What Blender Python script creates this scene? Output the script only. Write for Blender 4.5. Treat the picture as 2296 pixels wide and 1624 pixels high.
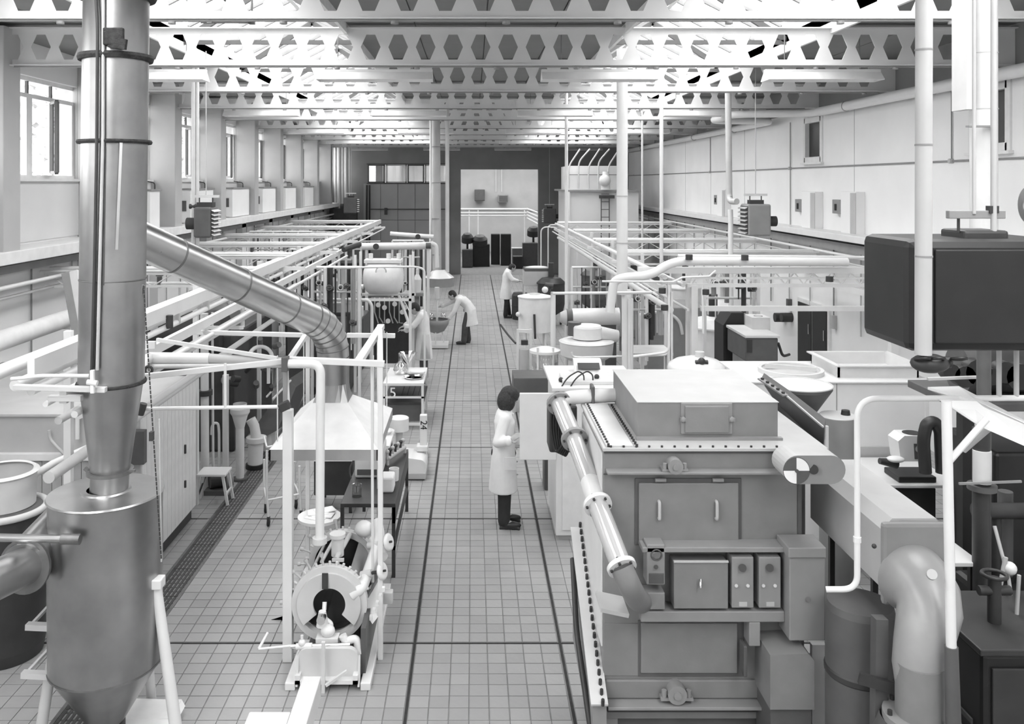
import bpy, bmesh, math, random
from mathutils import Vector, Matrix
random.seed(7)
R = math.radians
PI = math.pi
for _o in list(bpy.data.objects):
    bpy.data.objects.remove(_o)
scene = bpy.context.scene
COL = scene.collection

# ------------------------------------------------------------------ camera
F, CX, CY, H = 1949.0, 1060.0, 410.0, 4.0      # focal length in px, principal point, eye height
cam_d = bpy.data.cameras.new('camera')
cam = bpy.data.objects.new('camera', cam_d)
COL.objects.link(cam)
cam.location = (0, 0, H)
cam.rotation_euler = (R(90), 0, 0)
cam_d.sensor_fit = 'HORIZONTAL'
cam_d.sensor_width = 36.0
cam_d.lens = 36.0 * F / 2296.0
cam_d.shift_x = (1148.0 - CX) / 2296.0
cam_d.shift_y = -(812.0 - CY) / 2296.0
cam_d.clip_start = 0.05
cam_d.clip_end = 300
scene.camera = cam

# ------------------------------------------------------------------ sky and exposure
world = bpy.data.worlds.new('overcast_sky')
scene.world = world
world.use_nodes = True
bg = world.node_tree.nodes['Background']
bg.inputs[0].default_value = (1, 1, 1, 1)
bg.inputs[1].default_value = 2.0
scene.view_settings.view_transform = 'Standard'
scene.view_settings.look = 'None'
scene.view_settings.exposure = 2.0
scene.view_settings.gamma = 1.0
scene.view_settings.use_curve_mapping = False
scene.cycles.max_bounces = 10
scene.cycles.diffuse_bounces = 5
scene.cycles.transparent_max_bounces = 24
scene.cycles.sample_clamp_indirect = 6.0

# room
XL, XR, YN, YF, ZC = -6.3, 6.85, -3.0, 38.2, 6.0
SKL = (-4.15, -1.62)     # left rooflight, x range
SKR = (1.95, 4.5)        # right rooflight
BEAM0, BSP, NB = 7.85, 3.1, 10

def portal(name, loc, rot, sx, sy):
    l = bpy.data.lights.new(name, 'AREA')
    l.shape = 'RECTANGLE'; l.size = sx; l.size_y = sy
    l.cycles.is_portal = True
    o = bpy.data.objects.new(name, l); COL.objects.link(o)
    o.location = loc; o.rotation_euler = rot
    return o
YM = (YN + YF) / 2; YLEN = YF - YN
SM, SLEN = (YN + 32.6) / 2, 32.6 - YN
portal('daylight_portal_rooflight', ((SKL[0] + SKL[1]) / 2, SM, 6.28), (0, 0, 0), SKL[1] - SKL[0], SLEN)
portal('daylight_portal_rooflight', ((SKR[0] + SKR[1]) / 2, SM, 6.28), (0, 0, 0), SKR[1] - SKR[0], SLEN)
portal('daylight_portal_window', (XL - 0.2, YM, 4.78), (0, R(-90), 0), 1.5, YLEN)
portal('daylight_portal_annex', (1.2, 44.6, 6.4), (0, 0, 0), 9.0, 8.0)

# ------------------------------------------------------------------ materials
MATS = {}
def mat(name, v, rough=0.5, metal=0.0, var=0.06, scale=4.0, bump=0.0, bscale=60.0, spec=0.5):
    m = bpy.data.materials.new(name); m.use_nodes = True
    nt = m.node_tree; b = nt.nodes['Principled BSDF']
    b.inputs['Roughness'].default_value = rough
    b.inputs['Metallic'].default_value = metal
    b.inputs['Specular IOR Level'].default_value = spec
    tc = nt.nodes.new('ShaderNodeTexCoord')
    nz = nt.nodes.new('ShaderNodeTexNoise'); nz.inputs['Scale'].default_value = scale
    nz.inputs['Detail'].default_value = 5.0
    nt.links.new(tc.outputs['Object'], nz.inputs['Vector'])
    rp = nt.nodes.new('ShaderNodeValToRGB')
    a, c = v * (1 - var), min(1.0, v * (1 + var))
    rp.color_ramp.elements[0].position = 0.3; rp.color_ramp.elements[0].color = (a, a, a, 1)
    rp.color_ramp.elements[1].position = 0.7; rp.color_ramp.elements[1].color = (c, c, c, 1)
    nt.links.new(nz.outputs['Fac'], rp.inputs['Fac'])
    nt.links.new(rp.outputs['Color'], b.inputs['Base Color'])
    if bump:
        n2 = nt.nodes.new('ShaderNodeTexNoise'); n2.inputs['Scale'].default_value = bscale
        bp = nt.nodes.new('ShaderNodeBump'); bp.inputs['Strength'].default_value = bump
        bp.inputs['Distance'].default_value = 0.01
        nt.links.new(tc.outputs['Object'], n2.inputs['Vector'])
        nt.links.new(n2.outputs['Fac'], bp.inputs['Height'])
        nt.links.new(bp.outputs['Normal'], b.inputs['Normal'])
    MATS[name] = m
    return m
def island_mat(name, v, var, rough):
    """floor tile colour: every tile its own shade"""
    m = mat(name, v, rough, var=0.10, scale=1.3, bump=0.12, bscale=25)
    nt = m.node_tree; b = nt.nodes['Principled BSDF']
    g = nt.nodes.new('ShaderNodeNewGeometry'); oi = nt.nodes.new('ShaderNodeObjectInfo')
    add = nt.nodes.new('ShaderNodeMath'); add.operation = 'ADD'
    nt.links.new(g.outputs['Random Per Island'], add.inputs[0]); nt.links.new(oi.outputs['Random'], add.inputs[1])
    fr = nt.nodes.new('ShaderNodeMath'); fr.operation = 'FRACT'; nt.links.new(add.outputs[0], fr.inputs[0])
    mr = nt.nodes.new('ShaderNodeMapRange')
    mr.inputs['To Min'].default_value = 1 - var; mr.inputs['To Max'].default_value = 1 + var
    nt.links.new(fr.outputs[0], mr.inputs['Value'])
    mx = nt.nodes.new('ShaderNodeVectorMath'); mx.operation = 'SCALE'
    src = b.inputs['Base Color'].links[0].from_socket
    nt.links.new(src, mx.inputs[0]); nt.links.new(mr.outputs['Result'], mx.inputs['Scale'])
    nt.links.new(mx.outputs['Vector'], b.inputs['Base Color'])
    return m
def glass_mat(name, clear=0.85, tint=0.95, rough=0.02):
    m = bpy.data.materials.new(name); m.use_nodes = True
    nt = m.node_tree; nt.nodes.remove(nt.nodes['Principled BSDF'])
    tr = nt.nodes.new('ShaderNodeBsdfTransparent'); tr.inputs[0].default_value = (tint, tint, tint, 1)
    gl = nt.nodes.new('ShaderNodeBsdfGlossy'); gl.inputs['Roughness'].default_value = rough
    lw = nt.nodes.new('ShaderNodeLayerWeight'); lw.inputs['Blend'].default_value = 0.25
    mr = nt.nodes.new('ShaderNodeMapRange')
    mr.inputs['To Min'].default_value = 1 - clear; mr.inputs['To Max'].default_value = min(1.0, 1 - clear + 0.6)
    nt.links.new(lw.outputs['Facing'], mr.inputs['Value'])
    mx = nt.nodes.new('ShaderNodeMixShader')
    nt.links.new(mr.outputs['Result'], mx.inputs[0]); nt.links.new(tr.outputs[0], mx.inputs[1]); nt.links.new(gl.outputs[0], mx.inputs[2])
    nt.links.new(mx.outputs[0], nt.nodes['Material Output'].inputs['Surface'])
    MATS[name] = m
    return m
mat('wall_white', 0.80, 0.8, var=0.035, scale=1.2, bump=0.12, bscale=90)
mat('wall_pale', 0.66, 0.8, var=0.05, scale=1.0)
mat('pier_paint', 0.43, 0.7, var=0.07, scale=1.5)
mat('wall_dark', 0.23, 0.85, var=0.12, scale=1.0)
mat('wall_grey', 0.36, 0.8, var=0.08, scale=0.8)
mat('ceiling_board', 0.20, 0.9, var=0.07, scale=1.5)
mat('beam_paint', 0.66, 0.5, var=0.05, scale=2.0)
mat('steel_white', 0.70, 0.45, var=0.05, scale=2.5)
mat('white_gloss', 0.72, 0.3, var=0.03, scale=5)
mat('white_matt', 0.72, 0.7, var=0.06, scale=6)
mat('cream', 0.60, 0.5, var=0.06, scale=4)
mat('pale_grey', 0.46, 0.5, var=0.06, scale=4)
mat('mid_grey', 0.25, 0.55, var=0.08, scale=5)
mat('machine_grey', 0.205, 0.5, var=0.08, scale=6, bump=0.05)
mat('dark_grey', 0.09, 0.5, var=0.12, scale=6)
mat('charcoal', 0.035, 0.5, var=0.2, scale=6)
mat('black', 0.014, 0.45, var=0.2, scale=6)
mat('rubber', 0.02, 0.8, var=0.2)
mat('galvanised', 0.37, 0.34, metal=1.0, var=0.20, scale=2.5)
mat('galv_bright', 0.52, 0.30, metal=1.0, var=0.10, scale=4)
mat('steel_dark', 0.22, 0.45, metal=0.8, var=0.2, scale=8)
mat('rust_ring', 0.03, 0.9, metal=0.0, var=0.5, scale=30, bump=0.6, bscale=120)
mat('cast_grey', 0.30, 0.28, var=0.08, scale=6)
mat('chrome', 0.75, 0.15, metal=1.0, var=0.05)
mat('grout', 0.23, 0.9, var=0.15, scale=8)
mat('joint_fill', 0.028, 0.9, var=0.3, scale=20)
island_mat('floor_tile', 0.33, 0.07, 0.40)
mat('grate_iron', 0.05, 0.6, var=0.3, scale=10)
mat('timber_board', 0.40, 0.7, var=0.10, scale=5)
mat('coat_white', 0.78, 0.9, var=0.04, scale=8, bump=0.25, bscale=14)
mat('trousers_dark', 0.03, 0.95, var=0.2, scale=10)
mat('trousers_grey', 0.075, 0.95, var=0.2, scale=10)
mat('apron_grey', 0.45, 0.35, var=0.15, scale=8)
mat('skin', 0.42, 0.6, var=0.05, scale=20)
mat('hair_dark', 0.025, 0.7, var=0.5, scale=40, bump=0.8, bscale=60)
mat('shoe_black', 0.02, 0.4)
mat('leaf_pale', 0.30, 0.8, var=0.4, scale=8)
mat('paper_white', 0.85, 0.9, var=0.02)
mat('ink', 0.02, 0.9)
mat('foil', 0.85, 0.25, metal=1.0, var=0.03)
glass_mat('window_glass', 0.93, 0.97)
mat('dark_glass', 0.02, 0.25)
def milky_glass(name, op, v):
    m = glass_mat(name, 0.85, 0.95, 0.05); nt = m.node_tree
    out = nt.nodes['Material Output']; src = out.inputs['Surface'].links[0].from_socket
    b = nt.nodes.new('ShaderNodeBsdfPrincipled'); b.inputs['Base Color'].default_value = (v, v, v, 1); b.inputs['Roughness'].default_value = 0.12
    mx = nt.nodes.new('ShaderNodeMixShader'); mx.inputs[0].default_value = op
    nt.links.new(src, mx.inputs[1]); nt.links.new(b.outputs[0], mx.inputs[2]); nt.links.new(mx.outputs[0], out.inputs['Surface'])
    return m
milky_glass('pipe_glass', 0.42, 0.75)
glass_mat('flask_glass', 0.72, 0.93, 0.05)

# ------------------------------------------------------------------ geometry helpers
def X(u, d): return (u - CX) * d / F
def Z(v, d): return H - (v - CY) * d / F
def at(u, v, d): return Vector(((u - CX) * d / F, d, H - (v - CY) * d / F))

class MB:
    """collects shapes into one mesh"""
    def __init__(s): s.v = []; s.f = []; s.sm = []
    def add(s, vs, fs, smooth=False):
        b = len(s.v); s.v += [tuple(p) for p in vs]
        for f in fs: s.f.append([b + i for i in f]); s.sm.append(smooth)
        return s
    def box(s, x0, x1, y0, y1, z0, z1):
        vs = [(x, y, z) for z in (z0, z1) for y in (y0, y1) for x in (x0, x1)]
        return s.add(vs, [(0, 2, 3, 1), (4, 5, 7, 6), (0, 1, 5, 4), (2, 6, 7, 3), (0, 4, 6, 2), (1, 3, 7, 5)])
    def obox(s, c, h, rot=None):
        c = Vector(c); rot = rot or Matrix.Identity(3)
        vs = [c + rot @ Vector((x * h[0], y * h[1], z * h[2])) for z in (-1, 1) for y in (-1, 1) for x in (-1, 1)]
        return s.add(vs, [(0, 2, 3, 1), (4, 5, 7, 6), (0, 1, 5, 4), (2, 6, 7, 3), (0, 4, 6, 2), (1, 3, 7, 5)])
    def bar(s, p0, p1, w, h=None, up=(0, 0, 1)):
        p0, p1 = Vector(p0), Vector(p1); h = h or w
        d = (p1 - p0); L = d.length; d.normalize(); up = Vector(up)
        if abs(d.dot(up)) > 0.98: up = Vector((0, 1, 0))
        sx = d.cross(up).normalized(); sz = sx.cross(d).normalized()
        m = Matrix((sx, d, sz)).transposed()
        return s.obox((p0 + p1) / 2, (w / 2, L / 2, h / 2), m)
    @staticmethod
    def frame(d):
        d = Vector(d).normalized()
        a = Vector((0, 0, 1)) if abs(d.z) < 0.9 else Vector((1, 0, 0))
        x = d.cross(a).normalized(); return x, d.cross(x).normalized()
    def cyl(s, p0, p1, r, n=14, r2=None, cap=True):
        p0, p1 = Vector(p0), Vector(p1); r2 = r if r2 is None else r2
        x, y = s.frame(p1 - p0)
        a = [p0 + (x * math.cos(2 * PI * i / n) + y * math.sin(2 * PI * i / n)) * r for i in range(n)]
        b = [p1 + (x * math.cos(2 * PI * i / n) + y * math.sin(2 * PI * i / n)) * r2 for i in range(n)]
        s.add(a + b, [(i, (i + 1) % n, n + (i + 1) % n, n + i) for i in range(n)], True)
        if cap:
            if r > 1e-5: s.add(a, [tuple(range(n - 1, -1, -1))])
            if r2 > 1e-5: s.add(b, [tuple(range(n))])
        return s
    def tube(s, pts, r, n=10, bend=None, cap=True, seg=5):
        P = [Vector(p) for p in pts]
        if bend and len(P) > 2:
            Q = [P[0]]
            for i in range(1, len(P) - 1):
                a, b, c = P[i - 1], P[i], P[i + 1]
                d0, d1 = (a - b), (c - b); l = min(bend, d0.length * 0.48, d1.length * 0.48)
                d0.normalize(); d1.normalize()
                for k in range(seg + 1):
                    t = k / seg
                    Q.append((b + d0 * l) * (1 - t) ** 2 + b * (2 * t * (1 - t)) + (b + d1 * l) * t ** 2)
            Q.append(P[-1]); P = Q
        rr = r if isinstance(r, (list, tuple)) else None
        rings = []; x = None
        for i, p in enumerate(P):
            t = (P[min(i + 1, len(P) - 1)] - P[max(i - 1, 0)]).normalized()
            if x is None: x, y = s.frame(t)
            else:
                x = (x - t * x.dot(t)).normalized()
            y = t.cross(x).normalized()
            q = r if rr is None else rr[0] + (rr[1] - rr[0]) * i / (len(P) - 1)
            rings.append([p + (x * math.cos(2 * PI * k / n) + y * math.sin(2 * PI * k / n)) * q for k in range(n)])
        vs = [v for g in rings for v in g]; fs = []
        for i in range(len(rings) - 1):
            for k in range(n):
                fs.append((i * n + k, i * n + (k + 1) % n, (i + 1) * n + (k + 1) % n, (i + 1) * n + k))
        s.add(vs, fs, True)
        if cap:
            s.add(rings[0], [tuple(range(n - 1, -1, -1))]); s.add(rings[-1], [tuple(range(n))])
        return s
    def lathe(s, prof, c, axis=(0, 0, 1), n=28, merge=False, a0=0.0, a1=2 * PI):
        """prof: list of (radius, height along axis)"""
        c = Vector(c); ax = Vector(axis).normalized(); x, y = s.frame(ax)
        full = abs(a1 - a0 - 2 * PI) < 1e-6; m = n if full else n + 1
        def ring(r, h): return [c + ax * h + (x * math.cos(a0 + (a1 - a0) * i / n) + y * math.sin(a0 + (a1 - a0) * i / n)) * r for i in range(m)]
        def faces(i0, i1): return [(i0 + k, i0 + (k + 1) % m, i1 + (k + 1) % m, i1 + k) for k in range(n)]
        if merge:
            vs = []; fs = []
            for i, (r, h) in enumerate(prof):
                vs += ring(max(r, 1e-4), h)
                if i: fs += faces((i - 1) * m, i * m)
            s.add(vs, fs, True)
        else:
            for (r0, h0), (r1, h1) in zip(prof, prof[1:]):
                s.add(ring(max(r0, 1e-4), h0) + ring(max(r1, 1e-4), h1), faces(0, m), abs(h1 - h0) > 1e-6)
        return s
    def prism(s, pts, off):
        """pts: polygon as 3-D points; extruded by vector off"""
        P = [Vector(p) for p in pts]; o = Vector(off); n = len(P)
        s.add(P, [tuple(range(n - 1, -1, -1))]); s.add([p + o for p in P], [tuple(range(n))])
        for i in range(n):
            a, b = P[i], P[(i + 1) % n]; s.add([a, b, b + o, a + o], [(0, 1, 2, 3)])
        return s
    def ball(s, c, r, n=14, m=8, rot=None):
        c = Vector(c); r = (r, r, r) if not isinstance(r, (tuple, list)) else r
        rot = rot or Matrix.Identity(3); vs = []; fs = []
        for j in range(1, m):
            th = PI * j / m
            for i in range(n):
                ph = 2 * PI * i / n
                vs.append(c + rot @ Vector((r[0] * math.sin(th) * math.cos(ph), r[1] * math.sin(th) * math.sin(ph), r[2] * math.cos(th))))
        top = len(vs); vs.append(c + rot @ Vector((0, 0, r[2]))); vs.append(c + rot @ Vector((0, 0, -r[2])))
        for j in range(m - 2):
            for i in range(n): fs.append((j * n + i, j * n + (i + 1) % n, (j + 1) * n + (i + 1) % n, (j + 1) * n + i))
        for i in range(n):
            fs.append((top, (i + 1) % n, i)); fs.append((top + 1, (m - 2) * n + i, (m - 2) * n + (i + 1) % n))
        return s.add(vs, fs, True)
    def torus(s, c, axis, R_, r, n=24, m=8):
        c = Vector(c); x, y = s.frame(axis); ax = Vector(axis).normalized(); vs = []; fs = []
        for i in range(n):
            a = 2 * PI * i / n; rad = x * math.cos(a) + y * math.sin(a)
            for j in range(m):
                b = 2 * PI * j / m
                vs.append(c + rad * (R_ + r * math.cos(b)) + ax * (r * math.sin(b)))
        for i in range(n):
            for j in range(m):
                fs.append((i * m + j, ((i + 1) % n) * m + j, ((i + 1) % n) * m + (j + 1) % m, i * m + (j + 1) % m))
        return s.add(vs, fs, True)
    def mesh(s, name, org=(0, 0, 0)):
        me = bpy.data.meshes.new(name); o = Vector(org)
        me.from_pydata([tuple(Vector(v) - o) for v in s.v], [], s.f)
        me.polygons.foreach_set('use_smooth', s.sm)
        me.update()
        return me

def M(m): return MATS[m] if isinstance(m, str) else m
def bevel(o, w, seg=2):
    b = o.modifiers.new('bevel', 'BEVEL'); b.width = w; b.segments = seg; b.limit_method = 'ANGLE'; b.angle_limit = R(40)
def props(o, label=None, cat=None, group=None, kind=None):
    if label: o['label'] = label
    if cat: o['category'] = cat
    if group: o['group'] = group
    if kind: o['kind'] = kind
    return o
class Thing:
    """an Empty at the thing's base with its parts as children"""
    def __init__(s, name, loc, label, cat, group=None, kind=None):
        s.loc = Vector(loc)
        s.o = bpy.data.objects.new(name, None); s.o.empty_display_size = 0.1
        COL.objects.link(s.o); s.o.location = s.loc
        props(s.o, label, cat, group, kind)
    def part(s, name, mb, m, parent=None, bev=0.0, label=None, kind=None):
        o = bpy.data.objects.new(name, mb.mesh(name, s.loc)); COL.objects.link(o)
        o.data.materials.append(M(m)); o.parent = parent or s.o
        if bev: bevel(o, bev)
        props(o, label, None, None, kind)
        return o
def single(name, mb, m, label, cat, group=None, bev=0.0, kind=None):
    """a thing that is one mesh; origin at its base centre"""
    xs = [v[0] for v in mb.v]; ys = [v[1] for v in mb.v]; zs = [v[2] for v in mb.v]
    org = Vector(((min(xs) + max(xs)) / 2, (min(ys) + max(ys)) / 2, min(zs)))
    o = bpy.data.objects.new(name, mb.mesh(name, org)); COL.objects.link(o); o.location = org
    o.data.materials.append(M(m))
    if bev: bevel(o, bev)
    props(o, label, cat, group, kind)
    return o
def struct(name, mb, m, parent=None, bev=0.0, kind=None):
    o = bpy.data.objects.new(name, mb.mesh(name)); COL.objects.link(o)
    o.data.materials.append(M(m))
    if parent: o.parent = parent
    else: o['kind'] = 'structure'
    if kind: o['kind'] = kind
    if bev: bevel(o, bev)
    return o
def piece(name, me, m, loc, parent, rot=None, scale=None):
    """an alike piece that shares its mesh"""
    o = bpy.data.objects.new(name, me); COL.objects.link(o); o.location = loc; o.parent = parent
    if rot: o.rotation_euler = rot
    if scale: o.scale = scale
    if m and not me.materials: me.materials.append(M(m))
    return o
def copy_tree(o, loc=None, label=None, parent=None, rotz=None):
    c = o.copy(); COL.objects.link(c)
    if parent: c.parent = parent
    if loc is not None: c.location = loc
    if rotz is not None: c.rotation_euler = (0, 0, rotz)
    if label: c['label'] = label
    for ch in list(o.children): copy_tree(ch, parent=c)
    return c
def text_mesh(txt, size, depth=0.002):
    cu = bpy.data.curves.new('lettering', 'FONT'); cu.body = txt; cu.size = size; cu.extrude = depth
    cu.align_x = 'CENTER'; cu.align_y = 'CENTER'
    t = bpy.data.objects.new('lettering_tmp', cu); COL.objects.link(t)
    dg = bpy.context.evaluated_depsgraph_get()
    me = bpy.data.meshes.new_from_object(t.evaluated_get(dg))
    bpy.data.objects.remove(t)
    return me
# ================================================================== FLOOR
PT = 0.1535; JW = 0.03
mb = MB().box(XL - 0.3, XR + 0.3, YN, 52.5, -0.25, -0.007)
floor = struct('floor', mb, 'grout')
JX = (-0.504, 0.758)
JY = [7.555 + 2.793 * k for k in range(-2, 11)]
def col_starts():
    xs = []
    for i in range(8): xs.append(JX[0] + JW / 2 + i * PT)
    x = JX[1] + JW / 2
    while x < XR: xs.append(x); x += PT
    x = JX[0] - JW / 2 - PT
    while x > XL - PT: xs.append(x); x -= PT
    return xs
def row_starts():
    ys = []
    for j in JY:
        for i in range(18): ys.append(j + JW / 2 + i * PT)
    return [y for y in ys if 4.3 < y < 37.6]
DR0, DR1 = -3.10, -2.85          # trench drain
tiles = []
for y in row_starts():
    for x in col_starts():
        if x + PT > DR0 + 0.01 and x < DR1 - 0.01: continue
        tiles.append((x, y))
def in_view(x, y):
    u = CX + (x + PT / 2) * F / y; v = CY + H * F / y
    return v < 1640 and 400 < u < 1325 and not (610 < u < 850 and v > 1180 and False)
near = sorted([t for t in tiles if in_view(*t) and 6.3 < t[1] < 10], key=lambda t: t[1])[:300]
nset = set(near)
g = 0.0032
tile_me = MB().add([(g + .002, g + .002, 0), (PT - g - .002, g + .002, 0), (PT - g - .002, PT - g - .002, 0), (g + .002, PT - g - .002, 0),
                    (g, g, -0.012), (PT - g, g, -0.012), (PT - g, PT - g, -0.012), (g, PT - g, -0.012)],
                   [(0, 1, 2, 3), (0, 4, 5, 1), (1, 5, 6, 2), (2, 6, 7, 3), (3, 7, 4, 0)]).mesh('tile')
tile_me.materials.append(M('floor_tile'))
for t in near:
    piece('tile', tile_me, None, (t[0], t[1], random.uniform(-0.0008, 0.0006)), floor)
mb = MB()
for t in tiles:
    if t in nset: continue
    x, y = t; z = random.uniform(-0.0008, 0.0006)
    mb.add([(x + g, y + g, z), (x + PT - g, y + g, z), (x + PT - g, y + PT - g, z), (x + g, y + PT - g, z),
            (x + g, y + g, -0.012), (x + PT - g, y + g, -0.012), (x + PT - g, y + PT - g, -0.012), (x + g, y + PT - g, -0.012)],
           [(0, 1, 2, 3), (0, 4, 5, 1), (1, 5, 6, 2), (2, 6, 7, 3), (3, 7, 4, 0)])
struct('tile_field', mb, 'floor_tile', floor, kind='stuff')
for jx in JX:
    struct('joint_strip', MB().box(jx - JW / 2 + .004, jx + JW / 2 - .004, 4.0, 37.8, -0.02, -0.002), 'joint_fill', floor)
for jy in JY:
    if 4 < jy < 37:
        for (xa, xb) in ((XL, DR0 - .06), (DR1 + .06, JX[0] - JW / 2 + .004), (JX[0] + JW / 2 - .004, JX[1] - JW / 2 + .004), (JX[1] + JW / 2 - .004, XR)):
            struct('joint_strip', MB().box(xa, xb, jy - JW / 2 + .008, jy + JW / 2 - .008, -0.02, -0.002), 'joint_fill', floor)
# trench drain with iron grates
mb = MB(); mb.box(DR0 - .03, DR0, 4.5, 30, -.05, .001); mb.box(DR1, DR1 + .03, 4.5, 30, -.05, .001)
struct('drain_frame', mb, 'steel_dark', floor)
mb = MB(); W = DR1 - DR0; L = 0.60
for i in range(6): mb.box(i * W / 6 + .006, i * W / 6 + .030, .005, L - .005, -.03, -.002)
for j in range(7): mb.box(0.002, W - .002, j * L / 6.6 + .01, j * L / 6.6 + .03, -.026, -.006)
gme = mb.mesh('grate'); gme.materials.append(M('grate_iron'))
y = 6.0
while y < 26:
    piece('grate', gme, None, (DR0, y, 0), floor); y += L
# shallow tile patch marks on the aisle left
# ================================================================== WALLS
BY = [BEAM0 + BSP * k for k in range(-3, NB)]
BY = [y for y in BY if y > YN]
mb = MB(); mb.box(XL - .3, XL, YN, YF, 0, 4.05); mb.box(XL - .3, XL, YN, YF, 5.52, 6.4)
wl = struct('wall_left', mb, 'wall_white')
for y in BY:
    struct('pier', MB().box(XL, XL + 0.50, y - 0.20, y + 0.20, 3.1, 5.95), 'pier_paint', wl, bev=0.01)
    struct('pier_base', MB().box(XL, XL + 0.16, y - 0.20, y + 0.20, 0.0, 3.0), 'wall_pale', wl)
    struct('pier_core', MB().box(XL - .3, XL, y - 0.20, y + 0.20, 4.05, 5.52), 'pier_paint', wl)
struct('dado_panel', MB().box(XL, XL + .02, YN, YF, 3.17, 4.02), 'wall_pale', wl)
# windows, one for each bay
for k in range(len(BY) - 1):
    y0, y1 = BY[k] + .2, BY[k + 1] - .2
    if y1 < 3: continue
    xw = XL - 0.10
    fr = MB(); zt = 5.22
    fr.box(xw - .03, xw + .05, y0, y1, 4.05, 4.11); fr.box(xw - .03, xw + .03, y0, y1, 5.46, 5.52); fr.box(xw - .03, xw + .04, y0, y1, zt, zt + .06)
    w = struct('window_%d' % (k + 1), fr, 'white_matt')
    mull = [y0 + .03, y0 + .62, y0 + 1.32, y0 + 2.02, y1 - .03]
    for i, ym in enumerate(mull):
        ww = .06 if i in (0, 4) else (.16 if i == 2 else .045)
        struct('mullion', MB().box(xw - .03, xw + .04, ym - ww / 2, ym + ww / 2, 4.11, zt), 'white_matt', w)
    for i in (1, 2, 3):
        struct('glazing_bar', MB().box(xw - .02, xw + .02, mull[i] - .02, mull[i] + .02, zt + .06, 5.46), 'dark_grey', w)
    for i in range(4):
        a, b = mull[i] + .02, mull[i + 1] - .02
        struct('pane', MB().box(xw - .004, xw + .004, a, b, 4.11, zt), 'window_glass', w)
        struct('top_pane', MB().box(xw - .004, xw + .004, a, b, zt + .06, 5.46), 'window_glass', w)
    # half open casement, seen edge on and dark
    a, b = mull[2] + .10, mull[3] - .04
    cs = MB(); c0 = Vector((xw + .04, b, 4.15)); c1 = Vector((xw + .26, b - .30, 4.15))
    cs.bar(c0, c0 + Vector((0, 0, 1.05)), .05); cs.bar(c1, c1 + Vector((0, 0, 1.05)), .05)
    cs.bar(c0, c1, .05); cs.bar(c0 + Vector((0, 0, 1.05)), c1 + Vector((0, 0, 1.05)), .05)
    cas = struct('casement', cs, 'dark_grey', w)
    struct('sill', MB().box(xw, XL + .08, y0, y1, 4.02, 4.06), 'white_matt', w)
# right wall with a few small windows
RW = [(11.1, 11.9), (17.05, 17.9), (2.0, 2.8)]
mb = MB()
ys = sorted(RW); z0, z1 = 4.47, 5.26
cuts = [YN] + [c for w in ys for c in w] + [YF]
mb.box(XR, XR + .3, YN, YF, 0, z0); mb.box(XR, XR + .3, YN, YF, z1, 5.46)
for i in range(0, len(cuts), 2): mb.box(XR, XR + .3, cuts[i], cuts[i + 1], z0, z1)
wr = struct('wall_right', mb, 'wall_white')
struct('shade_band', MB().box(XR - .015, XR + .3, YN, YF, 5.46, 6.4), 'wall_dark', wr)  # wall top coloured dark for the shade under the ceiling
for i, (a, b) in enumerate(ys):
    fr = MB()
    for (p, q, r_, s_) in ((a - .06, a + .05, z0 - .06, z1 + .06), (b - .05, b + .06, z0 - .06, z1 + .06)): fr.box(XR - .03, XR + .12, p, q, r_, s_)
    fr.box(XR - .03, XR + .12, a, b, z0 - .06, z0 + .05); fr.box(XR - .03, XR + .12, a, b, z1 - .05, z1 + .06)
    w = struct('window_%d' % (30 + i), fr, 'white_matt', bev=.006)
    struct('sill', MB().box(XR - .07, XR, a - .1, b + .1, z0 - .10, z0 - .06), 'white_matt', w)
    struct('pane', MB().box(XR + .06, XR + .066, a + .05, b - .05, z0 + .05, z1 - .05), 'dark_glass', w)
    struct('dark_backing', MB().box(XR + .25, XR + .28, a, b, z0, z1), 'black', w)  # black sheet added behind the pane to keep the window dark
# thin vertical board joints on the right wall
for y in (9.2, 15.6, 21.9, 25.0, 28.0):
    struct('cover_strip', MB().box(XR - .006, XR, y - .006, y + .006, 3.1, 5.44), 'pale_grey', wr)
# far wall
dx0, dx1, dz = -0.53, 2.88, 4.59
wx0, wx1, wz0, wz1 = X(825, YF), X(1005, YF), 4.0, 4.80
mb = MB(); Y1 = YF + .3
mb.box(XL, wx0, YF, Y1, 0, 6.2); mb.box(wx0, wx1, YF, Y1, 0, wz0); mb.box(wx0, wx1, YF, Y1, wz1, 6.2)
mb.box(wx1, dx0, YF, Y1, 0, 6.2); mb.box(dx0, dx1, YF, Y1, dz, 6.2); mb.box(dx1, XR, YF, Y1, 0, 6.2)
wf = struct('wall_far', mb, 'wall_dark')
n = 5; a, b = X(815, YF), X(1008, YF)
for i in range(n):
    for (p, q) in ((.05, 2.35), (2.37, 3.96)):
        struct('panel', MB().box(a + (b - a) * i / n + .01, a + (b - a) * (i + 1) / n - .01, YF - .04, YF, p, q), 'wall_grey', wf)
fr = MB(); cells = [(825, 863, 0), (866, 912, 1), (914, 951, 0), (953, 1003, 1)]
fr.box(wx0 - .05, wx1 + .05, YF - .05, YF + .05, wz0 - .06, wz0); fr.box(wx0 - .05, wx1 + .05, YF - .05, YF + .05, wz1, wz1 + .05)
w = struct('window_40', fr, 'dark_grey')
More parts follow.
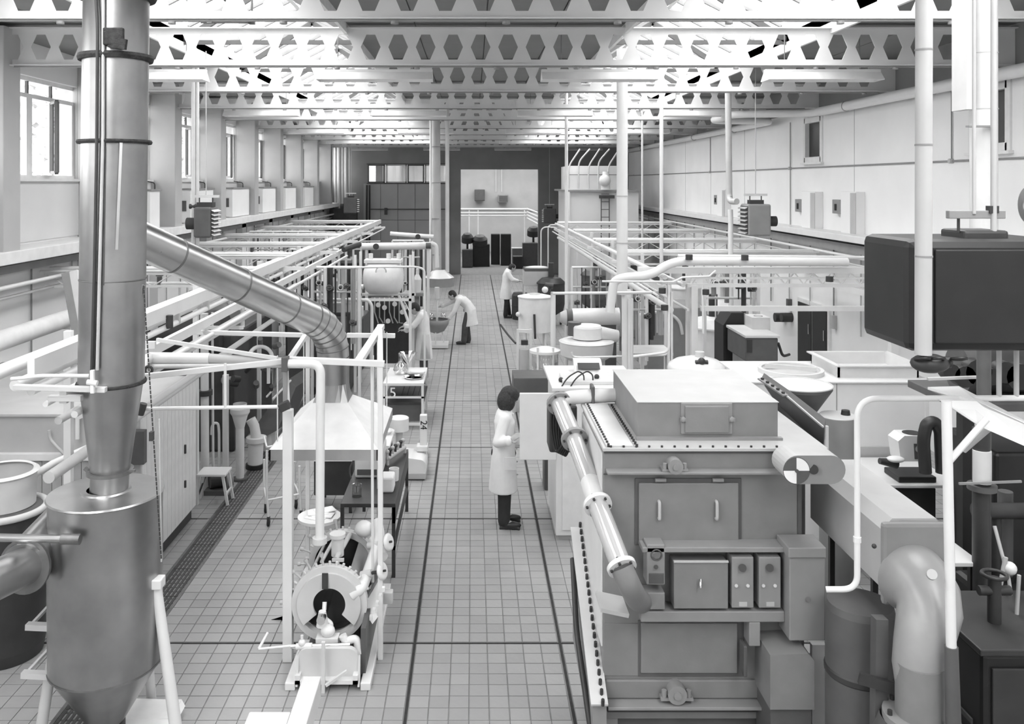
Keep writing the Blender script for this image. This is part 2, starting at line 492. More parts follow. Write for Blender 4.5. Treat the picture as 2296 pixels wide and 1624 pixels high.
for (ua, ub, opn) in cells:
    xa, xb = X(ua, YF), X(ub, YF); t = .055
    c = MB(); c.box(xa, xa + t, YF - .07, YF + .02, wz0, wz1); c.box(xb - t, xb, YF - .07, YF + .02, wz0, wz1)
    c.box(xa, xb, YF - .07, YF + .02, wz0, wz0 + t); c.box(xa, xb, YF - .07, YF + .02, wz1 - t, wz1)
    struct('casement', c, 'pale_grey' if opn else 'dark_grey', w)
    struct('pane', MB().box(xa + t, xb - t, YF - .01, YF - .004, wz0 + t, wz1 - t), 'window_glass', w)
# near wall behind the camera
struct('wall_near', MB().box(XL - .3, XR + .3, YN - .3, YN, 0, 6.4), 'wall_white')
# back room through the doorway
AY = 50.0
mb = MB(); mb.box(XL, 9, AY, AY + .3, 0, 6.4); mb.box(-4.3, -4.0, YF + .3, AY, 0, 6.4); mb.box(6.3, 6.6, YF + .3, AY, 0, 6.4)
wb = struct('wall_back_room', mb, 'pier_paint')
mb = MB(); mb.box(-4.3, 6.6, YF + .3, 41, 6.3, 6.45); mb.box(-4.3, 6.6, 43.2, 45.5, 6.3, 6.45); mb.box(-4.3, 6.6, 47.6, AY + .3, 6.3, 6.45)
struct('ceiling_back_room', mb, 'ceiling_board')
struct('dado_rail', MB().box(-4.0, 6.3, AY - .05, AY, 2.35, 2.42), 'mid_grey', wb)

# ================================================================== CEILING AND ROOFLIGHTS
mb = MB(); SKY1 = 32.6
for (a, b) in ((XL - .3, SKL[0]), (SKL[1], SKR[0]), (SKR[1], XR + .3)): mb.box(a, b, YN - .3, YF + .3, ZC + .02, ZC + .14)
for (a, b) in (SKL, SKR): mb.box(a, b, SKY1, YF + .3, ZC + .02, ZC + .14)  # rooflights closed over the last bays to darken the far end
ceil = struct('ceiling', mb, 'charcoal')
def panels(xa, xb, nx):
    w = (xb - xa) / nx; me = MB().box(.008, w - .008, .01, BSP - .01, 0, .02).mesh('ceiling_panel')
    me.materials.append(M('ceiling_board'))
    for k in range(-3, 10):
        for i in range(nx):
            piece('ceiling_panel', me, None, (xa + i * w, BEAM0 + BSP * k, ZC), ceil)
panels(SKL[1], SKR[0], 4); panels(XL, SKL[0], 2); panels(SKR[1], XR, 2)
for tag_, (xa, xb) in (('left', SKL), ('right', SKR)):
    cb = MB(); zt = 6.30; ap = 6.95; xm = (xa + xb) / 2
    cb.box(xa - .04, xa, YN, SKY1, ZC - .12, zt); cb.box(xb, xb + .04, YN, SKY1, ZC - .12, zt)
    cb.prism([(xa, YN, ZC), (xb, YN, ZC), (xb, YN, zt), (xm, YN, ap), (xa, YN, zt)], (0, .05, 0))
    cb.prism([(xa, SKY1, ZC), (xb, SKY1, ZC), (xb, SKY1, zt), (xm, SKY1, ap), (xa, SKY1, zt)], (0, -.05, 0))
    rl = struct('window_rooflight_' + tag_, cb, 'white_matt')
    struct('ridge_bar', MB().box(xm - .04, xm + .04, YN, SKY1, ap - .07, ap + .03), 'white_matt', rl)
    dy = .62; sl = Vector((xm - xa, 0, ap - zt))
    pane = MB().add([(0, .02, 0), (0, dy - .02, 0), (sl.x, dy - .02, sl.z), (sl.x, .02, sl.z)], [(0, 1, 2, 3)]).mesh('pane')
    pane2 = MB().add([(0, .02, 0), (0, dy - .02, 0), (-sl.x, dy - .02, sl.z), (-sl.x, .02, sl.z)], [(0, 1, 2, 3)]).mesh('pane')
    bar = MB().bar((0, 0, 0), (sl.x, 0, sl.z), .05, .07).mesh('glazing_bar')
    bar2 = MB().bar((0, 0, 0), (-sl.x, 0, sl.z), .05, .07).mesh('glazing_bar')
    y = 4.0
    while y < SKY1 - .1:
        piece('pane', pane, 'window_glass', (xa, y, zt), rl); piece('pane', pane2, 'window_glass', (xb, y, zt), rl)
        piece('glazing_bar', bar, 'mid_grey', (xa, y, zt), rl); piece('glazing_bar', bar2, 'mid_grey', (xb, y, zt), rl)
        y += dy
    # trusses across each rooflight on the beam lines
    for yb in BY:
        if yb < 4: continue
        t = MB(); t.bar((xa, yb + 1.55, ZC + .05), (xm, yb + 1.55, ap - .08), .05, .09); t.bar((xb, yb + 1.55, ZC + .05), (xm, yb + 1.55, ap - .08), .05, .09)
        t.bar((xa, yb + 1.55, ZC + .02), (xb, yb + 1.55, ZC + .02), .05, .06)
        struct('rooflight_truss', t, 'dark_grey', rl)

op = Thing('rooflight_opener', at(540, 30, 9), 'dark and white opening poles hanging below the left rooflight', 'pole')
op.part('dark_pole', MB().bar(at(498, -14, 8.6), at(562, 46, 9.2), .05, .06), 'dark_grey'); op.part('hook', MB().obox(at(565, 44, 9.2), (.03, .03, .05)), 'charcoal')
op.part('white_pole', MB().bar(at(405, -22, 8.6), at(470, 46, 9.2), .05, .05), 'white_matt'); op.part('crossbar', MB().cyl(at(450, 50, 9.25), at(565, 50, 9.25), .012, 8), 'dark_grey')
op.part('drop', MB().cyl(at(565, 44, 9.2), Vector((at(565, 44, 9.2).x, 9.2, 6.3)), .012, 6), 'dark_grey')
# ================================================================== CASTELLATED BEAMS
ORD = ['nearest', 'second', 'third', 'fourth', 'fifth', 'sixth', 'seventh', 'eighth', 'ninth', 'tenth']
ZB = 5.47; HB = 0.48; BX0, BX1 = XL + .05, XR - .02
p, ha, hb_, hh = 0.346, .056, .124, .158
zm = ZB + HB / 2; th = .012
web = MB(); x0 = X(1016, BEAM0 + BSP) % p
cells = []; x = -6.0 + (x0 - (-6.0) % p)
while x + p / 2 < BX1 - .25:
    if x - p / 2 > BX0 + .1: cells.append(x)
    x += p
def web_cell(cx):
    z0, z1 = ZB + .012, ZB + HB - .012
    hexa = [(-hb_, zm), (-ha, zm + hh), (ha, zm + hh), (hb_, zm), (ha, zm - hh), (-ha, zm - hh)]
    up = [(-p / 2, zm), (-hb_, zm), (-ha, zm + hh), (ha, zm + hh), (hb_, zm), (p / 2, zm), (p / 2, z1), (-p / 2, z1)]
    dn = [(-p / 2, zm), (-p / 2, z0), (p / 2, z0), (p / 2, zm), (hb_, zm), (ha, zm - hh), (-ha, zm - hh), (-hb_, zm)]
    for poly in (up, dn):
        for yy in (-th / 2, th / 2): web.add([(cx + a, yy, b) for a, b in poly], [tuple(range(8))])
    for i in range(6):
        a, b = hexa[i], hexa[(i + 1) % 6]
        web.add([(cx + a[0], -th / 2, a[1]), (cx + b[0], -th / 2, b[1]), (cx + b[0], th / 2, b[1]), (cx + a[0], th / 2, a[1])], [(0, 1, 2, 3)])
for c in cells: web_cell(c)
web.box(BX0, cells[0] - p / 2, -th / 2, th / 2, ZB + .012, ZB + HB - .012)
web.box(cells[-1] + p / 2, BX1, -th / 2, th / 2, ZB + .012, ZB + HB - .012)
B0 = Thing('castellated_beam', (0, 0, 0), '', 'beam', 'castellated beams across the hall roof')
B0.part('web', web, 'beam_paint')
B0.part('bottom_flange', MB().box(BX0, BX1, -.075, .075, ZB, ZB + .014), 'beam_paint')
B0.part('top_flange', MB().box(BX0, BX1, -.075, .075, ZB + HB - .014, ZB + HB), 'beam_paint')
cd = MB(); cd.cyl((BX0 + .5, -.05, ZB - .014), (BX1 - .3, -.05, ZB - .014), .012, 6)
for xx in range(-5, 7): cd.cyl((xx + .3, -.05, ZB - .02), (xx + .3, -.05, ZB - .045), .035, 8)
B0.part('conduit', cd, 'mid_grey')
for k in range(NB):
    lab = 'white castellated roof beam with hexagon holes, %s from the camera' % ORD[k]
    loc = (0, BEAM0 + BSP * k, 0)
    if k == 0: B0.o.location = loc; B0.o['label'] = lab
    else: copy_tree(B0.o, loc, lab)
# ================================================================== FLUORESCENT FITTINGS
LF = 1.53
ft = Thing('fluorescent_fitting', (0, 0, 0), '', 'light fitting', 'fluorescent fittings under the roof beams')
mb = MB().prism([(-LF / 2, -.045, .09), (-LF / 2, .045, .09), (-LF / 2, .045, .15), (-LF / 2, -.045, .15)], (LF, 0, 0))
ft.part('spine', mb, 'steel_white')
mb = MB()
for s in (-1, 1):
    mb.prism([(-LF / 2, s * .045, .10), (-LF / 2, s * .15, .0), (-LF / 2, s * .16, .006), (-LF / 2, s * .05, .112)], (LF, 0, 0))
mb.prism([(-LF / 2, -.15, .0), (-LF / 2, .15, .0), (-LF / 2, .045, .10), (-LF / 2, -.045, .10)], (.01, 0, 0))
mb.prism([(LF / 2 - .01, -.15, .0), (LF / 2 - .01, .15, .0), (LF / 2 - .01, .045, .10), (LF / 2 - .01, -.045, .10)], (.01, 0, 0))
ft.part('reflector', mb, 'white_matt')
for s in (-1, 1): ft.part('tube', MB().cyl((-LF / 2 + .03, s * .05, .05), (LF / 2 - .03, s * .05, .05), .018, 10), 'paper_white')
for s in (-1, 1): ft.part('hanger', MB().cyl((s * .5, 0, .15), (s * .5, 0, .66), .006, 6), 'steel_dark')
RN = ['nearest', 'second', 'third', 'fourth', 'farthest']; CN = ['leftmost', 'second from left', 'third from left', 'rightmost']
first = True
for r in range(5):
    for c in range(4):
        loc = ((-4.32, -1.30, 1.68, 4.66)[c], 11.6 + 6.2 * r, 5.36)
        lab = 'white fluorescent trough fitting, %s in the %s row across the hall' % (CN[c], RN[r])
        if first: ft.o.location = loc; ft.o['label'] = lab; first = False
        else: copy_tree(ft.o, loc, lab)
# ================================================================== CYCLONE SEPARATOR AND EXTRACT DUCT (left foreground)
D = 6.2; K = D / F
cy = Thing('cyclone_separator', (X(238, D), D, 0), 'tall galvanised cyclone separator with collecting drum and sloping branch duct', 'cyclone')
rd = 70 * K
def ax(v): return at(261.5 - v * 0.0135, v, D)
secs = [(-290, 128), (134, 316), (322, 624), (627, 855)]
for (a, b) in secs: cy.part('duct_section', MB().cyl(ax(a), ax(b), rd, 40, cap=False), 'galvanised')
def ring(v, w, h, m, n=44):
    q = MB(); c = ax(v); ang = Vector((0, 0, 1))
    q.lathe([(rd - .004, -h), (rd + w * .8, -h), (rd + w, 0), (rd + w * .8, h), (rd - .004, h)], c, ang, n)
    return cy.part('flange_ring', q, m)
ring(131, .034, .022, 'rust_ring'); ring(319, .032, .014, 'rust_ring'); ring(625.5, .004, .005, 'steel_dark'); ring(857, .016, .010, 'rust_ring')
ring(-6, .05, .02, 'rust_ring')
# seam strips and sealing strip on the sheet metal
cy.part('lap_seam', MB().bar(at(233, 330, D - .225), at(228, 640, D - .225), .03, .006, up=(0, 1, 0)), 'steel_dark')
cy.part('lap_seam', MB().bar(at(272, 320, D - .235), at(262, 560, D - .235), .02, .005, up=(0, 1, 0)), 'galv_bright')
cy.part('bracket_plate', MB().obox(at(255, 82, D - .24), (.07, .02, .06)), 'rust_ring', bev=.01)
cy.part('bracket_arm', MB().bar(at(245, 95, D - .24), at(283, 100, D - .25), .03, .07), 'rust_ring')
cy.part('cable', MB().tube([at(213, -40, D - .24), at(219, 60, D - .25), at(217, 330, D - .25), at(212, 600, D - .245), at(206, 830, D - .24)], .012, 8, bend=.1), 'charcoal')
cy.part('conduit', MB().tube([at(232, -40, D - .24), at(231, 300, D - .245), at(218, 830, D - .25)], .012, 8), 'pale_grey')
# cone, neck and drum
ctop, cbot = at(250, 860, D), at(247, 1052, D)
cy.part('cone', MB().cyl(ctop, cbot, 67 * K, 40, r2=42 * K, cap=False), 'galvanised')
q = MB(); q.lathe([(42 * K, -.012), (50 * K, -.012), (50 * K, .012), (42 * K, .012)], at(247, 1056, D), n=36)
q.bar(at(198, 1056, D - .02), at(190, 1050, D - .02), .03, .02); q.bar(at(290, 1055, D - .1), at(303, 1056, D - .1), .02, .015)
cy.part('clamp_ring', q, 'steel_dark')
cy.part('neck', MB().cyl(at(247, 1058, D), at(244, 1112, D), 41 * K, 36, cap=False), 'galvanised')
DR = 120 * K; dc = at(238, 1102, D); zt = dc.z
q = MB(); q.lathe([(41 * K, .02), (52 * K, .02), (54 * K, .008), (DR + .008, .0), (DR + .014, -.012), (DR + .004, -.02)], dc, n=48)
cy.part('drum_lid', q, 'galv_bright')
zb = Z(1482, D)
dr = cy.part('drum', MB().cyl((dc.x, D, zt - .015), (dc.x, D, zb), DR, 48, cap=False), 'galvanised')
cy.part('drum_cone', MB().cyl((dc.x, D, zb), (dc.x, D, .16), DR, 48, r2=.12), 'galvanised')
cy.part('drum_seam', MB().lathe([(DR, -.006), (DR + .004, -.006), (DR + .004, .006), (DR, .006)], (dc.x, D, zb), n=48), 'steel_dark', dr)
cy.part('outlet', MB().cyl((dc.x, D, .17), (dc.x, D, .02), .13, 24), 'charcoal')
# legs with brackets
lt = at(350, 1312, D - .05)
cy.part('leg', MB().cyl(lt, (lt.x + .16, D - .05, 0), .036, 14, r2=.045), 'white_gloss')
cy.part('leg_bracket', MB().obox(at(349, 1306, D - .06), (.055, .05, .035)), 'white_gloss', bev=.008)
lt = at(138, 1345, D - .10)
cy.part('leg', MB().cyl(lt, (lt.x - .17, D - .1, 0), .034, 14, r2=.04), 'cream')
cy.part('leg_bracket', MB().obox(at(142, 1343, D - .12), (.05, .05, .03)), 'cream', bev=.008)
for (va, ua, ub) in ((1404, 60, 148), (1512, 50, 130)):
    cy.part('step_bar', MB().bar(at(ua, va, D - .16), at(ub, va + 4, D - .16), .05, .04), 'cream')
    cy.part('step_brace', MB().bar(at(ua + 8, va, D - .12), at(ua + 62, va - 58, D + .1), .02, .02), 'cream')
cy.part('leg', MB().cyl((dc.x + .1, D + .38, 1.1), (dc.x + .14, D + .5, 0), .036, 12), 'cream')
# sloping branch to the hood
A, B_ = at(250, 508, 6.3), at(694, 712, 8.1)
dirv = (B_ - A).normalized()
br = cy.part('branch_duct', MB().tube([A, B_], [.138, .152], 36, cap=False), 'galv_bright')
for t in (.265, .58, .86, 1.0):
    c = A.lerp(B_, t); r_ = .138 + .014 * t
    cy.part('joint_band', MB().lathe([(r_, -.008), (r_ + .004, -.008), (r_ + .004, .008), (r_, .008)], c, dirv, 36), 'steel_dark', br)
c = A.lerp(B_, .2) + Vector((.0, -.13, .05))
cy.part('damper_handle', MB().bar(c + Vector((-.05, 0, .08)), c + Vector((.06, 0, -.07)), .02, .035, up=(0, 1, 0)), 'steel_dark', br)
cy.part('damper_pin', MB().cyl(c + Vector((-.05, .03, .03)), c + Vector((-.05, -.03, .03)), .025, 10), 'charcoal', br)
hx, hy = X(747, 8.35), 8.35
el = MB(); P0 = B_; P2 = Vector((hx, hy, Z(800, 8.35))); P1 = Vector((hx, hy, B_.z + dirv.z / math.hypot(dirv.x, dirv.y) * math.hypot(hx - B_.x, hy - B_.y)))
pts = [P0 * (1 - t) ** 2 + P1 * 2 * t * (1 - t) + P2 * t * t for t in [i / 6 for i in range(7)]]
el.tube(pts, .153, 36, cap=False)
e = cy.part('elbow', el, 'galv_bright')
for i in (1, 2, 3, 4, 5):
    tt = (pts[i + 1] - pts[i - 1]).normalized()
    cy.part('elbow_band', MB().lathe([(.152, -.005), (.157, -.005), (.157, .005), (.152, .005)], pts[i], tt, 36), 'steel_dark', e)
cy.part('drop_duct', MB().cyl(P2, (hx, hy, Z(858, 8.35)), .154, 36, cap=False), 'galvanised')

# inlet duct from the left edge of the picture
ind = Thing('inlet_duct', (X(60, 5.9), 5.9, 0), 'bright sheet metal duct running to the drum, left edge of the picture', 'duct')
ind.part('duct_section', MB().tube([at(150, 1165, 6.35), at(85, 1235, 6.0), at(58, 1268, 5.85)], .16, 28, bend=.1), 'galvanised')
ind.part('flange', MB().lathe([(.12, -.012), (.18, -.012), (.18, .012), (.12, .012)], at(56, 1270, 5.83), (at(-40, 1320, 5.4) - at(60, 1268, 5.85)), 30), 'steel_dark')
ind.part('nozzle', MB().cyl(at(56, 1270, 5.83), at(-60, 1325, 5.35), .125, 28), 'galv_bright')
tb = Thing('steel_tube', (X(90, 5.75), 5.75, 0), 'shiny horizontal steel tube in front of the collecting drum, at left', 'pipe')
tb.part('tube', MB().cyl(at(-60, 1205, 5.75), at(150, 1209, 5.75), .026, 16), 'galv_bright')
tb.part('cap', MB().cyl(at(138, 1209, 5.75), at(180, 1210, 5.75), .034, 16), 'steel_dark')
tb.part('stub', MB().cyl(at(165, 1210, 5.75), at(165, 1212, 5.9), .02, 10), 'steel_dark')

# bracket bars beside the duct
bf = Thing('pipe_bracket', (X(120, 5.95), 5.95, 0), 'white channel bracket with cross fitting, clamped left of the big duct', 'bracket')
bf.part('channel', MB().bar(at(32, 868, 5.95), at(238, 874, 5.95), .05, .035), 'cream', bev=.004)
bf.part('tube', MB().tube([at(25, 850, 5.9), at(55, 848, 5.9), at(88, 843, 5.9), at(200, 843, 5.9)], .013, 10, bend=.03), 'white_gloss')
bf.part('cross', MB().bar(at(207, 830, 5.9), at(208, 882, 5.9), .026, .026), 'white_gloss', bev=.003)
bf.part('hub', MB().cyl(at(196, 857, 5.9), at(218, 860, 5.9), .02, 12), 'white_gloss')
bf.part('channel', MB().bar(at(110, 893, 6.0), at(184, 893, 6.0), .05, .04), 'cream', bev=.004)
# chain and hand line hanging beside the drum
ch = MB(); p0, p1 = at(322, 640, 5.98), at(362, 1255, 5.98)
for i in range(60):
    a, b = p0.lerp(p1, i / 60), p0.lerp(p1, (i + .8) / 60)
    ch.cyl(a, b, .005, 5)
hc = Thing('hanging_chain', (p1.x, p1.y, p1.z), 'dark thin chain hanging down beside the collecting drum', 'chain')
hc.part('links', ch, 'charcoal')
hc.part('line', MB().cyl(at(357, 940, 6.0), at(362, 1260, 6.0), .006, 6), 'pale_grey')
hc.part('grip', MB().obox(at(340, 978, 6.0), (.012, .02, .03)), 'charcoal')
hc.part('hook', MB().tube([at(318, 660, 5.99), at(318, 648, 5.99), at(322, 640, 5.99)], .012, 6), 'steel_dark')

# ================================================================== EXTRACTION HOOD AND ITS WHITE FRAME
hd = Thing('extraction_hood', (hx, hy, 0), 'white sheet metal extraction hood below the duct elbow', 'hood')
a0, a1, b0, b1, z0, z1 = -1.78, -0.83, 7.6, 9.0, 1.57, 1.665
m = .165; zm_ = Z(897, 8.3); zn = Z(857, 8.35)
q = MB()
lo = [(a0, b0, z1), (a1, b0, z1), (a1, b1, z1), (a0, b1, z1)]
hi = [(hx - m, hy - m, zm_), (hx + m, hy - m, zm_), (hx + m, hy + m, zm_), (hx - m, hy + m, zm_)]
for i in range(4):
    j = (i + 1) % 4; q.add([lo[i], lo[j], hi[j], hi[i]], [(0, 1, 2, 3)])
hp = hd.part('canopy', q, 'white_matt')
sol = hp.modifiers.new('solid', 'SOLIDIFY'); sol.thickness = .012
q = MB(); nn = 24
for i in range(nn):
    t0, t1 = 2 * PI * i / nn, 2 * PI * (i + 1) / nn
    def sq(t):
        c_, s_ = math.cos(t), math.sin(t); k_ = m / max(abs(c_), abs(s_)); return (hx + c_ * k_, hy + s_ * k_, zm_)
    def ci(t): return (hx + .154 * math.cos(t), hy + .154 * math.sin(t), zn)
    q.add([sq(t0), sq(t1), ci(t1), ci(t0)], [(0, 1, 2, 3)])
hd.part('transition', q, 'galvanised')
q = MB(); t = .012
q.box(a0, a1, b0, b0 + t, z0, z1); q.box(a0, a1, b1 - t, b1, z0, z1); q.box(a0, a0 + t, b0, b1, z0, z1); q.box(a1 - t, a1, b0, b1, z0, z1)
hd.part('skirt', q, 'galv_bright')
for (xx, yy) in ((a0 + .05, b0 + .1), (a1 - .05, b0 + .1), (a0 + .05, b1 - .1), (a1 - .05, b1 - .1)):
    hd.part('hanger', MB().cyl((xx, yy, z1), (xx, yy, 2.47), .006, 6), 'white_gloss')

sf = Thing('support_frame', (-1.2, 8.2, 0), 'white steel frame of posts and rails standing around the hood', 'frame')
fz = 2.47
pl = X(646, 7.28)
sf.part('post', MB().bar((pl, 7.28, 0.0), (pl, 7.28, Z(918, 7.28)), .08, .08), 'white_gloss', bev=.006)
sf.part('post', MB().bar((pl, 7.28, Z(918, 7.28)), (pl - .02, 7.3, fz), .03, .03), 'steel_white')
pr = X(853, 7.3)
sf.part('post', MB().bar((pr, 7.3, 0), (pr, 7.3, fz), .042, .042), 'white_gloss', bev=.004)
sf.part('post', MB().bar((X(836, 7.4), 7.4, .6), (X(834, 7.4), 7.4, fz), .022, .022), 'white_gloss')
pb = X(852, 9.25)
sf.part('post', MB().bar((pb, 9.25, 0), (pb, 9.25, Z(728, 9.25)), .06, .06), 'white_gloss', bev=.005)
sf.part('post', MB().bar((X(690, 9.25), 9.25, 0), (X(690, 9.25), 9.25, Z(748, 9.25)), .04, .04), 'white_gloss')
sf.part('rail', MB().bar(at(636, 806, 7.3), at(862, 816, 7.3), .05, .05), 'steel_white', bev=.004)
sf.part('rail', MB().bar(at(430, 745, 9.2), at(690, 752, 9.2), .05, .045), 'steel_white', bev=.004)
sf.part('rail', MB().bar(at(778, 752, 9.2), at(886, 753, 9.2), .05, .045), 'steel_white', bev=.004)
sf.part('rail', MB().bar((pl - .02, 7.3, fz), (X(690, 9.25), 9.25, fz - .06), .045, .045), 'steel_white')
sf.part('rail', MB().bar((pr, 7.3, fz), (pb, 9.25, fz), .045, .045), 'steel_white')
sf.part('brace', MB().bar(at(802, 815, 7.6), at(855, 732, 9.2), .07, .05), 'white_gloss', bev=.004)
sf.part('brace', MB().bar(at(352, 762, 7.6), at(622, 804, 7.35), .03, .03), 'steel_white')
sf.part('rail', MB().bar(at(318, 845, 7.0), at(640, 810, 7.3), .04, .045), 'steel_white', bev=.004)
sf.part('hanger', MB().bar(at(640, 808, 7.28), at(640, 905, 7.28), .036, .036), 'mid_grey')
# white pipe elbow that drops behind the near post
wp = Thing('white_pipe', (X(718, 7.75), 7.75, 0), 'thick white pipe bending down from the frame in front of the hood', 'pipe')
wp.part('pipe', MB().tube([at(641, 816, 7.2), at(719, 816, 7.2), at(717, 1212, 7.2)], .037, 20, bend=.09, seg=8), 'white_gloss')
wp.part('clamp', MB().bar(at(640, 800, 7.2), at(640, 832, 7.2), .05, .09), 'dark_grey', bev=.004)
wp.part('flange', MB().cyl(at(717, 1205, 7.2), at(717, 1218, 7.2), .06, 20), 'cream')
# long pipes from the big duct to the frame
hp_ = Thing('horizontal_pipe', (X(470, 7.0), 7.0, 0), 'thin white pipe with black clamp, level with the hood top', 'pipe')
hp_.part('pipe', MB().cyl(at(312, 917, 7.0), at(640, 912, 7.15), .016, 12), 'white_gloss')
hp_.part('clamp', MB().obox(at(638, 911, 7.13), (.045, .03, .035), Matrix.Rotation(R(-25), 3, 'Y')), 'charcoal', bev=.008)
hp_.part('valve', MB().cyl(at(314, 930, 6.98), at(322, 905, 6.98), .03, 10), 'charcoal')
hp_.part('hanger', MB().cyl(at(505, 916, 7.08), at(505, 815, 7.08), .012, 8), 'white_gloss')
pb_ = Thing('pipe_bundle', (X(480, 7.3), 7.3, 0), 'bundle of dusty white pipes running level to the hood frame', 'pipe')
pb_.part('pipe', MB().cyl(at(335, 803, 7.45), at(470, 805, 7.45), .05, 18), 'white_gloss')
pb_.part('lagging', MB().cyl(at(470, 805, 7.45), at(640, 812, 7.4), .045, 18, r2=.035), 'pale_grey')
pb_.part('pipe', MB().cyl(at(325, 822, 7.4), at(640, 820, 7.4), .02, 12), 'cream')
pb_.part('elbow', MB().tube([at(336, 803, 7.45), at(322, 808, 7.3), at(316, 828, 7.2)], .045, 14, bend=.08), 'white_gloss')
pb_.part('valve', MB().torus(at(333, 830, 7.2), (0, 1, 0), .03, .012, 14, 6), 'charcoal')
# ================================================================== BOARDED BOOTH behind the cyclone
bo = Thing('boarded_booth', (-4.7, 9.5, 0), 'low white booth with vertical boards and dark plinth, behind the cyclone drum', 'booth')
bx0, bx1, by0, by1, bz = -6.25, -3.3, 8.65, 10.35, 1.70
bo.part('body', MB().box(bx0, bx1 - .02, by0 + .03, by1, .16, bz - .03), 'pale_grey')
bo.part('plinth', MB().box(bx0, bx1 - .05, by0 + .06, by1, 0, .16), 'charcoal')
bo.part('top', MB().box(bx0, bx1 + .01, by0 - .01, by1, bz - .03, bz), 'pale_grey', bev=.005)
bo.part('cap_rail', MB().box(bx0, bx1, by0 - .03, by0 + .03, 1.24, 1.31), 'white_matt', bev=.005)
bw = .098; bme = MB().box(.003, bw - .003, 0, .025, .16, 1.24).mesh('board')
x = bx0
while x + bw < bx1: piece('board', bme, 'timber_board', (x - bo.loc.x, by0 - bo.loc.y + .006, 0), bo.o); x += bw
sme = MB().box(0, .02, .003, .117, .16, bz - .03).mesh('board'); y = by0 + .03
while y + .12 <= by1 + .01: piece('board', sme, 'white_matt', (bx1 - .02 - bo.loc.x, y - bo.loc.y, 0), bo.o); y += .12
bo.part('lever', MB().obox((bx1 + .01, 9.95, .95), (.01, .01, .05)), 'charcoal')
bo.part('lever', MB().obox((bx1 + .01, 9.95, .55), (.01, .01, .04)), 'charcoal')
bo.part('switch_box', MB().box(bx1 - .3, bx1 + .06, 8.56, 8.65, 1.22, 1.55), 'dark_grey', bev=.006)
bo.part('conduit', MB().tube([at(110, 965, 8.6), at(112, 985, 8.6), at(140, 1015, 8.58), at(165, 1040, 8.6)], .016, 8, bend=.05), 'pale_grey')
bo.part('strip', MB().bar(at(174, 925, 8.6), at(174, 985, 8.6), .035, .02, up=(0, 1, 0)), 'white_gloss')
# vats at the left edge
va = Thing('open_vat', (X(10, 7.4), 7.4, 0), 'pale round vat with broad rolled rim at the left edge', 'vat')
va.part('body', MB().lathe([(.30, 0), (.32, .1), (.32, Z(1140, 7.4))], (X(10, 7.4), 7.4, 0), n=36), 'charcoal')
va.part('rim', MB().torus((X(10, 7.4), 7.4, Z(1140, 7.4)), (0, 0, 1), .325, .03, 36, 8), 'cream')
va.part('lid', MB().lathe([(.32, 0), (.2, .03), (.0, .04)], (X(10, 7.4), 7.4, Z(1140, 7.4)), n=36, merge=True), 'dark_grey')
va.part('upper_ring', MB().lathe([(.26, .0), (.27, .26), (.29, .28), (.26, .3), (.24, .29)], (X(5, 7.4), 7.4, Z(1140, 7.4) + .03), n=36), 'cream')
# sloping rail in front of the booth, towards the drum
single('sloping_pipe', MB().tube([at(-20, 1125, 7.3), at(110, 1045, 7.75), at(118, 1040, 7.8), at(198, 1004, 8.2)], .032, 14), 'cream',
       'cream pipe with a collar sloping past the booth to the drum', 'pipe')

# ================================================================== LEFT SERVICE RACK (runs the length of the hall)
lr = Thing('service_rack', (-3.05, 17, 0), 'long white overhead pipe rack along the left side of the aisle', 'pipe rack')
YA, YB_ = 6.0, 28.7
def along(x, z, r, m='white_gloss', y0=YA, y1=YB_, n=10, name='pipe', T=None): (T or lr).part(name, MB().cyl((x, y0, z), (x, y1, z), r, n), m)
lr.part('channel', MB().bar((-3.05, YA, 2.72), (-3.05, YB_, 2.72), .05, .13), 'steel_white')
lr.part('channel', MB().bar((-2.83, YA, 2.52), (-2.83, 20, 2.52), .05, .09), 'steel_white')
along(-3.05, 2.56, .03); along(-3.16, 2.60, .04, 'cream'); along(-2.95, 2.47, .02); along(-3.35, 2.66, .05); along(-2.75, 2.40, .025, 'cream', 6, 19)
along(-2.95, 2.28, .05, 'white_gloss', 6.5, 14.5, 14); along(-3.1, 2.22, .03, 'cream', 6.5, 15); along(-3.22, 1.76, .045, 'cream', 6.6, 11.6, 14, 'lagged_pipe')
along(-3.0, 1.94, .035, 'white_gloss', 8, 15)
for y in (7.4, 10.8, 14, 17.2, 20.4, 23.6, 26.8):
    lr.part('cross_bar', MB().bar((-3.42, y, 2.62), (-2.7, y, 2.62), .04, .06), 'steel_white')
    lr.part('post', MB().bar((-3.44, y, 0), (-3.44, y, 2.74), .06, .06), 'steel_white')
    lr.part('bracket', MB().bar((-3.42, y, 2.2), (-2.85, y, 2.2), .04, .04), 'steel_white')
for i in range(22):
    y = 7.0 + i * .98
    lr.part('clip', MB().obox((-3.05, y, 2.60), (.035, .015, .05)), 'pale_grey')
for (y, z) in ((8.6, 2.64), (13.2, 2.5), (19.5, 2.5)):
    lr.part('valve', MB().cyl((-3.0, y, z - .08), (-3.0, y, z + .05), .035, 10), 'charcoal')
lr.part('motor_valve', MB().cyl(at(770, 560, 18.2), at(806, 548, 18.6), .06, 14), 'charcoal')
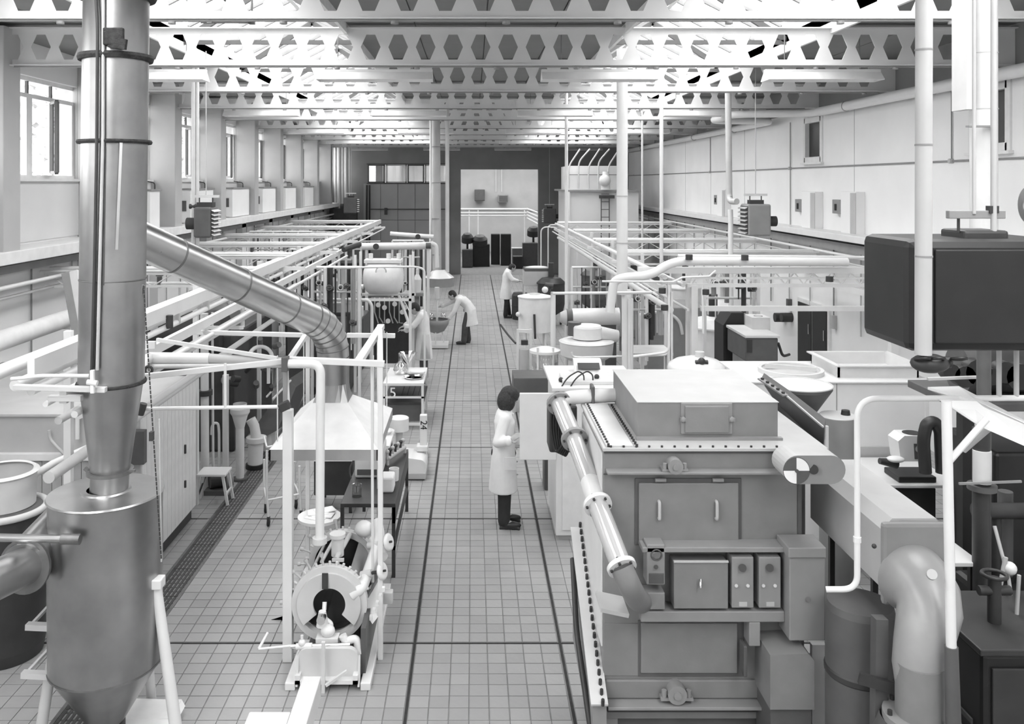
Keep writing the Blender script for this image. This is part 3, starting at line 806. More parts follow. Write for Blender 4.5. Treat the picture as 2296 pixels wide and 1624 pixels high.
# transverse lattice trusses from the wall to the rack
TN = ['nearest', 'second', 'third', 'fourth', 'fifth', 'farthest']
def truss(x0, x1, y, z0, z1, label, group, pipes, m='steel_white', step=.3):
    t = Thing('lattice_truss', ((x0 + x1) / 2, y, 0), label, 'truss', group)
    t.part('top_chord', MB().bar((x0, y, z1), (x1, y, z1), .035, .035), m)
    t.part('bottom_chord', MB().bar((x0, y, z0), (x1, y, z0), .035, .035), m)
    q = MB(); n = int((x1 - x0) / step)
    for i in range(n):
        a, b = x0 + (x1 - x0) * i / n, x0 + (x1 - x0) * (i + 1) / n
        q.cyl((a, y, z0 if i % 2 else z1), (b, y, z1 if i % 2 else z0), .010, 6, cap=False)
    t.part('lacing', q, m)
    for (dy, dz, r, pm) in pipes:
        t.part('pipe', MB().cyl((x0, y + dy, z1 + dz), (x1, y + dy, z1 + dz), r, 10), pm)
    return t
for i, y in enumerate((12.6, 15.2, 18.0, 21.0, 24.8, 28.6)):
    truss(XL + .1, -3.1, y, 2.50, 2.68, 'white lattice truss from the left wall to the rack, %s from the camera' % TN[i], 'left transverse trusses',
          [(.15, .06, .03, 'white_gloss'), (.28, .04, .045, 'white_gloss'), (-.14, .05, .02, 'cream'), (.42, .02, .025, 'pale_grey')])
# extra drops and crossing pipes in the left bays
for i, (y, z) in enumerate(((13.6, 2.42), (16.4, 2.40), (19.3, 2.45), (22.6, 2.4), (26.2, 2.5))):
    t = Thing('branch_pipe', (-4.5, y, 0), 'white branch pipe with dark valves in the left bays, %s from the camera' % TN[i], 'pipe', 'left branch pipes')
    t.part('pipe', MB().tube([(XL + .12, y, z), (-3.6, y, z), (-3.6, y, .9)], .032, 10, bend=.12), 'white_gloss')
    t.part('drop', MB().tube([(-4.6, y + .05, z), (-4.6, y + .05, .7)], .02, 8), 'white_gloss')
    t.part('drop', MB().tube([(-5.4, y + .05, z), (-5.4, y + .05, .9)], .02, 8), 'cream')
    for xx in (-4.9, -4.1):
        t.part('valve', MB().cyl((xx, y, z - .06), (xx, y, z + .11), .04, 10), 'dark_grey')
        t.part('handwheel', MB().torus((xx, y, z + .13), (0, 0, 1), .05, .01, 14, 6), 'charcoal')
# lagged pipe on the left wall and props leaning by the big duct
wl_p = Thing('lagged_wall_pipe', (-5.6, 9, 0), 'fat white lagged pipe along the left wall below the ledge', 'pipe')
wl_p.part('lagging', MB().cyl((-5.62, 4.5, 2.12), (-5.62, 12.2, 2.12), .12, 20), 'white_matt')
wl_p.part('end_cap', MB().cyl((-5.62, 12.2, 2.12), (-5.62, 12.26, 2.12), .125, 20), 'cream')
for y in (6, 9, 12): wl_p.part('wall_bracket', MB().bar((XL, y, 2.0), (-5.55, y, 2.0), .04, .04), 'cream')
for i, (u0, v0, u1, v1, m, lb) in enumerate(((148, 612, 178, 745, 'mid_grey', 'dark grey plank leaning left of the big duct'), (166, 608, 190, 760, 'cream', 'pale plank leaning closest to the big duct'))):
    q = MB(); dd = 10.6
    q.bar(at(u0, v0, dd), at(u1 + 12, 846, 10.2), .10, .05, up=(0, 1, 0))
    single('leaning_plank', q, m, lb, 'plank', bev=.004)
# trunking ledge and conduits on the left wall
lg = Thing('cable_ledge', (XL + .2, 18, 2.95), 'pale cable trunking ledge running along the left wall', 'trunking')
lg.part('ledge', MB().box(XL, XL + .55, YN + .1, YF - .1, 2.98, 3.14), 'white_matt', bev=.01)
lg.part('lower_tray', MB().box(XL, XL + .16, YN + .1, YF - .1, 2.80, 2.9), 'mid_grey')
lg.part('pipe', MB().cyl((XL + .34, YN + .1, 2.66), (XL + .34, YF - .2, 2.66), .03, 10), 'white_gloss')
lg.part('pipe', MB().cyl((XL + .22, YN + .1, 2.50), (XL + .22, YF - .2, 2.50), .022, 8), 'cream')
for i in range(26):
    y = 9.2 + i * 1.05 + (.2 if i % 3 else 0)
    lg.part('conduit_drop', MB().cyl((XL + .03, y, 1.2), (XL + .03, y, 2.95), .012, 6), 'mid_grey' if i % 2 else 'pale_grey')
for i in range(9):
    y = 11.5 + i * 2.6
    lg.part('junction_box', MB().box(XL, XL + .08, y, y + .14, 1.35, 1.6), 'mid_grey', bev=.004)
# ================================================================== ROUND FLANGED VESSEL ON ITS SKID (under the hood)
vs_ = Thing('flanged_vessel', (-1.18, 7.6, 0), 'white round vessel with bolted flanges, open end and handwheels, on a skid below the hood', 'vessel')
vx, vz, r0 = -1.195, .49, .315
for xx, y1 in ((-.845, 8.55), (-1.44, 7.5)):
    vs_.part('skid_rail', MB().box(xx - .04, xx + .04, 6.84, y1, 0, .06), 'white_gloss', bev=.006)
vs_.part('skid_pan', MB().box(-1.38, -.90, 6.98, 8.3, .03, .12), 'dark_grey')
vs_.part('side_plate', MB().box(-.90, -.86, 6.98, 8.2, .05, .42), 'dark_grey')
vs_.part('shell', MB().lathe([(r0 - .05, 0), (r0 - .05, .72)], (vx, 7.32, vz), (0, 1, 0), 40, a0=R(-55), a1=R(185)), 'mid_grey')
vs_.part('liner', MB().lathe([(r0 - .06, 0), (r0 - .06, .70)], (vx, 7.33, vz), (0, 1, 0), 40, a0=R(-55), a1=R(185)), 'charcoal')
vs_.part('far_plate', MB().lathe([(0, 0), (r0 - .055, 0)], (vx, 8.02, vz), (0, 1, 0), 40), 'charcoal')
vs_.part('inner_bar', MB().cyl((vx - .19, 7.4, vz + .17), (vx - .17, 7.98, vz + .18), .014, 10), 'pale_grey')
vs_.part('back_plate', MB().lathe([(0, 0), (r0 - .05, 0)], (vx, 7.42, vz), (0, 1, 0), 40), 'charcoal')
for yy in (7.27, 8.0):
    fl = vs_.part('flange', MB().lathe([(r0 - .055, -.035), (r0, -.035), (r0, .035), (r0 - .055, .035), (r0 - .055, -.035)], (vx, yy, vz), (0, 1, 0), 44), 'cream')
    for i in range(17):
        a = R(20 + i * 10); dv = Vector((math.cos(a), 0, math.sin(a)))
        c = Vector((vx, yy, vz))
        if i % 2 == 0 and a > R(85): vs_.part('swing_bolt', MB().cyl(c + dv * r0, c + dv * (r0 + .10), .010, 8).cyl(c + dv * (r0 + .075), c + dv * (r0 + .10), .019, 8), 'pale_grey', fl)
        else: vs_.part('stud', MB().cyl(c + dv * r0, c + dv * (r0 + .03), .011, 8), 'cream', fl)
# horseshoe end cover (open at the bottom) and inner parts
vs_.part('end_cover', MB().lathe([(.135, -.012), (r0 - .05, -.03), (r0 - .05, .0), (.135, .012), (.135, -.012)], (vx, 7.24, vz), (0, 1, 0), 40, a0=R(-218), a1=R(38)), 'cream')
vs_.part('slot', MB().box(vx - .055, vx - .005, 7.205, 7.215, vz + .14, vz + .27), 'charcoal')
vs_.part('inner_bar', MB().cyl((vx + .02, 7.45, vz + .28), (vx + .07, 7.95, vz + .29), .022, 10), 'cream')
vs_.part('inner_bar', MB().cyl((vx - .10, 7.45, vz + .26), (vx - .06, 7.95, vz + .27), .016, 10), 'cream')
vs_.part('shaft', MB().cyl((vx - .03, 7.0, vz - .02), (vx - .03, 7.45, vz), .035, 14), 'chrome')
vs_.part('crank', MB().tube([at(728, 1350, 7.15), at(726, 1385, 7.1), at(745, 1400, 7.1), at(736, 1425, 7.08)], .018, 10, bend=.03), 'white_gloss')
vs_.part('gland', MB().cyl((vx - .03, 7.08, vz - .1), (vx - .03, 7.08, vz + .02), .05, 14, r2=.03), 'white_gloss')
vs_.part('bearing', MB().ball(at(735, 1415, 7.05), (.06, .05, .05)).obox(at(735, 1440, 7.05), (.09, .05, .05)), 'white_gloss')
vs_.part('elbow_pipe', MB().tube([at(768, 1425, 7.0), at(775, 1440, 7.0), at(800, 1430, 7.0), at(804, 1465, 7.0)], .032, 14, bend=.05), 'white_gloss')
# near pedestal
pts = []; xa, xb, zb_, zt_ = -1.40, -.905, .02, .30
for i in range(9):
    a = PI - (PI / 2) * i / 8; pts.append((xa + .09 + .09 * math.cos(a), 6.90, zt_ - .09 + .09 * math.sin(a)))
for i in range(9):
    a = PI / 2 - (PI / 2) * i / 8; pts.append((xb - .09 + .09 * math.cos(a), 6.90, zt_ - .09 + .09 * math.sin(a)))
pts += [(xb, 6.9, zb_), (xa, 6.9, zb_)]
vs_.part('pedestal', MB().prism(pts, (0, .05, 0)), 'cream', bev=.008)
q = MB(); q.box(xa, xb, 6.84, 6.95, .05, .08); q.box(xa + .0, xa + .04, 6.84, 6.95, .05, .12); q.box(xb - .04, xb, 6.84, 6.95, .05, .12)
vs_.part('pedestal_foot', q, 'white_gloss')
for uu in (668, 806): vs_.part('rib', MB().prism([(X(uu, 6.9) - .008, 6.84, .03), (X(uu, 6.9) - .008, 6.9, .03), (X(uu, 6.9) - .008, 6.9, .25)], (.016, 0, 0)), 'cream')
hp2 = vs_.part('cross_pipe', MB().cyl(at(652, 1450, 6.95), at(785, 1446, 6.95), .016, 12), 'chrome')
vs_.part('valve', MB().ball(at(677, 1442, 6.94), .03).cyl(at(677, 1440, 6.94), at(677, 1425, 6.94), .012, 8).cyl(at(664, 1450, 6.94), at(700, 1449, 6.94), .024, 12), 'white_gloss', hp2)
vs_.part('drip_tray', MB().tube([at(580, 1456, 6.95), at(660, 1448, 6.95)], .010, 8).tube([at(580, 1456, 6.95), at(600, 1420, 7.1)], .012, 8), 'white_gloss')
# drop post in front and diagonal strut
vs_.part('front_post', MB().bar(at(725, 1440, 6.82), (X(725, 6.82), 6.82, 0), .028, .028), 'cream')
vs_.part('strut', MB().bar(at(730, 1538, 6.8), at(778, 1505, 6.86), .02, .02), 'cream')
# right hand pipework with handwheels
vs_.part('riser', MB().tube([at(790, 1335, 7.25), at(812, 1318, 7.25), at(826, 1280, 7.45), at(852, 1205, 7.75), at(846, 1170, 7.9)], .047, 18, bend=.06), 'white_gloss')
vs_.part('riser_head', MB().ball(at(816, 1186, 7.9), (.085, .07, .075)).cyl(at(838, 1210, 7.8), at(858, 1250, 7.6), .05, 16), 'white_gloss')
vs_.part('side_cover', MB().prism([at(812, 1365, 7.3), at(850, 1300, 7.45), at(858, 1330, 7.45), at(852, 1378, 7.3), at(835, 1400, 7.2)], (.0, .12, 0)), 'white_gloss', bev=.01)
for (u, v, d, s) in ((872, 1216, 7.6, .076), (858, 1281, 7.3, .074)):
    c = at(u, v, d); nrm = Vector((.86, -.40, .32)).normalized(); q = MB()
    q.lathe([(0, .004), (s * .7, .016), (s, .0), (s * .94, -.014), (s * .6, -.006), (0, -.008)], c, nrm, 28, merge=True)
    hw = vs_.part('handwheel', q, 'white_gloss')
    vs_.part('spindle', MB().cyl(c, c - nrm * .16, .014, 10).cyl(c + nrm * .004, c + nrm * .03, .010, 8), 'charcoal', hw)
    vs_.part('bonnet', MB().cyl(c - nrm * .11, c - nrm * .22, .03, 12), 'cream', hw)
vs_.part('side_box', MB().obox(at(868, 1338, 7.6), (.05, .04, .05)), 'cream', bev=.006)
for i in range(5): vs_.part('latch', MB().obox(at(832 + i * 7, 1385 - i * 16, 7.2), (.012, .02, .016)), 'white_gloss')
vs_.part('top_nozzle', MB().cyl(at(757, 1245, 7.6), at(757, 1204, 7.6), .055, 20).cyl(at(757, 1204, 7.6), at(757, 1196, 7.6), .07, 20), 'white_gloss')
vs_.part('stirrer_shaft', MB().cyl(at(758, 1255, 7.3), at(758, 1320, 7.25), .012, 10).obox(at(758, 1256, 7.3), (.05, .012, .012)), 'pale_grey')
# spare metal bits on the floor left of the vessel
single('steel_offcut', MB().prism([at(608, 1390, 7.95), at(634, 1382, 7.95), at(640, 1390, 7.95), at(618, 1396, 7.95)], (0, 0, -.02)).box(X(620, 7.95) - .02, X(620, 7.95) + .02, 7.93, 7.97, 0, Z(1391, 7.95)), 'foil', 'bright metal offcut beside the left edge of the vessel', 'metal piece')

# white bench end in the bottom foreground
be = Thing('white_bench', (-1.25, 5.6, 0), 'white painted bench end with box rail, bottom edge of the picture', 'bench')
be.part('rail', MB().box(-1.17, -1.045, 4.9, 5.99, .44, .60), 'cream', bev=.008)
be.part('top', MB().box(-1.44, -1.17, 4.9, 5.6, .56, .595), 'cream', bev=.012)
for (x, y) in ((-1.1, 5.85), (-1.1, 5.0), (-1.38, 5.4)): be.part('leg', MB().box(x - .03, x + .03, y - .03, y + .03, 0, .56), 'white_gloss')
single('floor_block', MB().prism([at(275, 1612, 6.35), at(382, 1615, 6.35), at(390, 1630, 6.3), at(270, 1630, 6.3)], (0, .25, 0)).box(X(275, 6.35), X(382, 6.35), 6.36, 6.6, 0, Z(1614, 6.35)), 'white_matt',
       'low white block on the floor right of the cyclone outlet', 'block')

# ================================================================== LAB TABLE WITH BLACK FRAME, behind the vessel
bt = Thing('black_frame_table', (-1.02, 9.7, 0), 'black legged table loaded with white instruments, behind the flanged vessel', 'table')
tx0, tx1, ty0, ty1, tz = -1.34, -.785, 8.8, 10.6, .75
bt.part('top', MB().box(tx0, tx1, ty0, ty1, tz - .04, tz), 'charcoal', bev=.004)
for (x, y) in ((tx0, ty0), (tx1 - .035, ty0), (tx0, ty1 - .035), (tx1 - .035, ty1 - .035)): bt.part('leg', MB().box(x, x + .035, y, y + .035, 0, tz - .04), 'charcoal')
bt.part('stretcher', MB().box(tx0, tx1, ty0, ty0 + .03, .28, .32), 'charcoal'); bt.part('apron', MB().box(tx1 - .03, tx1, ty0, ty1, .55, .71), 'charcoal')
bt.part('stretcher', MB().box(tx1 - .03, tx1, ty0, ty1, .28, .32), 'charcoal')
ip = Thing('instrument_cabinet', (-1.12, 9.9, tz), 'white instrument cabinet with round corners on the black legged table', 'instrument')
ip.part('body', MB().box(-1.30, -1.0, 9.55, 10.1, tz, tz + .30), 'white_gloss', bev=.03)
ip.part('top_unit', MB().box(-1.26, -1.05, 9.7, 10.05, tz + .30, tz + .40), 'white_matt', bev=.03)
ip.part('panel', MB().box(-1.27, -1.03, 9.54, 9.55, tz + .04, tz + .1), 'dark_grey')
ip.part('cable', MB().tube([(-1.31, 9.6, tz + .2), (-1.36, 9.55, tz + .1), (-1.33, 9.5, tz + .02)], .01, 6, bend=.05), 'charcoal')
mf = Thing('valve_manifold', (-.9, 10.2, tz), 'cluster of small dark valves on the far end of the black table', 'manifold')
q = MB(); mf.part('header', MB().cyl((-.98, 10.0, tz + .07), (-.82, 10.45, tz + .07), .025, 10), 'pale_grey')
for i in range(7):
    x, y = -.98 + i * .024, 9.98 + i * .075
    mf.part('tap', MB().cyl((x, y, tz + .07), (x, y, tz + .15), .014, 8).ball((x, y, tz + .16), .025), 'charcoal' if i % 2 else 'pale_grey')
for q_ in ((-.98, 10.0), (-.82, 10.45)): mf.part('foot', MB().cyl((q_[0], q_[1], tz), (q_[0], q_[1], tz + .06), .018, 8), 'pale_grey')
single('measuring_jug', MB().lathe([(.0, 0), (.05, 0), (.055, .13), (.05, .13), (.045, .01)], (-.86, 9.5, tz), n=20), 'white_gloss', 'white measuring jug near the edge of the black table', 'jug')
single('gauge_box', MB().box(-.97, -.83, 9.1, 9.32, tz, tz + .16), 'white_matt', 'small white box at the near end of the black table', 'box', bev=.02)
single('glass_beaker', MB().lathe([(0, 0), (.05, 0), (.05, .12), (.055, .125)], (-1.2, 9.0, tz), n=20), 'flask_glass', 'clear glass beaker on the near left corner of the black table', 'beaker')
# grey control cabinet left of the table
cc = Thing('control_cabinet', (-1.68, 10.8, 0), 'dark control cabinet with pale sloping panel, behind the white frame posts', 'cabinet')
cc.part('body', MB().box(-1.92, -1.45, 10.5, 11.1, .22, .64), 'charcoal', bev=.01)
cc.part('panel', MB().prism([(-1.92, 10.48, .64), (-1.92, 11.1, .64), (-1.92, 11.1, .92), (-1.92, 10.75, .92)], (.47, 0, 0)), 'pale_grey', bev=.006)
for (x, y) in ((-1.9, 10.52), (-1.5, 10.52), (-1.9, 11.04), (-1.5, 11.04)): cc.part('leg', MB().box(x, x + .035, y, y + .035, 0, .22), 'charcoal')
for i in range(3): cc.part('dial', MB().cyl((-1.82 + i * .13, 10.58, .78), (-1.82 + i * .13, 10.54, .76), .035, 16), 'charcoal' if i == 1 else 'white_gloss')
cc.part('top_tray', MB().box(-1.9, -1.47, 10.76, 11.08, .92, .95), 'white_matt')
sb = Thing('sample_stand', (-1.62, 8.9, 0), 'low white stand holding papers and a glass tray, behind the pipe', 'stand')
sb.part('top', MB().cyl((-1.58, 8.95, .54), (-1.58, 8.95, .57), .22, 28), 'white_gloss')
sb.part('post', MB().cyl((-1.58, 8.95, 0), (-1.58, 8.95, .54), .04, 12), 'cream'); sb.part('foot', MB().lathe([(0, .03), (.16, .015), (.17, 0)], (-1.58, 8.95, 0), n=24), 'cream')
for i in range(4): single('paper_sheet', MB().obox((-1.60 + .06 * (i % 2), 8.90 + .05 * i, .574 + .006 * i), (.105, .07, .003), Matrix.Rotation(R(18 * i - 25), 3, 'Z')), 'paper_white',
                          ['white sheet lying lowest on the low stand', 'white sheet second in the pile on the low stand', 'white sheet third in the pile on the low stand', 'white sheet on top of the pile on the low stand'][i], 'paper', 'papers on the low stand')
gt = single('glass_tray', MB().box(-1.36 - .1, -1.36 + .1, 8.52, 8.72, .30, .40).box(-1.40, -1.32, 8.58, 8.66, 0, .30), 'flask_glass', 'clear glass tray on a foot beside the low stand', 'tray')

# ================================================================== PLATFORM SCALE "24", TUB, TABLE "5"
sc = Thing('platform_scale', (-.82, 11.95, 0), 'white platform scale with rounded base and tall column marked 24', 'scale')
prof = []
for i in range(9):
    a = (PI / 2) * i / 8; prof.append((-.86 + .20 * math.sin(a) + .02, 0, .10 + .13 + .07 * math.cos(a) - .0))
base = [(-1.02, 11.70, .10), (-1.02, 11.70, .30), (-.82, 11.70, .285)]
for i in range(7):
    a = PI / 2 * i / 6; base.append((-.72 + .09 * math.sin(a), 11.70, .18 + .09 * math.cos(a)))
base += [(-.63, 11.70, .10)]
sc.part('base_cover', MB().prism(base, (0, .45, 0)), 'white_gloss', bev=.01)
sc.part('base_skirt', MB().box(-1.02, -.63, 11.66, 12.2, .02, .10), 'pale_grey', bev=.008)
sc.part('wheel_rail', MB().box(-1.0, -.65, 11.68, 12.15, 0, .02), 'dark_grey')
col = sc.part('column', MB().box(-.735, -.635, 12.05, 12.15, .10, Z(930, 12.1)), 'white_gloss', bev=.008)
sc.part('column_foot', MB().box(-.78, -.62, 12.0, 12.18, .28, .36), 'white_gloss', bev=.015)
sc.part('platform', MB().box(-1.02, -.66, 12.25, 12.9, .08, .12), 'pale_grey', bev=.005)
tm = text_mesh('24', .13); tm.materials.append(M('ink'))
t_ = bpy.data.objects.new('lettering', tm); COL.objects.link(t_); t_.parent = col
t_.location = Vector((-.683, 12.047, .64)) - sc.loc; t_.rotation_euler = (R(90), R(90), 0)
tu = Thing('white_tub', (X(895, 11.9), 12.4, 0), 'short white cylindrical tub on a stand left of the platform scale', 'tub')
cx_, cy_ = X(895, 12.4), 12.4; zt_ = Z(937, 12.4)
tu.part('tub', MB().lathe([(0, zt_ - .18), (.13, zt_ - .18), (.138, zt_ - .17), (.138, zt_), (.128, zt_ + .008), (0, zt_ + .008)], (cx_, cy_, 0), n=32), 'white_gloss')
tu.part('stand', MB().cyl((cx_, cy_, 0), (cx_, cy_, zt_ - .18), .05, 14), 'cream'); tu.part('stand_foot', MB().box(cx_ - .14, cx_ + .14, cy_ - .14, cy_ + .14, 0, .03), 'cream')
tu.part('arm', MB().bar((cx_ - .02, cy_ - .1, .3), (cx_ + .06, cy_ - .28, .15), .03, .06), 'dark_grey')
wb_ = Thing('white_side_bench', (-1.25, 12.0, 0), 'plain white bench between the hood and the platform scale', 'bench')
wb_.part('top', MB().box(-1.5, -1.09, 11.4, 12.15, .50, .55), 'white_gloss', bev=.006)
for (x, y) in ((-1.47, 11.45), (-1.14, 11.45), (-1.47, 12.1), (-1.14, 12.1)): wb_.part('leg', MB().box(x - .02, x + .02, y - .02, y + .02, 0, .5), 'dark_grey')
single('bench_dish', MB().lathe([(0, .0), (.07, 0), (.11, .05), (.10, .05), (.06, .012)], (-1.2, 11.95, .55), n=24), 'white_gloss', 'white dish on the plain bench near the tub', 'dish')
tb5 = Thing('trolley_table', (-1.14, 14.6, 0), 'white topped table with shelves and a card reading 5, beside the aisle', 'table')
ax0, ax1, ay0, ay1 = -1.46, -.795, 14.1, 15.3
tb5.part('top', MB().box(ax0, ax1, ay0, ay1, .70, .75), 'white_gloss', bev=.008)
for (x, y) in ((ax0, ay0), (ax1 - .04, ay0), (ax0, ay1 - .04), (ax1 - .04, ay1 - .04)): tb5.part('leg', MB().box(x, x + .04, y, y + .04, 0, .70), 'white_gloss')
tb5.part('shelf', MB().box(ax0, ax1, ay0 + .02, ay1, .40, .43), 'charcoal'); tb5.part('lower_panel', MB().box(ax0 + .04, ax1 - .04, ay0 + .04, ay0 + .06, .12, .40), 'dark_grey')
tb5.part('rail', MB().box(ax0, ax1, ay0, ay0 + .03, .50, .53), 'white_gloss'); tb5.part('stretcher', MB().box(ax0, ax1, ay0, ay0 + .04, .06, .10), 'white_gloss')
tm = text_mesh('5', .24); tm.materials.append(M('paper_white'))
t_ = bpy.data.objects.new('lettering', tm); COL.objects.link(t_); t_.parent = tb5.o
t_.location = Vector((ax0 + .16, ay0 + .025, .58)) - tb5.loc; t_.rotation_euler = (R(90), 0, 0)
for i in range(4): tb5.part('grid_bar', MB().bar((ax0 + .3 + i * .09, ay0 + .1, .53), (ax0 + .34 + i * .09, ay0 + .3, .66), .008), 'charcoal')
single('folded_cloth', MB().ball((-1.0, 14.8, .78), (.17, .12, .04)).ball((-.93, 14.7, .80), (.13, .10, .04)), 'white_matt', 'crumpled white cloth heaped on the table marked 5', 'cloth')
single('metal_tray', MB().lathe([(0, .0), (.14, .0), (.17, .03), (.165, .032), (.135, .008)], (-.98, 14.45, .75), n=28), 'chrome', 'round metal tray on the near edge of the table marked 5', 'tray')
single('glass_flask', MB().lathe([(0, .0), (.10, .01), (.13, .08), (.10, .17), (.04, .22), (.04, .34), (.05, .35)], (-1.22, 14.75, .75), n=24, merge=True), 'flask_glass', 'big round glass flask on the table marked 5', 'flask')
single('glass_funnel', MB().lathe([(.015, .0), (.02, .12), (.15, .3), (.16, .31)], (-1.12, 15.05, .75), n=24, merge=True), 'flask_glass', 'wide glass funnel at the back of the table marked 5', 'funnel')
single('dark_stopper', MB().cyl((-1.0, 14.45, .76), (-1.0, 14.45, .80), .03, 12), 'charcoal', 'small dark stopper lying in the metal tray', 'stopper')

# ================================================================== CASTOR RACK, STOOL AND SMALL VESSELS left of the drain
cr = Thing('castor_rack', (-2.2, 10.6, 0), 'white tubular rack on castors standing left of the hood', 'rack')
def post_c(u, vt, vb, name='post'):
    d = H * F / (vb - CY); return Vector((X(u, d), d, 0)), d
for (u, vb, vt) in ((602, 1180, 1010), (675, 1165, 1045), (664, 1140, 1035), (596, 1150, 1030)):
    b, d = post_c(u, vt, vb)
    cr.part('post', MB().tube([(b.x, d, .10), (b.x - .02, d, .35), (b.x - .02, d, Z(vt, d))], .014, 10, bend=.08), 'white_gloss')
    cr.part('castor', MB().cyl((b.x - .012, d, .045), (b.x + .012, d, .045), .045, 14), 'rubber'); cr.part('fork', MB().box(b.x - .015, b.x + .015, d - .02, d + .02, .06, .11), 'charcoal')
pA, dA = post_c(602, 0, 1180); pB, dB = post_c(675, 0, 1165); pC, dC = post_c(664, 0, 1140); pD, dD = post_c(596, 0, 1150)
for (a, b) in ((pA, pB), (pB, pC), (pA, pD)):
    cr.part('rail', MB().cyl((a.x - .02, a.y, .30), (b.x - .02, b.y, .30), .012, 8), 'white_gloss')
    cr.part('rail', MB().cyl((a.x - .02, a.y, .92), (b.x - .02, b.y, .92), .012, 8), 'white_gloss')
st = Thing('step_stool', (-3.22, 10.95, 0), 'small white step stool at the end of the booth', 'stool')
st.part('seat', MB().box(-3.42, -3.06, 10.75, 11.05, .36, .39), 'white_gloss', bev=.006)
for (x, y) in ((-3.40, 10.78), (-3.10, 10.78), (-3.40, 11.02), (-3.10, 11.02)): st.part('leg', MB().bar((x, y, .36), (x + (.06 if x > -3.2 else -.06), y, 0), .03), 'white_gloss')
st.part('step', MB().bar((-3.06, 10.76, .14), (-3.06, 11.04, .14), .02), 'white_gloss')
# dark blue-grey machine with inclined trough
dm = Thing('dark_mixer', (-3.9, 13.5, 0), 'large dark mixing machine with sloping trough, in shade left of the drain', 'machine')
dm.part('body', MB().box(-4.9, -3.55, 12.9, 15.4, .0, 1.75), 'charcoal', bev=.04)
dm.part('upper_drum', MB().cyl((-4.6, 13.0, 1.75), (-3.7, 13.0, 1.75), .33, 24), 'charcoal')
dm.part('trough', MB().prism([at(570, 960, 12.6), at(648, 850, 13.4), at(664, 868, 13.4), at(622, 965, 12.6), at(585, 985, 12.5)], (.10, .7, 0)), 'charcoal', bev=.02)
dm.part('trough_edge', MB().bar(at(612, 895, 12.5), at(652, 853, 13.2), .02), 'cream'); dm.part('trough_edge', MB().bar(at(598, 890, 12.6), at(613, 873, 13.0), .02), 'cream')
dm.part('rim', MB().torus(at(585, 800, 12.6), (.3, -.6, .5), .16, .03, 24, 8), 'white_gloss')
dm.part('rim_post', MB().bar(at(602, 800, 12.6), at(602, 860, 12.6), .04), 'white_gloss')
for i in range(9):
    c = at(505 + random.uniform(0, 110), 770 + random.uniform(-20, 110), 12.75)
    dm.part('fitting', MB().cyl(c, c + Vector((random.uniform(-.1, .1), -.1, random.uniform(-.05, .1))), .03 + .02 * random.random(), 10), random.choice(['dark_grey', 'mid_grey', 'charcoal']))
ds = Thing('dark_screen', (-2.9, 16.6, 0), 'broad dark grey steel cabinet standing behind the sloping trough', 'cabinet')
ds.part('body', MB().box(X(640, 16.4), X(785, 16.4), 16.4, 17.6, .1, Z(700, 16.4)), 'charcoal', bev=.02)
for i in range(3): ds.part('door', MB().box(X(645 + i * 46, 16.4), X(687 + i * 46, 16.4), 16.37, 16.4, .15, Z(710, 16.4)), 'dark_grey', bev=.006)
ds.part('plinth', MB().box(X(645, 16.4), X(780, 16.4), 16.45, 17.5, 0, .1), 'black')
vp = Thing('standpipe', (X(458, 11.3), 11.3, 0), 'thick pale standpipe with dark flange beside the booth corner', 'pipe')
vp.part('pipe', MB().cyl((X(460, 11.3), 11.3, .2), (X(458, 11.3), 11.3, 2.3), .052, 18), 'cream')
vp.part('pipe', MB().cyl((X(478, 11.4), 11.4, .2), (X(476, 11.4), 11.4, 2.3), .016, 10), 'cream')
vp.part('flange', MB().cyl(at(459, 875, 11.3), at(459, 886, 11.3), .10, 18), 'charcoal'); vp.part('foot', MB().cyl((X(460, 11.3), 11.3, 0), (X(460, 11.3), 11.3, .2), .08, 18, r2=.055), 'pale_grey')
vf = Thing('pale_square_post', (X(506, 11.6), 11.6, 0), 'pale square post hanging pipe supports, right of the standpipe', 'post')
vf.part('post', MB().bar((X(506, 11.6), 11.6, 0), at(506, 840, 11.6), .07, .07), 'cream', bev=.005); vf.part('plate', MB().box(X(506, 11.6) - .1, X(506, 11.6) + .1, 11.5, 11.7, 0, .02), 'cream')
def funnel(name, u, vt, vb, r, label):
    d = H * F / (vb - CY); t = Thing(name, (X(u, d), d, 0), label, 'funnel'); x = X(u, d); zt2 = Z(vt, d)
    t.part('bowl', MB().lathe([(r * .4, zt2 - .35), (r * .8, zt2 - .16), (r, zt2 - .12), (r, zt2 - .06), (r * .7, zt2 - .05), (r * .7, zt2)], (x, d, 0), n=24), 'cream')
    t.part('stem', MB().cyl((x, d, 0), (x, d, zt2 - .33), r * .42, 16, r2=r * .45), 'cream'); t.part('foot', MB().cyl((x, d, 0), (x, d, .03), r * .8, 16), 'dark_grey')
funnel('cone_funnel', 538, 905, 1076, .13, 'cream cone funnel on a thin leg, nearer one by the drain')
t = Thing('cream_cylinder', (X(572, 12.2), 12.2, 0), 'tall cream cylinder with flange and black foot beside the drain', 'cylinder')
t.part('body', MB().cyl((X(572, 12.2), 12.2, .06), at(574, 985, 12.2), .105, 24), 'cream'); t.part('flange', MB().cyl(at(575, 990, 12.2), at(575, 980, 12.2), .14, 24), 'cream')
t.part('neck', MB().tube([at(575, 982, 12.2), at(570, 955, 12.2), at(562, 940, 12.2)], .07, 18), 'cream'); t.part('foot', MB().cyl((X(572, 12.2), 12.2, 0), (X(572, 12.2), 12.2, .06), .13, 20), 'black')
t = Thing('cream_column', (X(606, 12.9), 12.9, 0), 'pair of cream columns with white bracket beside the drain, behind the cylinder', 'column')
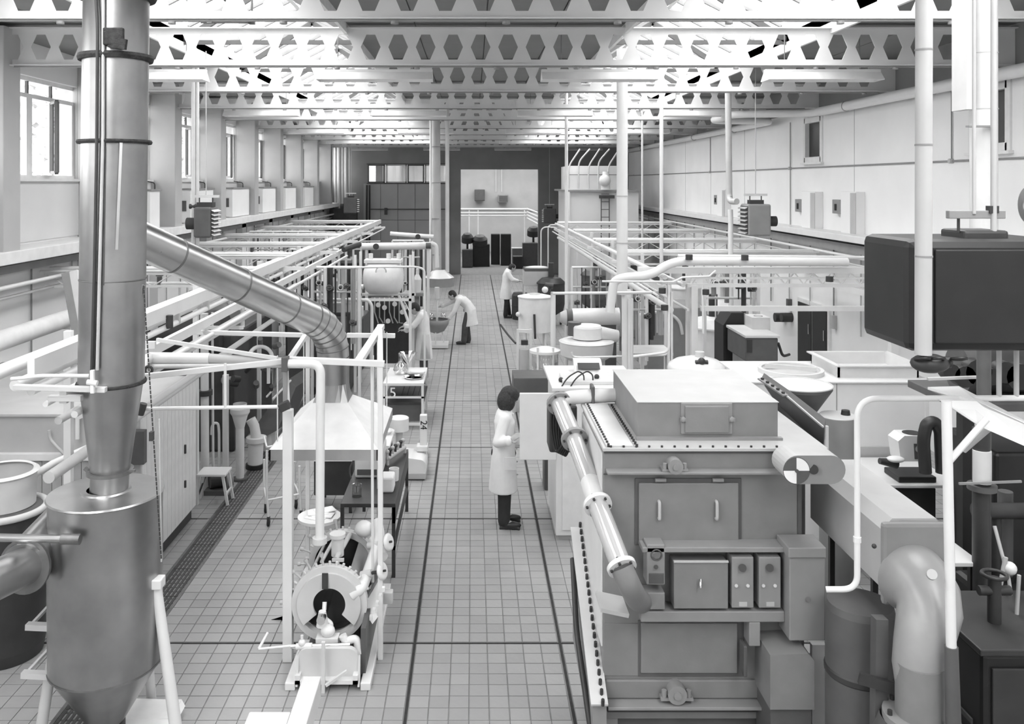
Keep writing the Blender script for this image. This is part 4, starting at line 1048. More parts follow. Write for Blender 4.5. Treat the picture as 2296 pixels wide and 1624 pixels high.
t.part('column', MB().cyl((X(600, 13), 13, 0), at(597, 945, 13), .065, 18), 'cream'); t.part('column', MB().bar((X(612, 13), 13.05, 0), at(612, 930, 13.05), .07, .07), 'white_gloss'); t.part('bracket', MB().bar(at(603, 935, 13), at(615, 930, 13), .03, .05), 'white_gloss')
t = Thing('swan_neck_pipe', (X(490, 11.6), 11.6, 0), 'white swan neck pipe rising in front of the dark machine', 'pipe')
t.part('pipe', MB().tube([(X(492, 11.6), 11.6, .02), at(491, 965, 11.6), at(489, 950, 11.6), at(481, 948, 11.6), at(475, 956, 11.6), at(474, 975, 11.6)], .017, 10, bend=.06), 'white_gloss'); t.part('foot', MB().cyl((X(492, 11.6), 11.6, 0), (X(492, 11.6), 11.6, .02), .05, 14), 'white_gloss')
t = Thing('pump_set', (X(480, 11.5), 11.3, 0), 'small dark pump with hoses on the floor beside the booth', 'pump')
t.part('motor', MB().cyl((X(470, 11.2), 11.2, .16), (X(502, 11.2), 11.3, .16), .10, 16), 'charcoal'); t.part('base', MB().box(X(462, 11.2), X(508, 11.2), 11.1, 11.45, 0, .06), 'dark_grey')
t.part('hose', MB().tube([at(470, 1050, 11.2), at(462, 1065, 11.1), at(445, 1110, 10.9)], .012, 8, bend=.1), 'charcoal'); t.part('volute', MB().cyl((X(500, 11.2), 11.25, .15), (X(512, 11.2), 11.3, .15), .12, 18), 'mid_grey')
# ================================================================== LARGE GREY MILL HOUSING (right foreground)
G0 = 5.8
ml = Thing('mill_housing', (1.5, 6.3, 0), 'large grey enclosed mill with bolted flanges and raised top box, right foreground', 'machine')
gx0, gx1, gyb, gzt = .87, 2.17, 6.85, 2.215
body = ml.part('body', MB().box(gx0, gx1, G0, gyb, .42, gzt), 'machine_grey', bev=.008)
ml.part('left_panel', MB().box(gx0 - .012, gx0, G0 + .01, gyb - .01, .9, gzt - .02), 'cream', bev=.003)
ml.part('base', MB().box(gx0 + .05, gx1 - .02, G0 + .06, gyb - .05, 0, .42), 'dark_grey')
for (x, y) in ((gx0 + .02, G0 + .02), (gx1 - .1, G0 + .02), (gx0 + .02, gyb - .1), (gx1 - .1, gyb - .1)): ml.part('foot', MB().box(x, x + .08, y, y + .08, 0, .42), 'mid_grey')
ml.part('lid_flange', MB().box(gx0 - .005, 2.36, G0 - .03, gyb + .1, gzt, gzt + .022), 'pale_grey', bev=.003)
ml.part('side_plate', MB().box(gx0 + .02, gx0 + .20, G0, gyb + .05, gzt + .022, gzt + .034), 'cream', bev=.003)
q = MB()
for i in range(19):
    y = G0 + i * (gyb - G0) / 18
    q.cyl((gx0 + .035, y, gzt + .02), (gx0 + .035, y, gzt + .046), .009, 6); q.cyl((gx0 + .225, y, gzt + .02), (gx0 + .225, y, gzt + .04), .009, 6)
for i in range(17): q.cyl((gx0 + .05 + i * .085, G0 - .01, gzt + .02), (gx0 + .05 + i * .085, G0 - .01, gzt + .034), .008, 6)
ml.part('bolt_row', q, 'charcoal', kind='stuff')
ub = ml.part('top_box', MB().box(1.135, 2.10, 5.98, 7.02, gzt + .022, 2.487), 'machine_grey', bev=.006)
ml.part('box_angle', MB().box(1.12, 2.12, 5.94, 5.98, gzt + .022, gzt + .04), 'mid_grey')
ml.part('top_sheet', MB().box(1.13, 2.105, 5.975, 7.025, 2.487, 2.492), 'pale_grey')  # pale sheet paints in the light falling on the grey box top
ht = ml.part('hatch', MB().box(X(1535, 5.97), X(1634, 5.97), 5.955, 5.98, Z(970, 5.97), Z(910, 5.97)), 'machine_grey', ub, bev=.006)
ml.part('hatch_frame', MB().box(X(1527, 5.97), X(1642, 5.97), 5.968, 5.982, Z(974, 5.97), Z(904, 5.97)), 'mid_grey', ub, bev=.004)
for u in (1532, 1641): ml.part('clip', MB().ball(at(u, 941, 5.95), (.016, .012, .02)).obox(at(u, 941, 5.96), (.02, .01, .012)), 'mid_grey', ub)
# front face: angle shelves, doors, bearings
def front(name, u0, u1, v0, v1, dep, m, parent=None, bev=.004, d=G0):
    return ml.part(name, MB().box(X(u0, d), X(u1, d), d - dep, d, Z(v1, d), Z(v0, d)), m, parent, bev)
front('shelf_angle', 1358, 1742, 1050, 1056, .085, 'mid_grey'); front('shelf_lip', 1362, 1740, 1056, 1062, .03, 'dark_grey')
front('upper_band', 1353, 1790, 1010, 1016, .012, 'dark_grey')
front('seam', 1353, 1425, 1062, 1065, .004, 'dark_grey')
front('door_frame', 1423, 1662, 1072, 1222, .010, 'dark_grey', bev=.006)
dr_ = front('door', 1431, 1654, 1081, 1214, .024, 'machine_grey', bev=.006)
for u in (1479, 1608):
    h0, h1 = at(u, 1127, G0 - .05), at(u, 1166, G0 - .05)
    ml.part('handle', MB().tube([h0 + Vector((0, .03, 0)), h0, h1, h1 + Vector((0, .03, 0))], .011, 8, bend=.02), 'pale_grey', dr_)
    ml.part('hinge', MB().cyl(at(u - 10, 1077, G0 - .03), at(u + 14, 1077, G0 - .03), .014, 8), 'mid_grey', dr_)
for (u, v, s) in ((1512, 1043, 1.0), (1516, 1552, 1.25)):
    d = G0 - .05; q = MB(); c = at(u, v, d)
    q.box(c.x - .085 * s, c.x + .085 * s, d - .03, d + .05, c.z - .035 * s, c.z - .02 * s)
    q.cyl(c + Vector((0, -.045, 0)), c + Vector((0, .05, 0)), .05 * s, 18); q.cyl(c + Vector((0, -.055, 0)), c + Vector((0, -.04, 0)), .02 * s, 12)
    for e in (-1, 1): q.cyl(c + Vector((e * .065 * s, -.01, -.02 * s)), c + Vector((e * .065 * s, -.01, .015 * s)), .014 * s, 8)
    ml.part('bearing_block', q, 'mid_grey')
front('lower_panel', 1353, 1436, 1398, 1515, .006, 'machine_grey'); front('lower_door', 1436, 1652, 1395, 1507, .02, 'machine_grey', bev=.006)
front('door_gasket', 1430, 1668, 1390, 1516, .010, 'dark_grey'); front('bottom_shelf', 1358, 1726, 1565, 1572, .11, 'mid_grey'); front('bottom_band', 1356, 1726, 1522, 1564, .02, 'machine_grey', bev=.012)
front('bottom_skirt', 1360, 1726, 1572, 1592, .03, 'charcoal')
front('side_seam', 1788, 1797, 1016, 1360, .01, 'dark_grey')
# sloping bolted flange on the left side and its chute
fa, fb = Vector((gx0 - .05, 6.80, 1.30)), Vector((gx0 - .05, 5.62, .62))
ml.part('side_flange', MB().bar(fa, fb, .11, .02, up=(0, .3, 1)), 'cream'); q = MB()
for i in range(22):
    c = fa.lerp(fb, i / 21); q.cyl(c + Vector((.02, 0, .0)), c + Vector((.02, -.012, .045)), .012, 6)
ml.part('bolt_row', q, 'charcoal', kind='stuff')
ml.part('side_chute', MB().prism([(gx0 - .09, 6.78, 1.26), (gx0 - .09, 5.65, .60), (gx0 - .09, 5.65, .30), (gx0 - .09, 6.78, .45)], (.09, 0, 0)), 'mid_grey')
ml.part('hose', MB().tube([(gx0 - .1, 6.7, 1.1), (gx0 - .13, 6.2, .8), (gx0 - .10, 5.75, .45), (gx0 - .05, 5.6, .1)], .02, 8, bend=.1), 'charcoal')
# belt guard
bg_ = Thing('belt_guard', (2.4, 5.5, 0), 'pale oval belt guard with quartered vent, on the right of the grey mill', 'guard')
def stadium(u0, u1, v0, v1, d, n=12):
    x0, x1, z0, z1 = X(u0, d), X(u1, d), Z(v1, d), Z(v0, d); r = (z1 - z0) / 2; pts = []
    for i in range(n + 1): a = -PI / 2 + PI * i / n; pts.append((x1 - r + r * math.cos(a), d, z0 + r + r * math.sin(a)))
    for i in range(n + 1): a = PI / 2 + PI * i / n; pts.append((x0 + r + r * math.cos(a), d, z0 + r + r * math.sin(a)))
    return pts
gd = 5.50
bg_.part('casing', MB().prism(stadium(1757, 1896, 1022, 1086, gd), (0, .22, 0)), 'pale_grey', bev=.004)
fp = bg_.part('face_plate', MB().prism(stadium(1757, 1896, 1022, 1086, gd - .004), (0, .004, 0)), 'mid_grey')
vc = at(1786, 1056, gd - .006); rr = 29 * gd / F
bg_.part('vent_ring', MB().lathe([(rr, 0), (rr + .004, 0)], vc, (0, 1, 0), 32), 'dark_grey', fp)
for k in range(4):
    pts = [vc] + [vc + Vector((rr * math.cos(R(90 * k + 90 * i / 8)), 0, rr * math.sin(R(90 * k + 90 * i / 8)))) for i in range(9)]
    bg_.part('vent_blade', MB().prism(pts, (0, .003, 0)), 'paper_white' if k in (0, 2) else 'dark_grey', fp)
bg_.part('hub', MB().cyl(vc + Vector((0, -.012, 0)), vc, .012, 12), 'dark_grey', fp)
bg_.part('shaft_hole', MB().cyl(at(1824, 1053, gd - .012), at(1824, 1053, gd), .03, 18), 'black', fp)
# control boxes on the mill front
cb_ = Thing('starter_panel', (1.4, 5.45, 0), 'row of grey motor starter boxes mounted on the mill front', 'control panel')
d5 = 5.66
def cbox(name, u0, u1, v0, v1, dep, m, bev=.006, d=d5, parent=None): return cb_.part(name, MB().box(X(u0, d), X(u1, d), d, d + dep, Z(v1, d), Z(v0, d)), m, parent, bev)
cbox('rail', 1440, 1760, 1228, 1240, .14, 'mid_grey'); cbox('rail', 1437, 1760, 1372, 1396, .14, 'mid_grey')
cbox('meter_box', 1450, 1491, 1222, 1312, .12, 'mid_grey'); cb_.part('meter', MB().torus(at(1472, 1245, d5 - .003), (0, 1, 0), .034, .005, 22, 6).cyl(at(1472, 1245, d5 - .006), at(1472, 1245, d5), .022, 18), 'dark_grey')
cb_.part('push_button', MB().cyl(at(1471, 1272, d5 - .012), at(1471, 1272, d5), .014, 12), 'charcoal'); cbox('meter_base', 1455, 1489, 1286, 1310, .01, 'dark_grey', d=d5 - .004); cbox('junction_box', 1444, 1491, 1330, 1368, .12, 'mid_grey')
sbx = cbox('starter_box', 1511, 1633, 1262, 1366, .13, 'machine_grey'); cbox('lid_edge', 1511, 1634, 1259, 1263, .02, 'pale_grey', .002, d5 - .01, sbx)
cb_.part('switch', MB().tube([at(1571, 1305, d5 - .003), at(1571, 1300, d5 - .03), at(1571, 1318, d5 - .035)], .010, 8), 'chrome', sbx)
for u in (1641, 1702):
    b_ = cbox('relay_box', u, u + 49, 1250, 1364, .12, 'mid_grey')
    cb_.part('knob', MB().cyl(at(u + 24, 1274, d5 - .02), at(u + 24, 1274, d5), .025, 16), 'charcoal', b_)
    for e in (10, 36): cb_.part('button', MB().cyl(at(u + e, 1314, d5 - .012), at(u + e, 1314, d5), .011, 10), 'pale_grey', b_)
    cb_.part('badge', MB().box(X(u + 16, d5), X(u + 34, d5), d5 - .003, d5, Z(1360, d5), Z(1350, d5)), 'pale_grey', b_)
cbox('isolator_box', 1770, 1851, 1231, 1438, .20, 'mid_grey', .008, 5.58); cbox('isolator_lid', 1768, 1853, 1229, 1252, .22, 'mid_grey', .006, 5.565)
cb_.part('lock', MB().cyl(at(1812, 1345, 5.565), at(1812, 1345, 5.58), .014, 10), 'dark_grey')
cbox('bracket', 1680, 1705, 1396, 1450, .12, 'mid_grey'); cbox('hose_stub', 1668, 1676, 1450, 1520, .1, 'dark_grey')
lb_ = Thing('motor_cover', (X(1775, 5.6), 5.6, 0), 'grey cover with sloping shoulder standing at the mill foot', 'cover')
lb_.part('cover', MB().prism([at(1727, 1470, 5.5), at(1812, 1466, 5.5), at(1826, 1482, 5.5), at(1826, 1592, 5.5), at(1727, 1592, 5.5)], (0, .3, 0)), 'machine_grey', bev=.01)
lb_.part('stand', MB().box(X(1730, 5.5), X(1822, 5.5), 5.52, 5.8, 0, Z(1592, 5.5)), 'dark_grey')
single('white_board_panel', MB().box(X(1816, 5.9), X(1848, 5.9), 5.86, 5.9, 0, Z(1440, 5.9)), 'white_matt', 'narrow white board standing behind the box cover by the mill', 'board')
# dark inclined chute on the mill's right rear
cl = Thing('inclined_chute', (2.35, 6.5, 0), 'dark inclined chute plate rising behind the mill top box', 'chute')
cl.part('plate', MB().prism([at(1706, 850, 7.05), at(1760, 888, 6.8), at(1848, 958, 6.3), at(1846, 1005, 6.3), at(1752, 985, 6.6), at(1742, 905, 6.9)], (.10, .22, 0)), 'dark_grey')
cl.part('edge_strip', MB().bar(at(1704, 849, 7.04), at(1762, 888, 6.78), .05, .012), 'mid_grey'); q = MB()
for i in range(5):
    c = at(1704, 849, 7.04).lerp(at(1762, 888, 6.78), (i + .5) / 5); q.cyl(c + Vector((0, 0, .004)), c + Vector((0, 0, .02)), .014, 8)
cl.part('bolt_row', q, 'charcoal', kind='stuff'); cl.part('bright_edge', MB().bar(at(1765, 889, 6.77), at(1846, 958, 6.28), .012), 'pale_grey')
cl.part('support', MB().box(2.32, 2.42, 6.35, 6.6, 0, 2.1), 'dark_grey')
cl.part('flat_tray', MB().box(X(1745, 6.2), X(1800, 6.2), 6.0, 6.6, 2.19, 2.20), 'cream')
# glass pipeline in front of the mill
gp = Thing('glass_pipeline', (1.0, 6.0, 0), 'clear glass pipeline with bolted flanges bending down the mill front', 'pipeline')
pts = [at(1254, 905, 6.9), at(1288, 985, 6.45), at(1324, 1082, 6.0), at(1340, 1132, 5.75), at(1394, 1272, 5.35), at(1408, 1300, 5.3)]
gp.part('cream_pipe', MB().tube([at(1386, 886, 6.95), at(1300, 890, 6.95), at(1270, 893, 6.93), at(1256, 903, 6.9)], .055, 22, bend=.1), 'cream')
gp.part('pipe_clamp', MB().obox(at(1328, 884, 6.95), (.014, .06, .075)), 'dark_grey', bev=.01)
def gl(i, r): gp.part('glass_tube', MB().cyl(pts[i], pts[i + 1], r, 28, cap=False).cyl(pts[i], pts[i + 1], r * .86, 28, cap=False), 'pipe_glass')
gl(0, .068); gl(1, .064); gl(3, .066)
gp.part('sleeve', MB().cyl(pts[2], pts[3], .068, 26, r2=.07), 'cream')
def flng(i, m, r):
    dv = (pts[min(i + 1, 5)] - pts[max(i - 1, 0)]).normalized(); f_ = gp.part('flange', MB().lathe([(.06, -.014), (r, -.014), (r, .014), (.06, .014)], pts[i], dv, 32), m)
    x_, y_ = MB.frame(dv)
    for k in range(6):
        c = pts[i] + (x_ * math.cos(k * PI / 3) + y_ * math.sin(k * PI / 3)) * (r - .018); gp.part('bolt', MB().cyl(c - dv * .026, c + dv * .026, .009, 8), 'charcoal', f_)
flng(0, 'mid_grey', .10); flng(1, 'mid_grey', .10); flng(3, 'white_gloss', .095); flng(4, 'white_gloss', .092)
gp.part('elbow', MB().tube([pts[4], at(1410, 1310, 5.32), at(1428, 1345, 5.45), at(1440, 1350, 5.75)], .07, 22, bend=.1), 'machine_grey')
gp.part('collar', MB().obox(at(1372, 1355, 5.6), (.09, .12, .012), Matrix.Rotation(R(12), 3, 'Y')), 'pale_grey')
hb = Thing('hose_bundle', (X(1265, 7.6), 7.6, 0), 'loops of black hose hanging behind the glass pipeline', 'hose')
for i in range(5): hb.part('hose', MB().tube([at(1238 + i * 5, 905, 7.6), at(1234 + i * 6, 960 + i * 6, 7.6), at(1246 + i * 5, 1018 + i * 3, 7.55), at(1262 + i * 4, 1000, 7.5), at(1272, 930, 7.6)], .012, 8, bend=.12), 'black')
hb.part('hook', MB().box(X(1230, 7.7), X(1292, 7.7), 7.62, 7.9, Z(1010, 7.7), Z(905, 7.7)), 'charcoal', bev=.02); hb.part('hanger', MB().cyl(at(1262, 905, 7.6), at(1262, 890, 7.0), .012, 8), 'charcoal')
# white cabinet with open door, in front of the woman
wc = Thing('white_cabinet', (1.35, 10.2, 0), 'tall white cabinet with its door swung open towards the aisle', 'cabinet')
wc.part('body', MB().box(.93, 1.85, 9.72, 10.75, .05, 1.68), 'white_gloss', bev=.008); wc.part('plinth', MB().box(.96, 1.82, 9.76, 10.7, 0, .05), 'pale_grey')
wc.part('worktop', MB().box(.88, 1.88, 9.66, 10.85, 1.68, 1.72), 'white_gloss', bev=.006); wc.part('door', MB().box(X(1165, 9.72), .93, 9.69, 9.73, Z(1030, 9.72), Z(881, 9.72)), 'white_gloss', bev=.006)
wc.part('face_panel', MB().box(1.0, 1.8, 9.70, 9.72, .12, 1.6), 'white_matt', bev=.004)
wc.part('top_tray', MB().box(1.02, 1.7, 9.8, 10.25, 1.72, 1.76), 'cream', bev=.006)
for i, (u, v) in enumerate(((1312, 868), (1332, 872))):
    wc.part('cable_loop', MB().tube([at(u - 60, 880, 9.7), at(u - 40, 846, 9.8), at(u - 15, 832, 9.9), at(u - 3, 840, 9.9), at(u - 2, 872, 9.8)], .008, 8, bend=.15), 'black')
for (u, v) in ((1338, 845), (1322, 868), (1258, 852), (1330, 880)): wc.part('knob', MB().ball(at(u, v, 9.95), .03), 'charcoal')
dme = Thing('desk_meter', (1.385, 10.4, 1.72), 'white sloping desk meter with dark screen on the cabinet worktop', 'meter')
dme.part('case', MB().prism([(1.22, 10.3, 1.72), (1.55, 10.3, 1.72), (1.55, 10.5, 1.86), (1.22, 10.5, 1.86)], (0, .12, 0)), 'white_matt', bev=.006)
dme.part('screen', MB().obox((1.385, 10.38, 1.81), (.13, .05, .004), Matrix.Rotation(R(35), 3, 'X')), 'charcoal')
single('dark_grey_box', MB().box(X(1152, 11.2), X(1232, 11.2), 11.2, 11.7, Z(886, 11.2), Z(848, 11.2)).box(X(1222, 11.2), X(1231, 11.2), 11.3, 11.6, 0, Z(886, 11.2)), 'dark_grey', 'dark grey box on a pedestal just beyond the woman', 'box', bev=.01)
# ================================================================== BLACK UNIT HEATER, COLUMN PIPE AND FLUE (right edge)
uh = Thing('unit_heater', (2.7, 4.75, 3.08), 'big black unit heater hanging close to the camera at right', 'heater')
uh.part('casing', MB().box(X(2035, 4.6), 3.15, 4.6, 5.15, Z(790, 4.6), Z(537, 4.6)), 'black', bev=.045)
uh.part('side_panel', MB().box(X(2095, 4.6), 3.1, 4.585, 4.6, Z(770, 4.6), Z(560, 4.6)), 'black', bev=.006)
uh.part('neck', MB().box(X(2140, 4.8), X(2238, 4.8), 4.7, 4.95, Z(545, 4.8), Z(515, 4.8)), 'charcoal', bev=.015)
uh.part('hanger_bar', MB().box(X(2122, 4.75), X(2248, 4.75), 4.72, 4.76, Z(490, 4.75), Z(472, 4.75)), 'mid_grey', bev=.004)
for u in (2149, 2225): uh.part('hanger_rod', MB().cyl(at(u, 488, 4.75), at(u, 522, 4.75), .008, 8), 'charcoal')
for u in (2184, 2228): uh.part('drop_rod', MB().cyl((X(u, 4.74), 4.74, 6.0), at(u, 480 if u < 2200 else 572, 4.72), .010 if u < 2200 else .016, 10), 'pale_grey')
uh.part('clamp', MB().obox(at(2225, 470, 4.73), (.025, .02, .02)), 'charcoal')
cp = Thing('column_pipe', (X(2070, 4.45), 4.45, 0), 'pale vertical pipe passing in front of the black heater', 'pipe')
cp.part('pipe', MB().cyl((X(2073, 4.45), 4.45, 6.0), at(2070, 795, 4.45), .041, 20), 'pale_grey')
for v in (112, 325, 575): cp.part('joint', MB().cyl(at(2071, v - 2, 4.45), at(2071, v + 2, 4.45), .043, 20), 'mid_grey')
vb_ = cp.part('valve_body', MB().ball(at(2085, 815, 4.5), (.10, .07, .05)).cyl(at(2055, 815, 4.5), at(2130, 812, 4.5), .03, 12), 'charcoal')
for u in (2068, 2100, 2150): cp.part('valve_wheel', MB().torus(at(u, 805, 4.45), (0, .3, 1), .035, .009, 14, 6), 'black', vb_)
fl_ = Thing('white_flue', (X(2203, 6.6), 6.6, 0), 'wide white flue pipe at the right, above the black heater', 'flue')
fl_.part('flue', MB().cyl((X(2205, 6.6), 6.6, 6.0), at(2206, 700, 6.6), .095, 24), 'cream'); fl_.part('upper_casing', MB().box(X(2167, 6.5), X(2186, 6.5), 6.5, 6.7, Z(245, 6.5), 6.0), 'cream')
fl_.part('support', MB().box(X(2165, 6.5), X(2226, 6.5), 6.45, 6.5, Z(286, 6.5), Z(282, 6.5)), 'mid_grey'); fl_.part('lower_flue', MB().cyl(at(2206, 700, 6.6), (X(2206, 6.6), 6.6, 0), .05, 14), 'dark_grey')
for v in (120, 245): fl_.part('joint', MB().cyl(at(2206, v - 1, 6.6), at(2206, v + 1, 6.6), .098, 24), 'pale_grey')
# ================================================================== ELBOW BLOWER, HANDRAIL, WHITE POST (right edge, low)
eb = Thing('elbow_blower', (2.55, 5.0, 0), 'shiny grey elbow casting on an upright pipe at lower right', 'blower')
ex = X(2062, 4.82)
eb.part('long_casing', MB().prism([(2.44, 5.18, 1.58), (2.44, 5.18, 1.93), (2.50, 5.18, 2.0), (2.76, 5.18, 2.0), (2.80, 5.18, 1.95), (2.80, 5.18, 1.58)], (0, 1.1, 0)), 'pale_grey', bev=.01)
eb.part('end_plate', MB().box(2.42, 2.81, 5.13, 5.18, 1.5, 1.99), 'mid_grey', bev=.03)
eb.part('elbow', MB().tube([(2.60, 5.14, 1.66), (2.60, 5.06, 1.66), (2.595, 4.97, 1.64), (2.58, 4.91, 1.58), (2.54, 4.875, 1.5), (2.505, 4.855, 1.4), (ex, 4.84, 1.3), (ex, 4.83, 1.2)], [.205, .120], 32), 'cast_grey')
eb.part('upright_pipe', MB().cyl((ex, 4.82, 1.34), (ex, 4.82, 1.02), .125, 28), 'machine_grey'); eb.part('pipe_flange', MB().cyl((ex, 4.82, 1.05), (ex, 4.82, 1.01), .19, 28), 'mid_grey')
eb.part('barrel', MB().lathe([(.19, 1.01), (.23, .9), (.23, 0)], (ex, 4.85, 0), n=28), 'dark_grey')
for k in range(6): eb.part('bolt', MB().cyl((ex + .165 * math.cos(k * PI / 3), 4.82 + .165 * math.sin(k * PI / 3), 1.05), (ex + .165 * math.cos(k * PI / 3), 4.82 + .165 * math.sin(k * PI / 3), 1.075), .014, 8), 'charcoal')
eb.part('plug', MB().cyl(at(2088, 1290, 4.72), at(2090, 1288, 4.66), .026, 16), 'pale_grey'); eb.part('grease_nipple', MB().ball(at(1960, 1225, 5.05), .014), 'charcoal')
eb.part('leg', MB().bar((2.3, 4.95, 0), (2.34, 5.0, 1.5), .07, .07), 'dark_grey'); eb.part('collar_arm', MB().bar((2.2, 4.95, 1.18), (ex, 4.9, 1.12), .03, .06), 'charcoal')
dv_ = Thing('dark_barrel', (X(1930, 5.2), 5.3, 0), 'dark grey round barrel between the mill and the elbow pipe', 'barrel')
dv_.part('body', MB().lathe([(.0, 1.42), (.19, 1.42), (.20, 1.38), (.20, .0)], (X(1928, 5.35), 5.35, 0), n=32), 'dark_grey'); dv_.part('spout', MB().prism([(2.52, 5.25, 1.40), (2.72, 5.25, 1.22), (2.60, 5.25, 1.08), (2.45, 5.25, 1.1)], (0, .15, 0)), 'dark_grey')
dv_.part('band', MB().lathe([(.20, .98), (.207, .99), (.207, 1.02), (.20, 1.03)], (X(1928, 5.35), 5.35, 0), n=32), 'charcoal')
hr = Thing('handrail', (X(1922, 4.9), 4.9, 0), 'white tube handrail loop rising in front of the white table', 'handrail')
hr.part('tube', MB().tube([at(1852, 1322, 5.0), at(1922, 1322, 4.95), at(1922, 894, 4.95), at(2300, 893, 4.95)], .017, 14, bend=.12, seg=8), 'white_gloss'); hr.part('joint', MB().cyl(at(1922, 1204, 4.95), at(1922, 1216, 4.95), .022, 14), 'white_gloss')
hr.part('upright', MB().cyl(at(2240, 893, 4.95), at(2240, 740, 4.95), .014, 10), 'pale_grey'); hr.part('upright', MB().cyl(at(2279, 893, 4.95), at(2279, 740, 4.95), .014, 10), 'pale_grey')
ws = Thing('white_stanchion', (X(2130, 4.66), 4.66, 0), 'white tubular post with diagonal brace carrying a sloping channel', 'post')
ws.part('post', MB().cyl(at(2133, 1452, 4.66), at(2122, 900, 4.66), .026, 16), 'white_gloss'); ws.part('lower_post', MB().cyl((X(2150, 4.66), 4.66, .0), at(2133, 1450, 4.66), .05, 16, r2=.034), 'dark_grey'); ws.part('brace', MB().cyl(at(2128, 1035, 4.66), at(2212, 940, 4.66), .018, 14), 'white_gloss'); ws.part('brace', MB().cyl(at(2160, 1010, 4.95), at(2235, 945, 5.0), .018, 14), 'pale_grey')
ws.part('channel', MB().prism([at(2108, 898, 4.78), at(2190, 900, 4.8), at(2330, 965, 4.7), at(2330, 1015, 4.7), at(2200, 958, 4.66)], (0, .03, 0)), 'white_gloss'); ws.part('channel_flange', MB().prism([at(2080, 868, 5.2), at(2150, 866, 5.2), at(2330, 960, 4.7), at(2190, 900, 4.8)], (0, 0, -.015)), 'white_gloss')
ws.part('base_plate', MB().box(X(2137, 4.66) - .1, X(2137, 4.66) + .1, 4.65, 4.85, 0, .02), 'dark_grey')
sh = Thing('white_side_table', (3.35, 6.9, 0), 'white table corner showing beyond the elbow casting at right', 'table')
sh.part('top', MB().box(2.95, 3.75, 6.4, 7.28, 1.17, 1.2), 'white_gloss', bev=.004)
for (x, y) in ((2.98, 6.45), (3.7, 6.45), (2.98, 7.22), (3.7, 7.22)): sh.part('leg', MB().box(x - .02, x + .02, y - .02, y + .02, 0, 1.17), 'black')
# white worktable with instrument, white cubicle with hoppers
wt = Thing('white_worktable', (4.5, 9.1, 0), 'white topped work table below the white cubicle at right', 'table')
wt.part('top', MB().box(X(1915, 8.66), X(2150, 8.66), 8.62, 9.5, .97, 1.0), 'white_gloss', bev=.006)
for (x, y) in ((X(1925, 8.66), 8.7), (X(2140, 8.66), 8.7), (X(1925, 8.66), 9.4), (X(2140, 8.66), 9.4)): wt.part('leg', MB().box(x - .02, x + .02, y - .02, y + .02, 0, .97), 'mid_grey')
wt.part('front_panel', MB().box(X(1930, 8.7), X(2100, 8.7), 8.72, 8.74, .2, .93), 'charcoal')
di = Thing('dial_instrument', (X(2050, 8.75), 8.85, 1.0), 'white bench instrument with round dial and black base on the white table', 'instrument')
di.part('base', MB().box(X(2008, 8.75), X(2092, 8.75), 8.68, 9.0, 1.0, 1.06), 'black', bev=.01)
ib = di.part('body', MB().prism([at(2020, 1035, 8.72), at(2076, 1035, 8.72), at(2072, 990, 8.72), at(2060, 978, 8.72), at(2028, 978, 8.72), at(2014, 990, 8.72)], (0, .22, 0)), 'white_gloss', bev=.02)
di.part('dial_plate', MB().prism([at(2050, 996, 8.705), at(2070, 996, 8.705), at(2076, 1030, 8.705), at(2052, 1030, 8.705)], (0, .012, 0)), 'dark_grey', ib); di.part('dial', MB().lathe([(.0, .0), (.034, .0)], at(2060, 1007, 8.70), (0, 1, 0), 20), 'pale_grey', ib)
di.part('cap', MB().cyl(at(2044, 978, 8.83), at(2044, 970, 8.83), .09, 20), 'black', ib); di.part('nozzle', MB().cyl(at(2010, 1040, 8.72), at(1972, 1034, 8.7), .05, 14, r2=.03), 'charcoal'); di.part('scoop', MB().ball(at(2008, 1030, 8.7), (.09, .07, .03)), 'white_gloss')
wq = Thing('white_cubicle', (4.3, 9.9, 0), 'large white cubicle with open square hopper frame and round manhole on top', 'cubicle')
qx0, qx1, qy0, qy1, qz = X(1835, 9.5), X(2085, 9.5), 9.55, 10.6, 1.80
wq.part('body', MB().box(X(1690, 9.55), qx1, qy0, qy1, 0, qz), 'white_gloss', bev=.008); wq.part('top_sheet', MB().box(X(1675, 9.55), qx1 + .06, qy0 - .03, qy1 + .03, qz, qz + .02), 'white_gloss', bev=.004)
wq.part('base_strip', MB().box(X(1925, 9.53), qx1, qy0 - .012, qy0, .98, 1.10), 'pale_grey')
wq.part('panel_joint', MB().box(X(1876, 9.55) - .004, X(1876, 9.55) + .004, qy0 - .004, qy0, .2, qz), 'mid_grey'); wq.part('corner_strip', MB().box(qx1 - .03, qx1 + .01, qy0 - .015, qy0, .5, qz), 'white_matt')
q = MB(); ha0, ha1, hb0, hb1, hz0, hz1 = X(1877, 9.75), X(2057, 9.75), 9.72, 10.5, qz + .02, qz + .16; t_h = .02
q.box(ha0, ha1, hb0, hb0 + t_h, hz0, hz1); q.box(ha0, ha1, hb1 - t_h, hb1, hz0, hz1); q.box(ha0, ha0 + t_h, hb0, hb1, hz0, hz1); q.box(ha1 - t_h, ha1, hb0, hb1, hz0, hz1)
q.box(ha0 - .04, ha1 + .04, hb0 - .04, hb0, hz1 - .015, hz1); q.box(ha0 - .04, ha1 + .04, hb1, hb1 + .04, hz1 - .015, hz1); q.box(ha0 - .04, ha0, hb0, hb1, hz1 - .015, hz1); q.box(ha1, ha1 + .04, hb0, hb1, hz1 - .015, hz1)
wq.part('hopper_frame', q, 'cream')
mc = Vector((X(1775, 9.95), 9.98, qz + .02)); wq.part('manhole_ring', MB().lathe([(.36, .0), (.36, .05), (.32, .05), (.32, .0)], mc, n=40), 'cream'); wq.part('manhole_lid', MB().lathe([(.32, .03), (.1, .045), (0, .05)], mc, n=40), 'pale_grey')
